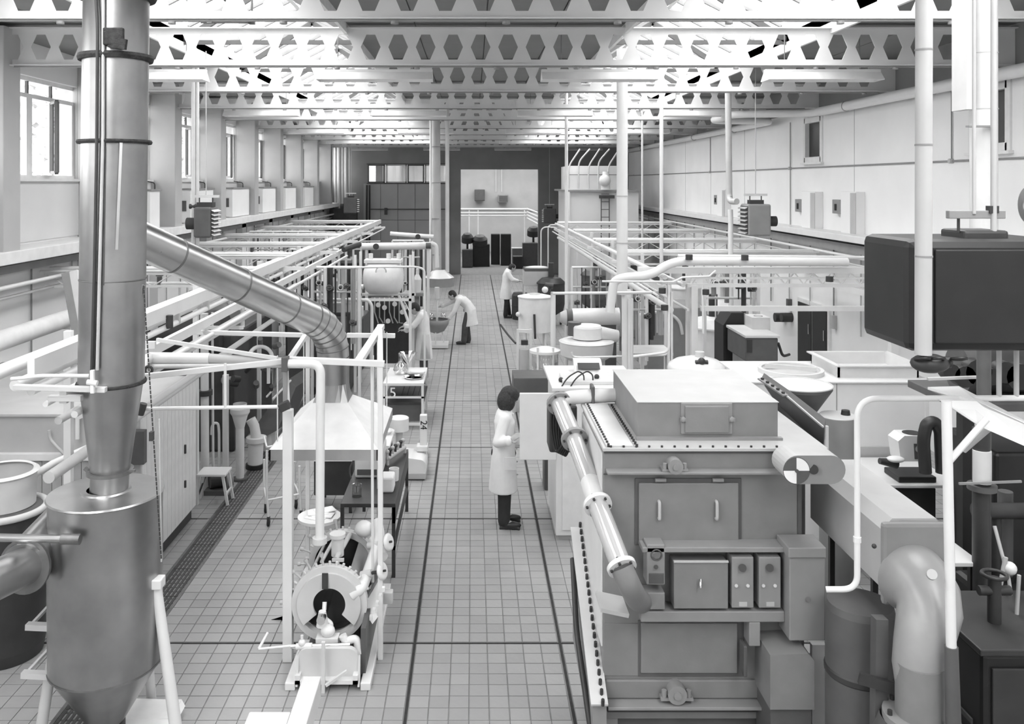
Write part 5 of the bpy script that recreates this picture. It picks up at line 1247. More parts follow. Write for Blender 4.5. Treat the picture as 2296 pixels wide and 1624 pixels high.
wq.part('lid_bar', MB().bar(mc + Vector((-.28, .05, .07)), mc + Vector((.25, -.12, .06)), .03, .05), 'cream'); wq.part('lifting_eye', MB().torus((X(1838, 10.4), 10.45, qz + .07), (0, 1, 0), .035, .01, 14, 6), 'cream')
ch_ = Thing('cone_hopper', (X(1792, 8.1), 8.1, 0), 'open cone hopper with pale inside, in front of the white cubicle', 'hopper')
hx_, rz_ = X(1790, 8.1), Z(862, 8.1); ch_.part('cone', MB().lathe([(.30, 0), (.30, -.03), (.045, -.42)], (hx_, 8.1, rz_), n=40), 'dark_grey'); ch_.part('lining', MB().lathe([(.295, .002), (.28, -.02), (.10, -.16), (0, -.17)], (hx_, 8.1, rz_), n=40), 'white_matt')
ch_.part('rim', MB().torus((hx_, 8.1, rz_), (0, 0, 1), .30, .008, 40, 6), 'pale_grey'); ch_.part('spout', MB().cyl((hx_, 8.1, rz_ - .42), (hx_, 8.1, rz_ - .6), .045, 16), 'dark_grey'); ch_.part('stand', MB().cyl((hx_, 8.1, 0), (hx_, 8.1, rz_ - .58), .06, 16), 'dark_grey')
gd_ = Thing('grey_drum', (X(1880, 7.8), 7.8, 0), 'grey metal drum with a black cap beside the handrail', 'drum')
gd_.part('body', MB().cyl((X(1878, 7.8), 7.8, 0), at(1878, 935, 7.8), .155, 28), 'mid_grey'); gd_.part('lid', MB().lathe([(.155, 0), (.16, .01), (.15, .02), (0, .02)], at(1878, 935, 7.8), n=28), 'pale_grey'); gd_.part('cap', MB().cyl(at(1896, 935, 7.8), at(1896, 920, 7.8), .045, 14, r2=.035), 'black')
gd_.part('clip', MB().box(X(1850, 7.65), X(1856, 7.65), 7.63, 7.66, Z(1015, 7.65), Z(955, 7.65)), 'cream')
# dark plant at the far right edge
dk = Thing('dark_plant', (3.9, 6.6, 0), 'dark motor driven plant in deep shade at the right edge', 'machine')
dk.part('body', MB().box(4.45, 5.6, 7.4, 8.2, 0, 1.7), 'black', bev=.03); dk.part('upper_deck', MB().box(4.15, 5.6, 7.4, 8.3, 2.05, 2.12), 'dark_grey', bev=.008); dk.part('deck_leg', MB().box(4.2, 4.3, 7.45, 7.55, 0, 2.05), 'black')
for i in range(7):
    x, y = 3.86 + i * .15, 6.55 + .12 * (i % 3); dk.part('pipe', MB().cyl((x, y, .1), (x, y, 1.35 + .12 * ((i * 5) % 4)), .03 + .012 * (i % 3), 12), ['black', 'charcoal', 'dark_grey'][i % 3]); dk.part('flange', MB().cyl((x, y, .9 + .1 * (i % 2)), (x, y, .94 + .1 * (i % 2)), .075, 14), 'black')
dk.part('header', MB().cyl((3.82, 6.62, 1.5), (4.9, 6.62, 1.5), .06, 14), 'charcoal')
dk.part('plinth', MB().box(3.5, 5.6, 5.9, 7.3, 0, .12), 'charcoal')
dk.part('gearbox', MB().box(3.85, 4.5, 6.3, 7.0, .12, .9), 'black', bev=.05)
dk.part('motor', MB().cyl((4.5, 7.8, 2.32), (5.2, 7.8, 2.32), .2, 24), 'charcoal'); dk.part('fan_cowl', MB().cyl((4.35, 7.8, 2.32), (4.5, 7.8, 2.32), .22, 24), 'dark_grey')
dk.part('hose_arch', MB().tube([at(2075, 1060, 7.2), at(2070, 985, 7.2), at(2078, 950, 7.2), at(2095, 945, 7.2), at(2108, 965, 7.2), at(2112, 1060, 7.2)], .05, 14, bend=.15), 'black')
dk.part('standpipe', MB().cyl((X(2200, 6.4), 6.4, 0), at(2200, 960, 6.4), .06, 18), 'charcoal'); dk.part('pipe_flange', MB().cyl(at(2202, 1086, 6.4), at(2202, 1098, 6.4), .10, 18), 'dark_grey'); dk.part('pale_sleeve', MB().cyl(at(2202, 1010, 6.38), at(2202, 1082, 6.38), .062, 18), 'cream')
for i in range(6):
    c = at(2120 + i * 30, 830 + 10 * (i % 2), 7.3); dk.part('gear', MB().cyl(c, c + Vector((0, -.1, 0)), .07 + .02 * (i % 3), 14), 'black')
dk.part('pipe', MB().tube([at(2230, 1180, 6.0), at(2262, 1300, 5.9), at(2275, 1400, 5.8)], .012, 8), 'pale_grey'); dk.part('pipe', MB().tube([at(2255, 1250, 5.9), at(2240, 1330, 5.9), at(2222, 1390, 5.9)], .015, 8), 'pale_grey'); dk.part('lamp', MB().ball(at(2264, 1275, 5.9), .045), 'white_gloss')
dk.part('cross_rail', MB().bar(at(2080, 850, 6.9), at(2190, 846, 6.9), .03, .02), 'pale_grey'); dk.part('lower_rail', MB().bar(at(2150, 1085, 6.3), at(2290, 1080, 6.3), .015), 'mid_grey')
nc_ = dk.part('dark_corner_box', MB().box(3.05, 3.9, 5.2, 5.9, .08, 1.18), 'black', bev=.03); dk.part('dark_box_top', MB().box(3.02, 3.93, 5.17, 5.93, 1.18, 1.22), 'charcoal', nc_, bev=.008); dk.part('dark_box_door', MB().box(3.1, 3.45, 5.18, 5.2, .15, 1.1), 'charcoal', nc_, bev=.006); dk.part('door_handle', MB().cyl((3.42, 5.16, .7), (3.42, 5.16, .85), .01, 8), 'pale_grey', nc_)  # black box added to darken the shaded lower right corner
for i in range(5): dk.part('vent_slot', MB().box(3.038, 3.05, 5.3, 5.8, .3 + i * .1, .33 + i * .1), 'dark_grey', nc_)
dk.part('valve_stack', MB().cyl((3.3, 5.5, 1.2), (3.3, 5.5, 1.5), .04, 12).cyl((3.2, 5.5, 1.42), (3.4, 5.5, 1.42), .03, 10).torus((3.3, 5.5, 1.52), (0, 0, 1), .07, .012, 16, 6), 'charcoal')
dk.part('tripod_leg', MB().cyl(at(2285, 1290, 5.6), (X(2255, 5.6), 5.6, 0), .012, 8), 'pale_grey')
# ================================================================== RIGHT WALL FITTINGS
rw = Thing('wall_steam_pipe', (6.6, 18, 5.3), 'thick lagged pipe high along the right wall with a sideways loop', 'pipe')
rx, rz = 6.62, 5.36
rw.part('lagging', MB().cyl((rx, YN + .2, rz), (rx, 16.6, rz), .085, 16), 'white_gloss')
rw.part('loop', MB().tube([(rx, 16.6, rz), (rx - .05, 17.0, rz), (5.2, 17.2, rz), (5.2, 19.0, rz), (rx - .05, 19.2, rz), (rx, 19.6, rz)], .075, 16, bend=.35, seg=6), 'white_gloss')
rw.part('lagging', MB().cyl((rx, 19.6, rz), (rx, YF - .3, rz), .075, 14), 'white_gloss')
for y in (9.5, 12.5, 15.4, 22, 26, 30, 34): rw.part('clip', MB().torus((rx, y, rz), (0, 1, 0), .088, .008, 16, 6), 'mid_grey')
for y in (9.5, 13.3, 15.4, 22, 27, 32): rw.part('wall_bracket', MB().bar((rx, y, rz - .02), (XR, y, rz - .02), .03, .03), 'mid_grey')
cn = Thing('wall_conduit', (6.8, 18, 4.2), 'thin dark conduit running level along the right wall below the small windows', 'conduit')
cn.part('conduit', MB().cyl((XR - .02, YN + .2, 4.31), (XR - .02, YF - .2, 4.31), .014, 8), 'mid_grey')
for (y, z) in ((12.4, 5.3), (18.7, 5.3), (25, 5.3)): cn.part('riser', MB().cyl((XR - .02, y, 4.31), (XR - .02, y, z), .010, 8), 'mid_grey'); cn.part('tee_box', MB().cyl((XR - .06, y, 4.31), (XR, y, 4.31), .035, 12), 'pale_grey')
for y in (18.7,): cn.part('drop', MB().cyl((XR - .02, y, 3.1), (XR - .02, y, 4.31), .010, 8), 'mid_grey')
rl = Thing('right_cable_ledge', (6.6, 18, 2.9), 'white cable trunking ledge with dark tray along the right wall', 'trunking')
rl.part('ledge', MB().box(XR - .42, XR, YN + .1, YF - .1, 2.98, 3.10), 'white_gloss', bev=.01)
rl.part('tray', MB().box(XR - .30, XR, YN + .1, YF - .1, 2.78, 2.93), 'mid_grey'); rl.part('pipe', MB().cyl((XR - .40, YN + .1, 2.74), (XR - .40, YF - .2, 2.74), .028, 10), 'white_gloss'); rl.part('pipe', MB().cyl((XR - .32, YN + .1, 2.6), (XR - .32, YF - .2, 2.6), .018, 8), 'cream')
for i in range(24):
    y = 9.5 + i * 1.15; rl.part('drop', MB().cyl((XR - .04, y, 1.3), (XR - .04, y, 2.8), .014, 6), 'mid_grey' if i % 3 == 0 else 'pale_grey')
    if i % 2 == 0: rl.part('switch', MB().box(XR - .09, XR, y - .06, y + .06, 1.25, 1.5), 'dark_grey' if i % 4 == 0 else 'pale_grey', bev=.005)
for i, (u, h) in enumerate(((1605, 0), (1803, 1), (1897, 2))):
    pass
def wall_panel(u0, u1, v0, v1, label):
    d0 = XR * F / (u0 - CX); d1 = XR * F / (u1 - CX); dm_ = (d0 + d1) / 2
    t = Thing('distribution_panel', (XR, dm_, Z(v1, dm_)), label, 'electrical panel', 'distribution panels on the right wall')
    z0, z1 = Z(v1, dm_), Z(v0, dm_)
    t.part('cabinet', MB().box(XR - .16, XR, min(d0, d1) - .1, max(d0, d1) + .1, z0, z1), 'wall_white', bev=.006); t.part('side_strip', MB().box(XR - .168, XR - .16, min(d0, d1) - .1, min(d0, d1) + .12, z0 + .02, z1 - .02), 'pale_grey')
    t.part('isolator', MB().box(XR - .10, XR, max(d0, d1) + .25, max(d0, d1) + .62, z0 + .42, z0 + .68), 'mid_grey', bev=.006); t.part('handle', MB().box(XR - .13, XR - .10, max(d0, d1) + .42, max(d0, d1) + .46, z0 + .48, z0 + .6), 'charcoal')
    t.part('sill', MB().box(XR - .14, XR, max(d0, d1) + .1, max(d0, d1) + .9, z0 - .02, z0), 'dark_grey')
wall_panel(1819, 1841, 430, 525, 'white distribution panel on the right wall, middle of three'); wall_panel(1910, 1934, 430, 535, 'white distribution panel on the right wall, nearest of three'); wall_panel(1623, 1636, 425, 495, 'white distribution panel on the right wall, farthest of three')
single('round_wall_fan', MB().lathe([(0, .02), (.10, .05), (.235, .03), (.25, 0), (.25, -.05)], (XR - .06, 10.55, Z(460, 10.55)), (-1, 0, 0), 32), 'galvanised', 'round metal fan cover on the right wall at the picture edge', 'fan')
def heater(loc, w, dp, h, side, m, label, drop_z=6.0):
    x, y, z = loc; t = Thing('unit_heater', (x, y, z), label, 'heater'); sx = 1 if side == 'R' else -1
    t.part('casing', MB().box(x - w / 2, x + w / 2, y - dp / 2, y + dp / 2, z, z + h), m, bev=.03)
    for i in range(7): t.part('louvre', MB().obox((x + sx * (w / 2 + .02), y, z + h * (.1 + .13 * i)), (.035, dp / 2 - .03, .006), Matrix.Rotation(R(25 * sx), 3, 'Y')), 'white_gloss' if side == 'R' else 'pale_grey')
    t.part('grille_back', MB().box(x + sx * w / 2 - .004, x + sx * w / 2 + .004, y - dp / 2 + .02, y + dp / 2 - .02, z + .04, z + h - .04), 'black')
    t.part('motor', MB().cyl((x - sx * w / 2, y, z + h * .45), (x - sx * (w / 2 + .16), y, z + h * .45), .09, 16), 'charcoal'); t.part('top_neck', MB().box(x - .12, x + .12, y - .08, y + .08, z + h, z + h + .07), 'charcoal'); t.part('hanger_bar', MB().box(x - .2, x + .2, y - .02, y + .02, z + h + .14, z + h + .18), 'cream')
    for e in (-.1, .1): t.part('link', MB().cyl((x + e, y, z + h + .06), (x + e, y, z + h + .15), .01, 6), 'charcoal')
    t.part('drop_rod', MB().cyl((x, y, z + h + .16), (x, y, drop_z), .008, 6), 'pale_grey'); return t
heater((X(1694, 15.2), 15.2, Z(528, 15.2)), .40, .45, .55, 'L', 'mid_grey', 'grey unit heater with louvres hanging before the right wall')
heater((X(462, 13.2), 13.2, Z(532, 13.2)), .26, .40, .46, 'R', 'dark_grey', 'dark unit heater with white louvres hanging near the left wall')
heater((X(787, 33.5), 33.5, Z(478, 33.5)), .5, .5, .6, 'R', 'dark_grey', 'dark unit heater hanging in the far left corner'); heater((X(1232, 36.0), 36.0, Z(500, 36)), .5, .5, .6, 'L', 'dark_grey', 'dark unit heater hanging right of the far doorway')
hs = Thing('heater_supply_pipe', (X(1638, 15.6), 15.6, 0), 'pale vertical pipe feeding the grey heater at right', 'pipe')
hs.part('pipe', MB().tube([(X(1632, 15.6), 15.6, 5.9), at(1635, 440, 15.6), at(1638, 452, 15.5), at(1652, 452, 15.3)], .055, 14, bend=.1), 'pale_grey'); hs.part('pipe', MB().cyl((X(1640, 15.6), 15.6, 0), at(1638, 470, 15.6), .045, 12), 'white_gloss')
hs2 = Thing('left_supply_pipe', (X(438, 13.4), 13.4, 0), 'pair of white vertical pipes beside the left heater', 'pipe')
for u, r in ((434, .035), (443, .025)): hs2.part('pipe', MB().cyl((X(u, 13.4), 13.4, 5.9), at(u, 560, 13.4), r, 12), 'cream')
hs2.part('valve', MB().cyl(at(425, 463, 13.4), at(446, 463, 13.4), .04, 10).cyl(at(434, 470, 13.4), at(434, 450, 13.4), .03, 10), 'charcoal'); hs2.part('drop', MB().cyl(at(438, 560, 13.4), (X(438, 13.4), 13.4, 0), .02, 8), 'pale_grey')
# cabinets on the left wall below the windows
for i, (k, w_) in enumerate(((14.9, .5), (16.0, .5), (18.3, 1.6), (21.5, 1.6), (24.6, 1.6), (27.6, 1.6), (30.8, 1.6))):
    lab = 'white wall cabinet below the left windows, %s from the camera' % ['first', 'second', 'third', 'fourth', 'fifth', 'sixth', 'seventh'][i]
    t = Thing('wall_cabinet', (XL + .3, k, 3.15), lab, 'cabinet', 'wall cabinets under the left windows'); x0 = XL + .02
    t.part('body', MB().box(x0, x0 + .34, k, k + w_, 3.15, 3.85), 'wall_white', bev=.008); t.part('top', MB().box(x0, x0 + .37, k - .02, k + w_ + .02, 3.85, 3.88), 'mid_grey')
    t.part('switch', MB().box(x0 + .1, x0 + .25, k - .015, k, 3.4, 3.62), 'dark_grey'); t.part('conduit', MB().tube([(x0 + .3, k + w_ * .7, 3.88), (x0 + .3, k + w_ * .7, 4.0), (x0 + .02, k + w_ * .7, 4.05)], .012, 6, bend=.05), 'charcoal')
# ================================================================== VERTICAL PIPES TO THE ROOF
def roof_pipe(name, u, d, r, zb, m, label, jn=()):
    t = Thing(name, (X(u, d), d, zb), label, 'pipe'); t.part('pipe', MB().cyl((X(u, d), d, zb), (X(u, d), d, 6.0), r, 18), m)
    for z in jn: t.part('joint', MB().cyl((X(u, d), d, z - .01), (X(u, d), d, z + .01), r + .006, 18), 'pale_grey')
    return t
t = roof_pipe('roof_down_pipe', 1395, 13.0, .082, Z(660, 13.0), 'steel_white', 'thick white down pipe standing right of the aisle', (3.1, 3.8)); t.part('lower_pipe', MB().cyl((X(1406, 13), 13, 0), (X(1404, 13), 13, Z(650, 13)), .07, 16), 'white_gloss')
for u in (1420, 1424): t.part('side_tube', MB().cyl((X(u - 8, 12.9), 12.9, 0), (X(u - 8, 12.9), 12.9, Z(670, 12.9)), .028, 12), 'white_gloss')
roof_pipe('roof_pipe', 1483, 16.0, .035, 1.2, 'steel_white', 'slim white pipe to the roof, behind the right pipe rack'); roof_pipe('roof_pipe', 1270, 18.2, .034, 0, 'steel_white', 'slim white post to the roof beside the white tank'); roof_pipe('roof_pipe', 1440, 21.5, .025, 0, 'cream', 'very thin cream pipe to the roof near the tower')
# ================================================================== RIGHT SERVICE RACK
rr_ = Thing('right_service_rack', (2.7, 20, 0), 'long white overhead pipe rack along the right side of the aisle', 'pipe rack')
for (x, z, r, m) in ((2.72, 2.66, .035, 'white_gloss'), (2.85, 2.62, .025, 'white_gloss'), (2.98, 2.55, .03, 'cream'), (2.62, 2.40, .02, 'white_gloss'), (2.8, 2.2, .045, 'white_gloss'), (3.05, 2.2, .02, 'cream')):
    rr_.part('pipe', MB().cyl((x, 12.3, z), (x, 28.5, z), r, 10), m)
rr_.part('channel', MB().bar((2.68, 12.3, 2.5), (2.68, 28.5, 2.5), .05, .09), 'steel_white')
for y in (12.6, 16, 19.4, 22.8, 26, 28.4): rr_.part('cross_bar', MB().bar((2.55, y, 2.55), (3.15, y, 2.55), .04, .05), 'steel_white'); rr_.part('post', MB().bar((3.12, y, 0), (3.12, y, 2.7), .06, .06), 'steel_white')
for u in (1213, 1229): rr_.part('end_drop', MB().tube([(X(u, 28.5), 28.5, 1.0), (X(u, 28.5), 28.5, 2.62 if u > 1220 else 2.55), (2.75, 28.45, 2.62 if u > 1220 else 2.55)], .02, 8, bend=.2), 'white_gloss')
# big transverse pipe bridge at right
tb_ = Thing('pipe_bridge', (4.4, 12.4, 0), 'white pipe bridge with lattice beams crossing to the right wall', 'pipe bridge')
dT = 12.4
def hbar(name, u0, u1, v, w, h, m='steel_white', d=dT): tb_.part(name, MB().bar(at(u0, v, d), at(u1, v, d), w, h), m)
hbar('beam', 1430, 2020, 606, .06, .09); hbar('beam', 1540, 2030, 640, .06, .05); hbar('beam', 1570, 2000, 692, .06, .07); hbar('beam', 1550, 2030, 624, .04, .03)
q = MB()
for i in range(22): q.cyl(at(1550 + i * 21, 611 if i % 2 else 638, dT), at(1571 + i * 21, 638 if i % 2 else 611, dT), .010, 6, cap=False)
tb_.part('lacing', q, 'steel_white')
tb_.part('lagged_pipe', MB().tube([at(1368, 700, 12.2), at(1376, 630, 12.2), at(1400, 622, 12.2), at(1458, 618, 12.2), at(1500, 592, 12.2), at(1530, 585, 12.2), at(1900, 588, 12.25)], .062, 18, bend=.2), 'white_gloss')
tb_.part('pipe', MB().cyl(at(1520, 574, 12.7), at(1990, 578, 12.7), .025, 10), 'white_gloss'); tb_.part('pipe', MB().tube([at(1350, 631, 12.0), at(1510, 632, 12.0), at(1530, 622, 12.0), at(1590, 620, 12.0), at(1605, 607, 12.0)], .014, 8), 'white_gloss')
tb_.part('pipe', MB().cyl(at(1240, 658, 12.6), at(1490, 656, 12.6), .022, 10), 'white_gloss'); tb_.part('pipe', MB().tube([at(1995, 545, 12.6), at(1995, 590, 12.6), at(1975, 604, 12.6)], .06, 12, bend=.1), 'white_gloss')
for u, vt in ((1556, 640), (1500, 630), (1505, 655)): tb_.part('post', MB().bar((X(u, dT), dT, 0), at(u, vt, dT), .09 if u == 1556 else .04, .09 if u == 1556 else .04), 'steel_white')
for (u, v) in ((1545, 577), (1670, 578), (1582, 655), (1485, 652), (1860, 626), (1490, 690)): tb_.part('valve', MB().cyl(at(u, v + 6, 12.1), at(u, v - 6, 12.1), .05, 10), 'charcoal')
tb_.part('riser', MB().tube([at(1500, 640, 12.1), at(1500, 790, 12.1), at(1420, 800, 12.1)], .02, 8, bend=.1), 'white_gloss'); tb_.part('drop', MB().cyl(at(1575, 640, 12.1), (X(1577, 12.1), 12.1, 1.9), .015, 8), 'white_gloss')
tb_.part('wall_rail', MB().bar(at(2000, 690, dT), (6.3, 9.0, 2.22), .06, .14), 'steel_white'); tb_.part('wall_rail', MB().bar((6.35, 8.2, 2.22), (6.35, 16.5, 2.22), .10, .10), 'white_gloss')
tb_.part('wall_pipe', MB().cyl((6.3, 8.5, 2.5), (6.3, 13.2, 2.5), .05, 12), 'white_gloss'); tb_.part('wall_pipe', MB().tube([at(1970, 640, 12.0), at(2010, 640, 11.6), at(2012, 668, 11.5)], .045, 12, bend=.1), 'mid_grey')
for (u, v) in ((1960, 672), (1978, 676), (2020, 684)): tb_.part('gate_valve', MB().ball(at(u, v, 11.2), .06).cyl(at(u, v, 11.2), at(u, v - 16, 11.2), .02, 8), 'charcoal' if u < 2000 else 'pale_grey')
tb_.part('handwheel', MB().torus(at(2018, 690, 11.0), (-.6, -.8, .1), .07, .012, 18, 6), 'cream')
tb_.part('square_post', MB().bar((X(2003, 11.6), 11.6, 0), at(2003, 720, 11.6), .10, .10), 'white_gloss')
for i, y in enumerate((16.2, 19.6, 23.5, 28.0)):
    truss(2.75, XR - .45, y, 2.48, 2.66, 'white lattice truss from the right rack to the wall, %s behind the pipe bridge' % ['first', 'second', 'third', 'farthest'][i], 'right transverse trusses', [(.15, .06, .03, 'white_gloss'), (.28, .04, .04, 'white_gloss'), (-.14, .05, .02, 'cream')])
# ================================================================== MIDDLE RIGHT PLANT
def tank_v(name, u, d, r, v0, v1, m, label, legs=True, dome=.06, lidm=None):
    x = X(u, d); z0, z1 = Z(v1, d), Z(v0, d); t = Thing(name, (x, d, 0), label, 'tank')
    t.part('shell', MB().lathe([(r * .3, z0 - dome), (r, z0), (r, z1)], (x, d, 0), n=32), m); t.part('lid', MB().lathe([(r + .015, -.02), (r + .015, .0), (r * .6, dome * .8), (0, dome)], (x, d, z1), n=32, merge=False), lidm or m)
    if legs:
        for k in range(4): a = PI / 4 + k * PI / 2; t.part('leg', MB().cyl((x + r * .85 * math.cos(a), d + r * .85 * math.sin(a), 0), (x + r * .85 * math.cos(a), d + r * .85 * math.sin(a), z0 + .05), .025, 8), m)
    return t
t = tank_v('white_tank', 1199, 17.2, .325, 664, 742, 'white_matt', 'upright white cylindrical tank on legs beside the aisle', True, .04)
t.part('side_rod', MB().cyl(at(1198, 705, 16.85), at(1200, 760, 16.8), .022, 8), 'charcoal'); t.part('side_valve', MB().ball(at(1162, 705, 17.0), .05), 'white_gloss'); t.part('top_ring', MB().torus(at(1199, 659, 17.2), (0, 0, 1), .1, .01, 18, 6), 'cream')
cf = Thing('column_frame', (X(1178, 15.4), 15.4, 0), 'small white frame carrying a grey glass column beside the aisle', 'frame')
for u in (1161, 1190): cf.part('post', MB().bar((X(u, 15.4), 15.4, 0), at(u, 738, 15.4), .04), 'white_gloss')
cf.part('beam', MB().bar(at(1159, 742, 15.4), at(1193, 742, 15.4), .05), 'white_gloss'); cf.part('column', MB().cyl(at(1175, 838, 15.4), at(1175, 783, 15.4), .09, 20), 'pale_grey'); cf.part('column_foot', MB().cyl((X(1175, 15.4), 15.4, 0), at(1175, 838, 15.4), .07, 16), 'mid_grey'); cf.part('valve', MB().obox(at(1176, 768, 15.4), (.06, .05, .04)), 'charcoal')
cf.part('hose', MB().tube([at(1122, 728, 15.8), at(1138, 750, 15.6), at(1156, 770, 15.4)], .018, 8, bend=.1), 'charcoal')
t = Thing('glass_kettle', (X(1220, 14.6), 14.6, 0), 'clear glass kettle hung in a white frame beside the column', 'kettle')
t.part('bowl', MB().lathe([(.02, -.42), (.16, -.36), (.22, -.2), (.22, 0), (.25, .02)], at(1222, 792, 14.6), n=28, merge=True), 'flask_glass'); t.part('lid', MB().lathe([(.26, 0), (.26, .04), (.1, .09), (0, .1)], at(1222, 790, 14.6), n=28), 'white_gloss')
for u in (1206, 1240): t.part('post', MB().cyl((X(u, 14.5), 14.4, 0), at(u, 780, 14.4), .02, 8), 'white_gloss')
single('floor_bin', MB().cyl((X(1151, 15.2), 15.2, .0), (X(1151, 15.2), 15.2, .22), .06, 16), 'cream', 'little cream canister on the floor by the white frame', 'canister')
kt = Thing('open_kettle', (X(1316, 14.2), 14.2, 0), 'wide cream kettle with flat rim and white hood on top', 'kettle')
kc = at(1315, 765, 14.2); kt.part('bowl', MB().lathe([(.30, -.62), (.30, -.30), (.42, -.22), (.44, -.02), (.45, 0), (.40, .02)], kc, n=40), 'cream'); kt.part('deck', MB().lathe([(.40, .02), (0, .03)], kc, n=40), 'white_gloss'); kt.part('hood', MB().lathe([(.24, .04), (.24, .22), (.22, .25), (0, .27)], kc + Vector((.02, .05, 0)), n=32), 'white_matt')
kt.part('outlet', MB().cyl(kc + Vector((.2, .05, .12)), kc + Vector((.52, .1, .06)), .12, 18, r2=.10), 'cream'); kt.part('base', MB().cyl((kc.x, kc.y, 0), (kc.x, kc.y, kc.z - .6), .30, 28), 'pale_grey'); kt.part('dark_pot', MB().cyl(at(1288, 752, 14.3), at(1288, 722, 14.3), .11, 18), 'dark_grey')
hz_ = Thing('horizontal_drum', (X(1330, 17.5), 17.5, 0), 'white horizontal drum with dark end ring behind the open kettle', 'drum')
hz_.part('shell', MB().cyl(at(1283, 712, 17.5), at(1388, 710, 17.5), .18, 24), 'white_gloss'); hz_.part('ring', MB().cyl(at(1270, 712, 17.5), at(1285, 712, 17.5), .17, 24), 'dark_grey'); hz_.part('nose', MB().cyl(at(1256, 712, 17.5), at(1270, 712, 17.5), .10, 20, r2=.16), 'cream'); hz_.part('stand', MB().box(X(1290, 17.5), X(1380, 17.5), 17.4, 17.6, 0, Z(725, 17.5)), 'dark_grey')
vtk = Thing('tall_valve_pipe', (X(1240, 15.0), 15, 0), 'white upright pipe with dark valve head left of the kettle', 'pipe')
vtk.part('pipe', MB().tube([at(1240, 655, 15.0), at(1240, 800, 15.0), at(1246, 812, 15)], .045, 14, bend=.1), 'white_gloss'); vtk.part('head', MB().ball(at(1226, 648, 15), .07).cyl(at(1222, 640, 15), at(1240, 642, 15), .05, 12), 'charcoal'); vtk.part('bulb', MB().ball(at(1222, 650, 14.9), .055), 'white_gloss'); vtk.part('foot', MB().cyl((X(1246, 15), 15, 0), at(1246, 812, 15), .03, 10), 'dark_grey')
dt = Thing('domed_tank', (X(1560, 11.5), 11.5, 0), 'white domed tank lid just behind the grey mill', 'tank')
dc_ = at(1562, 826, 11.5); dt.part('shell', MB().cyl((dc_.x, 11.5, 0), dc_, .37, 36), 'cream'); dt.part('dome', MB().lathe([(.38, -.02), (.385, .0), (.36, .06), (.28, .11), (.15, .145), (0, .155)], dc_, n=40, merge=True), 'white_gloss')
dt.part('nozzle', MB().cyl(dc_ + Vector((.04, 0, .13)), dc_ + Vector((.04, 0, .22)), .06, 16), 'cream'); dt.part('valve', MB().ball(dc_ + Vector((.0, -.25, .14)), .05).cyl(dc_ + Vector((-.08, -.25, .13)), dc_ + Vector((.08, -.25, .13)), .03, 10), 'charcoal')
bk = Thing('grey_hopper_car', (X(1528, 17), 17, 0), 'grey box machine with dark port behind the pipe bridge post', 'machine')
bk.part('body', MB().box(X(1450, 17.0), X(1588, 17.0), 17.0, 18.2, .3, Z(690, 17)), 'mid_grey', bev=.02); bk.part('port', MB().cyl(at(1491, 728, 16.97), at(1491, 728, 17.02), .07, 18), 'black'); bk.part('white_guard', MB().box(X(1436, 16.6), X(1452, 16.6), 16.6, 16.8, .5, Z(705, 16.6)), 'white_gloss', bev=.03); bk.part('legs', MB().box(X(1460, 17.0), X(1580, 17.0), 17.1, 18.1, 0, .3), 'dark_grey')
bk.part('belt', MB().tube([at(1460, 700, 16.9), at(1500, 702, 16.9), at(1525, 720, 16.85), at(1530, 750, 16.85)], .03, 8, bend=.2), 'cream')
pf = Thing('small_platform', (X(1460, 14.2), 14.2, 0), 'cream steel platform on legs behind the domed tank', 'platform')
pf.part('deck', MB().box(X(1410, 14.2), X(1500, 14.2), 13.9, 14.6, Z(790, 14.2), Z(784, 14.2)), 'cream'); pf.part('handrail', MB().tube([at(1282, 790, 13.4), at(1284, 800, 13.4), at(1300, 802, 13.4), at(1498, 797, 13.6), at(1505, 770, 13.6), at(1503, 600, 13.6)], .016, 8, bend=.1), 'white_gloss')
for u in (1415, 1495): pf.part('leg', MB().bar((X(u, 14.2), 14.1, 0), at(u, 788, 14.1), .05), 'cream')
# dark stack machine and grey case by the right wall
bs = Thing('black_column_machine', (X(1650, 13.5), 13.5, 0), 'tall black upright machine standing before the right wall', 'machine')
bs.part('column', MB().prism([at(1622, 850, 13.4), at(1622, 730, 13.4), at(1640, 702, 13.4), at(1668, 702, 13.4), at(1672, 850, 13.4)], (0, .5, 0)), 'black', bev=.01); bs.part('base', MB().box(X(1618, 13.4), X(1690, 13.4), 13.3, 14.2, 0, .4), 'black', bev=.02)
bs.part('hanging_sheet', MB().prism([at(1652, 842, 13.2), at(1650, 800, 13.2), at(1658, 742, 13.2), at(1668, 738, 13.2), at(1662, 845, 13.2)], (0, .03, 0)), 'cream')
gc = Thing('grey_case', (X(1715, 12.6), 12.6, 0), 'grey instrument case with cream box on top, near the right wall door', 'case')
gc.part('case', MB().box(X(1672, 12.4), X(1745, 12.4), 12.4, 13.3, Z(812, 12.4), Z(758, 12.4)), 'dark_grey', bev=.02); gc.part('top', MB().box(X(1670, 12.4), X(1748, 12.4), 12.38, 13.32, Z(758, 12.4), Z(752, 12.4)), 'cream', bev=.006); gc.part('screen', MB().box(X(1674, 12.4), X(1686, 12.4), 12.385, 12.4, Z(790, 12.4), Z(762, 12.4)), 'charcoal'); gc.part('stand', MB().box(X(1680, 12.4), X(1740, 12.4), 12.5, 13.2, 0, Z(812, 12.4)), 'mid_grey')
gc.part('cream_box', MB().box(X(1682, 13.0), X(1722, 13.0), 12.9, 13.25, Z(752, 13.0), Z(710, 13.0)), 'cream', bev=.006); gc.part('box_ring', MB().torus(at(1700, 710, 13.05), (0, 0, 1), .06, .012, 18, 6), 'charcoal'); gc.part('cable', MB().tube([at(1745, 770, 12.4), at(1755, 800, 12.5), at(1770, 795, 12.6)], .02, 8, bend=.1), 'charcoal')
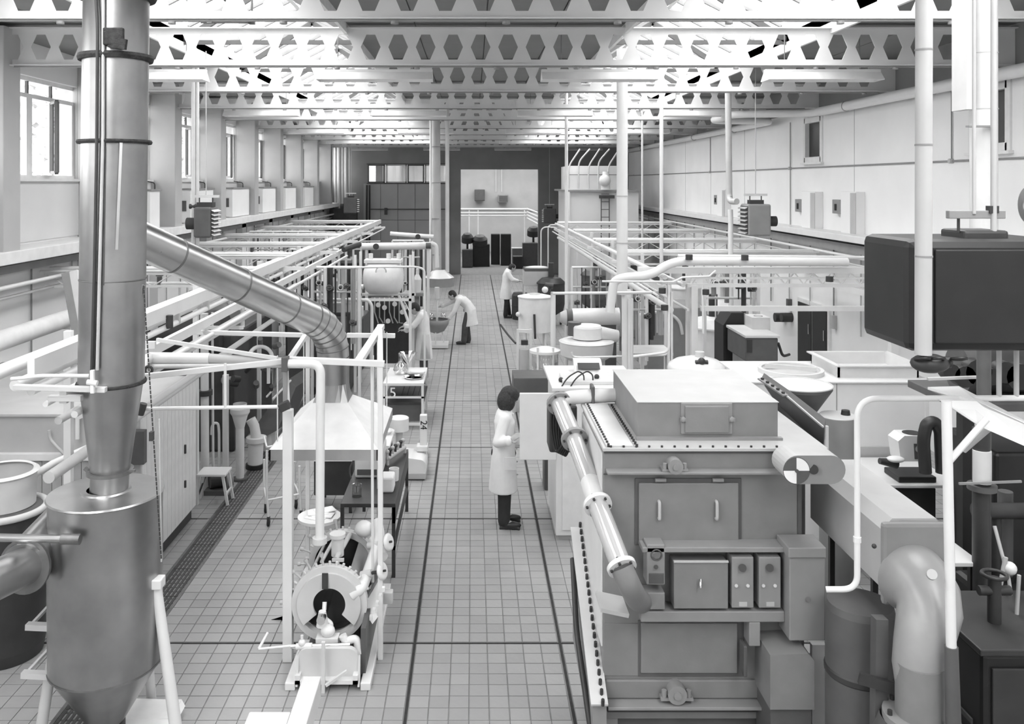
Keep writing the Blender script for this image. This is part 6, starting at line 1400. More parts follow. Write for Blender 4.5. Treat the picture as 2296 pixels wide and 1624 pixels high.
# black double door in the right wall
d_a, d_b = XR * F / (1795 - CX), XR * F / (1862 - CX)
dd_ = struct('door_1', MB().box(XR - .05, XR + .02, d_b - .05, d_a + .05, 0, Z(690, d_b)), 'white_matt')
for i in range(2):
    a = d_b + (d_a - d_b) * i / 2; struct('door_leaf', MB().box(XR - .07, XR - .05, a + .03, a + (d_a - d_b) / 2 - .03, .05, Z(690, d_b) - .08), 'black', dd_)
    struct('door_handle', MB().box(XR - .09, XR - .07, a + .1, a + .13, .95, 1.15), 'chrome', dd_)
for i, u in enumerate((1745, 1760)):
    d = 6.7 * F / (u - CX); single('bell_box', MB().cyl((6.62, d, Z(712, d)), (XR, d, Z(712, d)), .10, 18), 'charcoal', ['round dark gong on the right wall, left one of the pair', 'round dark gong on the right wall, right one of the pair'][i], 'gong')
# ================================================================== MIDDLE LEFT PLANT
ht_ = Thing('horizontal_tank', (X(860, 17), 17, 0), 'white horizontal tank with dished ends on a pipe frame', 'tank')
tc = at(860, 622, 17.0); rT = .325; q = MB()
q.lathe([(0, -.40), (rT * .45, -.385), (rT * .8, -.34), (rT, -.27), (rT, .27), (rT * .8, .34), (rT * .45, .385), (0, .40)], tc, (1, 0, 0), 36, merge=True)
ht_.part('shell', q, 'white_matt'); ht_.part('saddle', MB().box(tc.x - .36, tc.x + .36, 16.8, 17.2, tc.z + rT - .03, tc.z + rT + .03), 'white_matt'); ht_.part('manhole', MB().torus(tc + Vector((-.02, -rT + .03, .14)), (0, 1, .25), .10, .012, 20, 6), 'cream')
ht_.part('outlet', MB().cyl(tc + Vector((-.38, -.05, -.18)), tc + Vector((-.62, -.05, -.18)), .05, 12), 'white_gloss')
for e in (-.25, .1, .3): ht_.part('top_nozzle', MB().cyl(tc + Vector((e, 0, rT)), tc + Vector((e, 0, rT + .14)), .045, 12), 'cream')
for (x, y) in ((-.5, -.4), (.55, -.4), (-.5, .4), (.55, .4)): ht_.part('frame_post', MB().bar((tc.x + x, 17 + y, 0), (tc.x + x, 17 + y, 2.62), .05), 'white_gloss')
for y in (-.4, .4): ht_.part('frame_beam', MB().bar((tc.x - .7, 17 + y, tc.z - rT - .06), (tc.x + .6, 17 + y, tc.z - rT - .06), .05), 'white_gloss')
ht_.part('guard_rail', MB().tube([at(630, 602, 16.3), at(930, 598, 16.3), at(952, 603, 16.3), at(952, 830, 16.3)], .020, 10, bend=.15), 'white_gloss')
bp = Thing('white_header_pipe', (X(880, 20), 20, 0), 'thick white header pipe with dark caps above the horizontal tank', 'pipe')
bp.part('pipe', MB().cyl(at(812, 553, 20), at(968, 551, 20), .085, 18), 'white_gloss'); bp.part('cap', MB().cyl(at(955, 551, 19.9), at(966, 551, 19.9), .07, 14), 'dark_grey'); bp.part('gauge', MB().cyl(at(843, 553, 19.85), at(843, 553, 19.8), .07, 14), 'charcoal'); bp.part('gauge', MB().cyl(at(937, 531, 19.85), at(937, 531, 19.8), .06, 14), 'charcoal')
bp.part('upper_pipe', MB().cyl(at(875, 524, 20.5), at(972, 531, 20.5), .05, 14), 'white_gloss'); bp.part('end_drop', MB().tube([at(966, 545, 20), at(978, 550, 20), at(980, 600, 20)], .05, 12, bend=.1), 'white_gloss')
for u in (822, 960): bp.part('post', MB().bar((X(u, 20), 20, 0), at(u, 552, 20), .06), 'white_gloss')
for u in (895, 903, 925): bp.part('drop', MB().cyl(at(u, 553, 20), (X(u, 20), 20, .8), .018, 8), 'cream')
# control board with gauges below the tank
gb = Thing('gauge_board', (X(880, 17.8), 17.8, 0), 'dark valve board with white gauges below the horizontal tank', 'control board')
gb.part('board', MB().box(X(832, 17.8), X(918, 17.8), 17.8, 17.9, .3, Z(668, 17.8)), 'charcoal')
for (u, v) in ((885, 682), (902, 700), (862, 690), (848, 684), (908, 690), (870, 720), (858, 745)): gb.part('gauge', MB().cyl(at(u, v, 17.62), at(u, v, 17.8), .05, 14), 'white_gloss')
for i in range(8): u = 840 + i * 11; gb.part('tube', MB().tube([at(u, 668, 17.7), at(u, 700 + 12 * (i % 3), 17.7), at(u + 8, 725, 17.7)], .014, 6), 'pale_grey')
for u in (838, 912): gb.part('leg', MB().bar((X(u, 17.8), 17.85, 0), at(u, 740, 17.85), .04), 'cream')
gb.part('pipe_frame', MB().tube([at(695, 672, 15.8), at(826, 673, 15.8), at(834, 685, 15.8), at(834, 860, 15.8)], .03, 10, bend=.1), 'cream')
# second hood over the stirred bowl
h2 = Thing('round_hood', (X(985, 21.8), 21.8, 0), 'white conical hood with twin ducts to the roof, over the stirred bowl', 'hood')
hc2 = at(985, 642, 21.8); h2.part('skirt', MB().lathe([(.37, 0), (.375, .22), (.36, .22), (.355, 0)], hc2, n=8), 'mid_grey'); h2.part('cone', MB().lathe([(.375, .22), (.14, .42)], hc2, n=8), 'white_gloss')
h2.part('duct', MB().cyl((hc2.x - .06, 21.8, hc2.z + .4), (hc2.x - .10, 21.8, 6.0), .115, 18), 'pale_grey'); h2.part('duct', MB().cyl((hc2.x - .22, 21.6, hc2.z + .4), (hc2.x - .2, 21.6, 6.0), .03, 10), 'white_gloss'); h2.part('duct', MB().cyl((hc2.x + .2, 21.8, hc2.z + .35), (hc2.x + .2, 21.8, 6.0), .05, 14), 'cream')
for (z,) in ((2.2,), (3.1,), (4.0,), (4.9,)): h2.part('duct_band', MB().lathe([(.115, -.01), (.125, -.01), (.125, .01), (.115, .01)], (hc2.x - .07 - z * .005, 21.8, z), n=18), 'mid_grey')
h2.part('side_leg', MB().bar(at(963, 600, 21.6), (X(958, 21.6), 21.6, .0), .06), 'white_gloss')
sbw = Thing('stirred_bowl', (X(980, 21.2), 21.2, 0), 'round bowl with stirrer on a white tripod trolley, under the conical hood', 'mixer')
bc = at(978, 716, 21.2); sbw.part('bowl', MB().lathe([(.06, -.34), (.2, -.28), (.3, -.12), (.32, 0), (.29, .0)], bc, n=28, merge=True), 'mid_grey'); sbw.part('shaft', MB().cyl(bc + Vector((.02, 0, -.1)), bc + Vector((.02, 0, .72)), .03, 10), 'white_gloss'); sbw.part('motor', MB().cyl(bc + Vector((.02, 0, .5)), bc + Vector((.02, 0, .78)), .06, 14), 'cream')
for k in range(3): a = k * 2 * PI / 3 + .5; sbw.part('leg', MB().bar(bc + Vector((.15 * math.cos(a), .15 * math.sin(a), -.26)), (bc.x + .22 * math.cos(a), 21.2 + .22 * math.sin(a), .05), .03), 'white_gloss')
sbw.part('trolley', MB().box(bc.x - .28, bc.x + .3, 20.9, 21.5, .02, .09), 'white_gloss'); sbw.part('flasks', MB().ball(bc + Vector((-.12, -.05, .08)), .08).ball(bc + Vector((.18, -.05, .1)), .07), 'flask_glass')
# bottle and jars on the shelf left of the hood
single('white_bottle', MB().lathe([(0, 0), (.09, 0), (.10, .3), (.04, .42), (.035, .55), (0, .56)], at(936, 655, 20.6), n=20), 'white_gloss', 'tall white bottle standing left of the conical hood', 'bottle'); single('bottle_shelf', MB().box(X(905, 20.6), X(952, 20.6), 20.4, 20.9, Z(662, 20.6), Z(655, 20.6)).box(X(930, 20.6), X(940, 20.6), 20.5, 20.7, 0, Z(662, 20.6)), 'mid_grey', 'grey pedestal shelf below the white bottle', 'shelf')
# plant filling the left bays
LB = [(-5.2, 13.8, .35, 1.2, 'white_matt', 'white upright kettle in the left bays, closest to the wall heater'), (-4.2, 16.9, .42, 1.5, 'cream', 'cream upright kettle in the left bays, behind the dark machine'), (-5.3, 18.6, .40, 1.3, 'mid_grey', 'grey upright kettle by the left wall, midway down'), (-3.9, 20.2, .38, 1.4, 'white_matt', 'white upright kettle left of the header pipe'),
      (-5.2, 22.5, .45, 1.6, 'dark_grey', 'dark upright kettle by the left wall, farther half'), (-4.0, 24.2, .40, 1.3, 'cream', 'cream upright kettle in the far left bays'), (-5.3, 26.8, .42, 1.5, 'white_matt', 'white upright kettle near the far left wall'), (-4.1, 28.5, .4, 1.4, 'charcoal', 'black upright kettle at the far end of the left rack')]
for (x, y, r, h, m, lab) in LB:
    t = Thing('upright_kettle', (x, y, 0), lab, 'kettle', 'kettles in the left bays')
    t.part('shell', MB().lathe([(r * .2, .25), (r * .9, .42), (r, .6), (r, h)], (x, y, 0), n=24), m); t.part('dome', MB().lathe([(r + .03, h - .03), (r + .03, h), (r * .7, h + .13), (0, h + .18)], (x, y, 0), n=24), m)
    t.part('agitator', MB().cyl((x, y, h + .15), (x, y, h + .55), .08, 12), 'charcoal'); t.part('manway', MB().cyl((x + r * .5, y - r * .4, h + .08), (x + r * .5, y - r * .4, h + .18), .10, 14), 'cream')
    for k in range(3): a = k * 2 * PI / 3 + .4; t.part('leg', MB().cyl((x + r * .8 * math.cos(a), y + r * .8 * math.sin(a), 0), (x + r * .8 * math.cos(a), y + r * .8 * math.sin(a), .6), .03, 8), m)
RB = [(4.2, 15.2, .40, 1.5, 'white_matt', 'white upright kettle behind the pipe bridge'), (5.4, 18.4, .42, 1.4, 'cream', 'cream upright kettle near the right wall'), (3.8, 20.5, .45, 1.6, 'mid_grey', 'grey upright kettle right of the slim post'), (5.5, 22.5, .4, 1.3, 'white_matt', 'white upright kettle in front of the tower at right'), (2.2, 24.4, .38, 1.2, 'charcoal', 'black upright kettle by the third worker'), (3.6, 25.6, .4, 1.3, 'dark_grey', 'dark upright kettle in front of the ladder tower')]
for (x, y, r, h, m, lab) in RB:
    t = Thing('upright_kettle', (x, y, 0), lab, 'kettle', 'kettles in the right bays')
    t.part('shell', MB().lathe([(r * .2, .25), (r * .9, .42), (r, .6), (r, h)], (x, y, 0), n=24), m); t.part('dome', MB().lathe([(r + .03, h - .03), (r + .03, h), (r * .7, h + .13), (0, h + .18)], (x, y, 0), n=24), m)
    t.part('agitator', MB().cyl((x, y, h + .15), (x, y, h + .55), .08, 12), 'charcoal')
    for k in range(3): a = k * 2 * PI / 3 + .4; t.part('leg', MB().cyl((x + r * .8 * math.cos(a), y + r * .8 * math.sin(a), 0), (x + r * .8 * math.cos(a), y + r * .8 * math.sin(a), .6), .03, 8), m)
# extra benches of dark equipment low in the left bays
for i, (x0, x1, y, z, m, lab) in enumerate(((-3.4, -2.35, 18.6, 1.1, 'charcoal', 'low black equipment bench left of the horizontal tank'), (-3.1, -2.2, 22.5, 1.3, 'dark_grey', 'dark equipment bench behind the header pipe posts'), (-2.9, -1.9, 26.0, 1.2, 'charcoal', 'black equipment bench in the far left distance'))):
    t = Thing('equipment_bench', ((x0 + x1) / 2, y, 0), lab, 'bench', 'equipment benches on the left'); t.part('body', MB().box(x0, x1, y, y + 1.2, 0, z), m, bev=.02)
    for k in range(5):
        xx = x0 + .1 + (x1 - x0 - .2) * k / 4; t.part('instrument', MB().box(xx - .07, xx + .07, y + .1, y + .35, z, z + .12 + .1 * ((k * 7) % 3)), ['white_matt', 'mid_grey', 'cream', 'dark_grey', 'white_gloss'][k], bev=.01)
# white box on legs by the third worker
wk = Thing('white_hopper_box', (X(1202, 24.6), 24.6, 0), 'pale rectangular box on thin legs beside the third worker', 'box')
wk.part('box', MB().box(X(1174, 24.6), X(1232, 24.6), 24.5, 25.2, Z(640, 24.6), Z(608, 24.6)), 'pale_grey', bev=.01); wk.part('lid', MB().box(X(1176, 24.6), X(1230, 24.6), 24.5, 25.2, Z(608, 24.6), Z(602, 24.6)), 'dark_grey'); wk.part('cloth', MB().ball(at(1203, 600, 24.8), (.33, .15, .05)), 'white_gloss')
for u in (1176, 1229): wk.part('leg', MB().bar((X(u, 24.6), 24.55, 0), at(u, 640, 24.55), .04), 'cream'); wk.part('leg', MB().bar((X(u, 24.6), 25.15, 0), (X(u, 24.6), 25.15, Z(640, 24.6)), .04), 'cream')
t = Thing('black_drum', (X(1165, 25.4), 25.4, 0), 'small black drum beside the third worker', 'drum'); t.part('drum', MB().lathe([(0, 0), (.22, 0), (.24, .1), (.24, .7), (.2, .78), (0, .8)], (X(1166, 25.5), 25.5, 0), n=24), 'charcoal'); t.part('band', MB().torus((X(1166, 25.5), 25.5, .4), (0, 0, 1), .24, .012, 24, 6), 'black')
# ================================================================== LADDER TOWER (far right)
tw = Thing('ladder_tower', (4.5, 30, 0), 'pale block tower with upper deck and ladder at far right', 'tower')
tx0, tx1, ty = X(1278, 29.5), X(1432, 29.5), 29.5; tz1 = Z(430, 29.5)
tw.part('block', MB().box(tx0, tx1, ty, 33.5, 0, tz1), 'wall_pale', bev=.01); tw.part('deck', MB().box(tx0 - .15, tx1 + .1, ty - .15, 33.6, tz1, tz1 + .06), 'mid_grey')
tw.part('upper_block', MB().box(tx0 + .1, X(1395, 31), 31.0, 33.4, tz1 + .06, Z(372, 31)), 'wall_white'); tw.part('upper_rail', MB().bar((tx0, 30.9, Z(392, 31)), (tx1 + .1, 30.9, Z(392, 31)), .03), 'mid_grey')
tw.part('fill_head', MB().cyl(at(1358, 425, 29.4), at(1358, 385, 29.4), .16, 16, r2=.1).ball(at(1356, 405, 29.3), .2), 'cream'); tw.part('bracket', MB().box(X(1344, 29.4), X(1376, 29.4), 29.2, 29.5, Z(445, 29.4), Z(438, 29.4)), 'charcoal')
for e in (1348, 1366): tw.part('ladder_rail', MB().bar((X(e, 29.35), 29.35, .3), at(e, 440, 29.35), .03), 'dark_grey')
for i in range(13): z = .5 + i * .26; tw.part('rung', MB().cyl((X(1348, 29.35), 29.35, z), (X(1366, 29.35), 29.35, z), .014, 6), 'dark_grey')
for i in range(5): tw.part('pipe', MB().tube([(tx0 + .1 + i * .35, 30.8, tz1 + .1), (tx0 + .1 + i * .35, 30.8, tz1 + .9 + .15 * (i % 2)), (tx0 + .5 + i * .35, 30.8, 5.2)], .03, 6, bend=.2), 'cream')
tw.part('side_pipe', MB().cyl((tx0 - .05, 29.4, .5), (tx0 - .05, 29.4, tz1 + .05), .05, 10), 'white_gloss')
# far wall pipes and corner clutter
fw = Thing('corner_pipes', (X(765, 37), 37.5, 0), 'group of pale vertical pipes in the far left corner', 'pipe')
for u, r in ((752, .06), (760, .09), (768, .05), (776, .08), (784, .03)): fw.part('pipe', MB().cyl((X(u, 37.4), 37.4, 2.9), (X(u, 37.4), 37.4, 5.9), r, 10), 'pale_grey')
fw.part('manifold', MB().box(X(748, 37.4), X(800, 37.4), 37.2, 37.7, 1.6, 2.9), 'charcoal')
for u in (822, 828): fw.part('dark_pipe', MB().cyl((X(u, 37.9), 38.0, 0), (X(u, 37.9), 38.0, 3.9), .04, 8), 'black')
fcb = Thing('far_conduit', (X(900, 38), 38.1, 2.8), 'thin dark conduit across the grey panels of the far wall', 'conduit'); fcb.part('conduit', MB().cyl((X(830, 38.1), 38.1, 2.84), (X(1000, 38.1), 38.1, 2.84), .02, 6), 'charcoal'); fcb.part('box', MB().box(X(862, 38.1), X(868, 38.1), 38.05, 38.15, 2.6, 2.9), 'charcoal')
# things seen in the back room
def back_box(name, u0, u1, v0, v1, d, m, label, cat, dep=.5):
    t = Thing(name, (X((u0 + u1) / 2, d), d, 0), label, cat); t.part('body', MB().box(X(u0, d), X(u1, d), d, d + dep, max(0, Z(v1, d)), Z(v0, d)), m, bev=.02); t.part('front_panel', MB().box(X(u0 + 2, d), X(u1 - 2, d), d - .02, d, max(.05, Z(v1 - 2, d)), Z(v0 + 2, d)), 'black' if m == 'charcoal' else 'dark_grey'); return t
back_box('wall_heater', 1064, 1087, 425, 451, 49.3, 'dark_grey', 'dark square heater on the back room wall', 'heater', .6); back_box('wall_unit', 1117, 1140, 437, 454, 49.3, 'mid_grey', 'grey fan unit on the back room wall', 'fan', .6)
back_box('dark_press', 1060, 1098, 548, 640, 41.5, 'charcoal', 'tall dark press through the far doorway, left one', 'machine'); back_box('dark_press', 1101, 1121, 525, 640, 42.5, 'charcoal', 'narrow black cabinet through the far doorway, centre', 'cabinet'); back_box('dark_press', 1123, 1146, 525, 640, 42.0, 'charcoal', 'broad black cabinet through the far doorway, right of centre', 'cabinet')
back_box('pale_desk', 1147, 1175, 556, 600, 43.5, 'pale_grey', 'pale desk through the far doorway at right', 'desk'); back_box('dark_loom', 1172, 1206, 545, 640, 41.0, 'dark_grey', 'dark machine frame at the right jamb of the far doorway', 'machine'); back_box('dark_loom', 1150, 1172, 575, 640, 40.5, 'charcoal', 'low black bench before the pale desk in the far doorway', 'bench'); back_box('dark_bench', 1036, 1060, 560, 640, 41.0, 'dark_grey', 'dark bench at the left jamb of the far doorway', 'bench')
rb = Thing('back_room_pipes', (1.2, 47, 0), 'white pipe gantry crossing the back room', 'pipe')
for v, r in ((469, .05), (477, .05), (484, .04)): rb.part('pipe', MB().cyl(at(1020, v, 47), at(1185, v, 47), r, 8), 'white_gloss')
for u in (1052, 1072, 1176): rb.part('post', MB().bar((X(u, 47), 47, 0), at(u, 470, 47), .06), 'white_gloss')
for i in range(4): rb.part('pipe', MB().cyl(at(1182, 468 + i * 7, 47), at(1215, 480 + i * 9, 42), .04, 8), 'white_gloss')
for u in (1112, 1125): rb.part('conduit', MB().cyl((X(u, 49.9), 49.9, Z(430, 49.9)), (X(u, 49.9), 49.9, 6.2), .02, 6), 'white_gloss')
# clusters of thin risers and valves between the frames
def risers(d, u0, u1, n, vtop, vbot, label, dark=.3):
    t = Thing('riser_group', (X((u0 + u1) / 2, d), d, 0), label, 'pipework'); rnd = random.Random(int(d * 10))
    zt = Z(vtop, d); t.part('header', MB().cyl((X(u0, d), d, zt), (X(u1, d), d, zt), .03, 10), 'white_gloss'); t.part('header', MB().cyl((X(u0, d), d + .1, zt - .45), (X(u1, d), d + .1, zt - .45), .022, 10), 'cream')
    for u in (u0, u1): t.part('post', MB().bar((X(u, d), d, 0), (X(u, d), d, zt), .05), 'white_gloss')
    for i in range(n):
        u = u0 + (u1 - u0) * (i + .5) / n + rnd.uniform(-3, 3); zb = max(.1, Z(vbot + rnd.uniform(-40, 30), d)); r = rnd.choice((.012, .018, .03, .04)); y = d + rnd.uniform(-.15, .25)
        t.part('riser', MB().cyl((X(u, d), y, zb), (X(u, d), y, zt), r, 10), 'charcoal' if rnd.random() < dark else rnd.choice(['white_gloss', 'cream', 'pale_grey', 'mid_grey']))
        if i % 2: z = rnd.uniform(zb + .2, zt - .2); t.part('valve', MB().cyl((X(u, d) - .06, y - .05, z), (X(u, d) + .06, y - .05, z), .04, 10).cyl((X(u, d), y - .05, z), (X(u, d), y - .15, z + .03), .018, 8), 'charcoal'); t.part('handwheel', MB().torus((X(u, d), y - .16, z + .03), (0, 1, -.2), .045, .009, 12, 5), 'white_gloss' if rnd.random() < .4 else 'dark_grey')
    return t
risers(15.6, 700, 806, 13, 600, 800, 'dense thin risers with dark valves left of the horizontal tank', .35)
risers(18.8, 650, 760, 11, 560, 720, 'thin risers behind the sloping duct, in front of the header pipe', .3)
risers(23.2, 880, 950, 9, 540, 660, 'distant risers left of the conical hood', .35)
risers(15.6, 1415, 1492, 9, 640, 790, 'thin risers behind the thick white down pipe', .3)
risers(19.5, 1282, 1380, 11, 600, 700, 'thin risers behind the horizontal drum', .35)
risers(14.6, 1580, 1700, 9, 610, 700, 'thin risers below the white pipe bridge near the wall', .15)
risers(22.0, 560, 700, 12, 520, 620, 'distant risers in the left bays near the wall', .4)
# outside: hedge seen through the nearest left windows
hg = MB()
for i in range(2600):
    c = Vector((-11.5 + random.gauss(0, .5), random.uniform(14, 38), random.uniform(1.5, 8.0))); a = random.random() * 6.28
    u_ = Vector((math.cos(a) * .3, math.sin(a), .4 * random.uniform(-1, 1))).normalized() * .16; w_ = Vector((.1, -.3, 1)).normalized().cross(u_).normalized() * .11
    hg.add([c - u_, c + w_, c + u_, c - w_], [(0, 1, 2, 3)])
for i, (u, v, r, lab) in enumerate(((1048, 535, .28, 'dark round flywheel above the bench in the far doorway'), (1076, 540, .36, 'dark domed vessel on the press in the far doorway'), (1196, 520, .3, 'dark pulley wheel at the right jamb of the far doorway'))):
    c = at(u, v, 41.6); single('round_machine_head', MB().lathe([(0, -.2), (r, -.18), (r, .1), (r * .6, .25), (0, .3)], c, (0, -.3, 1), 24).box(c.x - .05, c.x + .05, 41.6, 41.7, 0, c.z), 'charcoal', lab, 'machine')
single('hedge', hg, 'leaf_pale', 'pale leafy hedge outside the left windows', 'hedge', kind='stuff')
gm = MB().box(-40, XL - .35, -20, 70, -.4, -.1); struct('ground_outside', gm, 'wall_pale')
# ================================================================== PEOPLE
def remesh(o, vox, it=4, fac=.5):
    m = o.modifiers.new('remesh', 'REMESH'); m.mode = 'VOXEL'; m.voxel_size = vox; m.use_smooth_shade = True
    s = o.modifiers.new('smooth', 'SMOOTH'); s.factor = fac; s.iterations = it
def limb(mb, pts, rad, n=14):
    for i in range(len(pts) - 1):
        mb.cyl(pts[i], pts[i + 1], rad[i], n, r2=rad[i + 1])
    for p_, r_ in zip(pts, rad): mb.ball(p_, r_, n, 8)
def loft(mb, rings, n=20):
    """rings: (centre, side vector, depth vector) -> closed lofted body"""
    vs = []; fs = []
    for (c, s, d) in rings:
        for i in range(n):
            a = 2 * PI * i / n; vs.append(Vector(c) + Vector(s) * math.cos(a) + Vector(d) * math.sin(a))
    for j in range(len(rings) - 1):
        for i in range(n): fs.append((j * n + i, j * n + (i + 1) % n, (j + 1) * n + (i + 1) % n, (j + 1) * n + i))
    fs.append(tuple(range(n - 1, -1, -1))); fs.append(tuple(range((len(rings) - 1) * n, len(rings) * n)))
    mb.add(vs, fs, True)
def hand(mb, wrist, d, nrm, sgn, curl=.5):
    wrist, d, nrm = Vector(wrist), Vector(d).normalized(), Vector(nrm).normalized()
    side = d.cross(nrm).normalized() * sgn; nrm = side.cross(d).normalized() * sgn
    rot = Matrix((side, d, nrm)).transposed()
    mb.ball(wrist + d * .045, (.040, .052, .017), 14, 8, rot); mb.cyl(wrist, wrist + d * .04, .024, 12, r2=.028)
    for i, (off, ln) in enumerate(((-.030, .060), (-.010, .072), (.010, .078), (.029, .070))):
        p0 = wrist + d * .082 + side * off; dd = d.copy(); pts = [p0 - d * .02, p0]
        for k in range(3):
            dd = (dd - nrm * curl * (.5 + .25 * k)).normalized(); p0 = p0 + dd * ln * (.42, .32, .26)[k]; pts.append(p0)
        limb(mb, pts, [.0095, .0095, .0088, .008, .007], 8)
    t0 = wrist + d * .025 + side * .030; t1 = t0 + (d * .6 + side * .75).normalized() * .034; t2 = t1 + (d * .9 + side * .25 - nrm * curl * .4).normalized() * .028
    limb(mb, [t0, t1, t2], [.013, .011, .009], 8)
def person(base, J, face, label, trousers, coat_rings, sleeve_r, hair_shape, coat_m='coat_white', hand_curl=.6, gloves=False):
    b = Vector(base); V = lambda p_: b + Vector(p_)
    t = Thing('person', b, label, 'person')
    f = Vector(face).normalized(); up = Vector(J.get('head_up', (0, 0, 1))).normalized(); sd = f.cross(up).normalized(); up = sd.cross(f).normalized()
    rot = Matrix((sd, f, up)).transposed(); hc = V(J['head'])
    q = MB(); q.ball(hc + up * .02, (.074, .092, .10), 20, 14, rot); q.ball(hc - up * .045 + f * .022, (.056, .066, .07), 18, 12, rot); q.ball(hc + f * .098 - up * .012, (.013, .02, .022), 10, 8, rot); q.ball(hc + f * .07 - up * .062, (.024, .02, .012), 10, 8, rot)
    for e in (-1, 1): q.ball(hc + sd * e * .076 - up * .005 - f * .01, (.010, .020, .030), 10, 8, rot)
    limb(q, [hc - up * .06 - f * .012, V(J['neck']), V(J['chest'])], [.052, .055, .11])
    limb(q, [V(J['chest']), V(J['waist']), V(J['pelvis'])], [.13, .115, .13])
    for s in ('L', 'R'):
        limb(q, [V(J['chest']), V(J['sh' + s]), V(J['el' + s]), V(J['wr' + s])], [.10, .055, .040, .028]); limb(q, [V(J['pelvis']), V(J['hip' + s]), V(J['kn' + s]), V(J['an' + s])], [.11, .085, .055, .038])
        hd_ = Vector(J['hd' + s]); hand(q, V(J['wr' + s]), hd_, J.get('hn' + s, (0, 0, 1)), 1 if s == 'R' else -1, hand_curl)
        limb(q, [V(J['an' + s]), V(J['toe' + s])], [.036, .03])
    body = t.part('body', q, 'skin'); remesh(body, .0065, 2, .4)
    for e in (-1, 1): t.part('eye', MB().ball(hc + sd * e * .030 + f * .082 + up * .012, .010, 10, 8), 'charcoal', body)
    t.part('mouth', MB().ball(hc + f * .088 - up * .042, (.022, .006, .005), 10, 6, rot), 'mid_grey', body)
    q = MB()
    for (o_, r_) in hair_shape: q.ball(hc + sd * o_[0] + f * o_[1] + up * o_[2], r_, 18, 12, rot)
    h = t.part('hair', q, 'hair_dark'); remesh(h, .011, 2, .4)
    q = MB()
    for s in ('L', 'R'): limb(q, [V(J['hip' + s]), V(J['kn' + s]), V(J['an' + s]) + Vector((0, 0, .01))], [.10, .082, .072])
    q.ball(V(J['pelvis']), (.15, .13, .13)); tr = t.part('trousers', q, trousers); remesh(tr, .014, 4)
    for s in ('L', 'R'):
        a, o_ = V(J['an' + s]), V(J['toe' + s]); dv = (o_ - a); dv.z = 0; dv.normalize(); sx = dv.cross(Vector((0, 0, 1))); m3 = Matrix((sx, dv, (0, 0, 1))).transposed(); c = a + dv * .07; c.z = b.z + .045
        q = MB().ball(c, (.048, .135, .042), 16, 10, m3); q.ball(c - dv * .07 + Vector((0, 0, .02)), (.042, .05, .055), 14, 8, m3); q.obox((c.x, c.y, b.z + .012), (.042, .12, .012), m3); sh_ = t.part('shoe', q, 'shoe_black'); remesh(sh_, .009, 2)
    q = MB(); loft(q, [(V(c), s, d) for (c, s, d) in coat_rings])
    for s in ('L', 'R'):
        w = V(J['wr' + s]); e_ = V(J['el' + s]); wl = e_.lerp(w, .9 if not gloves else .75)
        limb(q, [V(J['sh' + s]), e_, wl], sleeve_r)
        q.cyl(e_.lerp(w, .80), wl + (w - e_).normalized() * .01, sleeve_r[2] + .008, 14)
    q.cyl(V(J['neck']) - Vector((0, 0, .05)), V(J['neck']) + Vector((0, 0, .02)) , .078, 16, r2=.068)
    ct = t.part('lab_coat', q, coat_m); remesh(ct, .012, 5, .5)
    return t, ct, V
# --- woman by the white cabinet, facing right
J = dict(head=(.065, 0, 1.475), head_up=(.12, 0, 1), neck=(.02, 0, 1.34), chest=(0, 0, 1.20), waist=(0, 0, 1.0), pelvis=(-.01, 0, .84),
         shR=(.0, -.165, 1.285), elR=(-.085, -.225, 1.03), wrR=(.055, -.31, 1.075), hdR=(.6, -.25, .55), hnR=(-.5, -.6, .6),
         shL=(.0, .165, 1.285), elL=(.04, .21, 1.02), wrL=(.17, .12, .92), hdL=(.7, -.2, -.4), hnL=(0, 0, 1),
         hipR=(-.01, -.085, .82), knR=(.0, -.085, .45), anR=(-.01, -.10, .08), toeR=(.15, -.12, .03), hipL=(-.01, .085, .82), knL=(.0, .09, .45), anL=(.0, .10, .08), toeL=(.16, .11, .03))
rings = [((.005, 0, 1.37), (0, .075, 0), (.07, 0, 0)), ((.0, 0, 1.32), (0, .175, 0), (.095, 0, 0)), ((.0, 0, 1.22), (0, .195, 0), (.125, 0, 0)), ((.0, 0, 1.03), (0, .18, 0), (.115, 0, 0)), ((-.01, 0, .84), (0, .20, 0), (.14, 0, 0)), ((-.015, 0, .62), (0, .205, 0), (.155, 0, 0)), ((-.015, 0, .415), (0, .215, 0), (.172, 0, 0))]
t, ct, V = person((X(1131, 10.16), 10.16, 0), J, (.84, .52, -.3), 'woman in a long white lab coat and dark trousers holding the open cabinet door', 'trousers_dark', rings, [.068, .062, .054],
                  [((0, -.02, .05), (.105, .118, .10)), ((0, -.06, -.02), (.11, .09, .135)), ((.045, -.05, .07), (.06, .06, .06)), ((-.05, .0, .08), (.06, .06, .05)), ((.06, -.02, -.05), (.045, .06, .085)), ((-.06, -.02, -.05), (.045, .06, .085)), ((0, .06, .075), (.07, .04, .035))])
t.part('pocket', MB().obox(V((.06, -.195, .78)), (.07, .006, .075)), 'coat_white', ct, bev=.004); t.part('lapel', MB().bar(V((.10, -.06, 1.32)), V((.128, -.02, 1.08)), .035, .012, up=(1, 0, 0)), 'coat_white', ct)
for z in (1.05, .9, .75, .6): t.part('button', MB().cyl(V((.13 + (.9 - z) * .03, -.03, z)), V((.15 + (.9 - z) * .03, -.03, z)), .010, 8), 'pale_grey', ct)
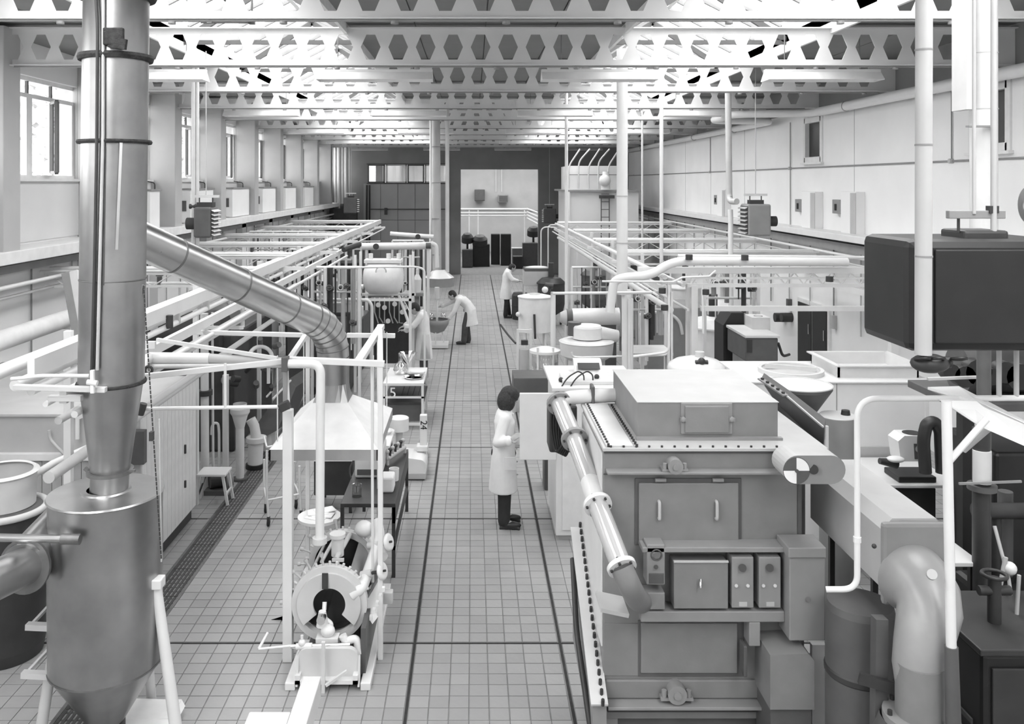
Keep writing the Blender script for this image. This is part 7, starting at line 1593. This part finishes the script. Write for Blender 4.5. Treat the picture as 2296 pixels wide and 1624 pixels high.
# --- worker bending at the stirred bowl, facing left
J = dict(head=(-.33, 0, 1.20), head_up=(-.55, 0, .83), neck=(-.20, 0, 1.16), chest=(-.10, 0, 1.10), waist=(.05, 0, .97), pelvis=(.10, 0, .84),
         shR=(-.15, .18, 1.12), elR=(-.38, .2, 1.00), wrR=(-.60, .1, .92), hdR=(-1, -.1, -.3), shL=(-.15, -.18, 1.12), elL=(-.26, -.2, .84), wrL=(-.40, -.16, .64), hdL=(-.6, .1, -.8),
         hipR=(.10, .09, .82), knR=(.03, .1, .46), anR=(.08, .11, .08), toeR=(-.08, .12, .03), hipL=(.10, -.09, .82), knL=(.0, -.1, .46), anL=(-.03, -.1, .08), toeL=(-.19, -.1, .03))
dn = Vector((-.8, 0, .6)); de = (.072, 0, .096)
rings = [((-.21, 0, 1.16), (0, .08, 0), (.04, 0, .06)), ((-.16, 0, 1.14), (0, .18, 0), (.06, 0, .085)), ((-.06, 0, 1.08), (0, .2, 0), de), ((.05, 0, .98), (0, .19, 0), (.09, 0, .08)), ((.12, 0, .84), (0, .205, 0), (.15, 0, .04)), ((.13, 0, .62), (0, .21, 0), (.17, 0, .0)), ((.14, 0, .46), (0, .22, 0), (.19, 0, .03))]
person((X(1043, 21.6), 21.6, 0), J, (-.85, -.1, -.45), 'worker in white coat bending over the stirred bowl', 'trousers_grey', rings, [.07, .06, .052], [((0, -.02, .04), (.088, .10, .085)), ((0, -.055, .0), (.085, .07, .095))])
# --- worker behind the table marked 5, facing left, reaching for the glass tube
J = dict(head=(-.17, -.02, 1.48), head_up=(-.5, 0, .85), neck=(-.07, 0, 1.40), chest=(0, 0, 1.24), waist=(.02, 0, 1.03), pelvis=(.02, 0, .88),
         shR=(-.03, .17, 1.36), elR=(-.24, .16, 1.22), wrR=(-.36, .05, 1.12), hdR=(-.8, -.1, -.2), shL=(-.02, -.17, 1.36), elL=(-.17, -.22, 1.17), wrL=(-.34, -.12, 1.06), hdL=(-1, .1, .1),
         hipR=(.02, .09, .86), knR=(.02, .09, .47), anR=(.03, .1, .08), toeR=(-.13, .1, .03), hipL=(.02, -.09, .86), knL=(.02, -.09, .47), anL=(.02, -.1, .08), toeL=(-.14, -.1, .03))
rings = [((-.05, 0, 1.44), (0, .08, 0), (.07, 0, .03)), ((-.02, 0, 1.38), (0, .18, 0), (.10, 0, .03)), ((0, 0, 1.26), (0, .20, 0), (.13, 0, 0)), ((.02, 0, 1.05), (0, .19, 0), (.125, 0, 0)), ((.02, 0, .86), (0, .205, 0), (.15, 0, 0)), ((.02, 0, .62), (0, .215, 0), (.17, 0, 0)), ((.02, 0, .48), (0, .22, 0), (.18, 0, 0))]
t, ct, V = person((X(948, 17.4), 17.4, 0), J, (-.85, 0, -.5), 'worker in silvery white coat reaching left beside the gauge board', 'trousers_grey', rings, [.07, .062, .054], [((0, -.02, .04), (.088, .10, .085)), ((0, -.055, .0), (.085, .07, .095))], coat_m='coat_white')
t.part('apron', MB().prism([V((.0, -.215, 1.0)), V((.14, -.205, 1.0)), V((.17, -.235, .52)), (V((-.04, -.235, .52)))], (0, -.008, 0)), 'foil', ct)
gt_ = Thing('glass_tube', at(908, 735, 17.2), 'bright slanting glass tube held by the worker in the silvery coat', 'tube'); gt_.part('tube', MB().cyl(at(894, 662, 17.4), at(921, 737, 17.15), .028, 16), 'paper_white'); gt_.part('rod', MB().cyl(at(899, 660, 17.4), at(921, 705, 17.2), .010, 8), 'foil'); gt_.part('cuff', MB().obox(at(914, 732, 17.12), (.07, .05, .04)), 'paper_white', bev=.02)
# --- worker by the pale box, facing right
J = dict(head=(.16, .02, 1.47), head_up=(.45, 0, .88), neck=(.06, 0, 1.40), chest=(.0, 0, 1.24), waist=(-.02, 0, 1.03), pelvis=(-.02, 0, .88),
         shR=(.02, -.17, 1.34), elR=(.15, -.22, 1.14), wrR=(.34, -.16, 1.10), hdR=(1, .1, .1), shL=(.02, .17, 1.34), elL=(.14, .22, 1.13), wrL=(.32, .16, 1.06), hdL=(1, 0, 0),
         hipR=(-.02, -.09, .86), knR=(-.01, -.1, .47), anR=(-.05, -.12, .08), toeR=(.11, -.13, .03), hipL=(-.02, .09, .86), knL=(.0, .1, .47), anL=(.06, .12, .08), toeL=(.22, .12, .03))
rings = [((.05, 0, 1.44), (0, .08, 0), (.07, 0, -.03)), ((.02, 0, 1.38), (0, .18, 0), (.10, 0, 0)), ((0, 0, 1.26), (0, .20, 0), (.135, 0, 0)), ((-.02, 0, 1.05), (0, .185, 0), (.13, 0, 0)), ((-.03, 0, .86), (0, .21, 0), (.155, 0, 0)), ((-.03, 0, .7), (0, .215, 0), (.175, 0, 0)), ((-.03, 0, .56), (0, .225, 0), (.19, 0, 0))]
person((X(1137, 25.8), 25.8, 0), J, (.9, .1, -.35), 'worker in white coat and dark trousers at the pale box far down the aisle', 'trousers_dark', rings, [.072, .064, .054], [((0, -.02, .04), (.088, .10, .085)), ((0, -.055, .0), (.085, .07, .095))], gloves=True)
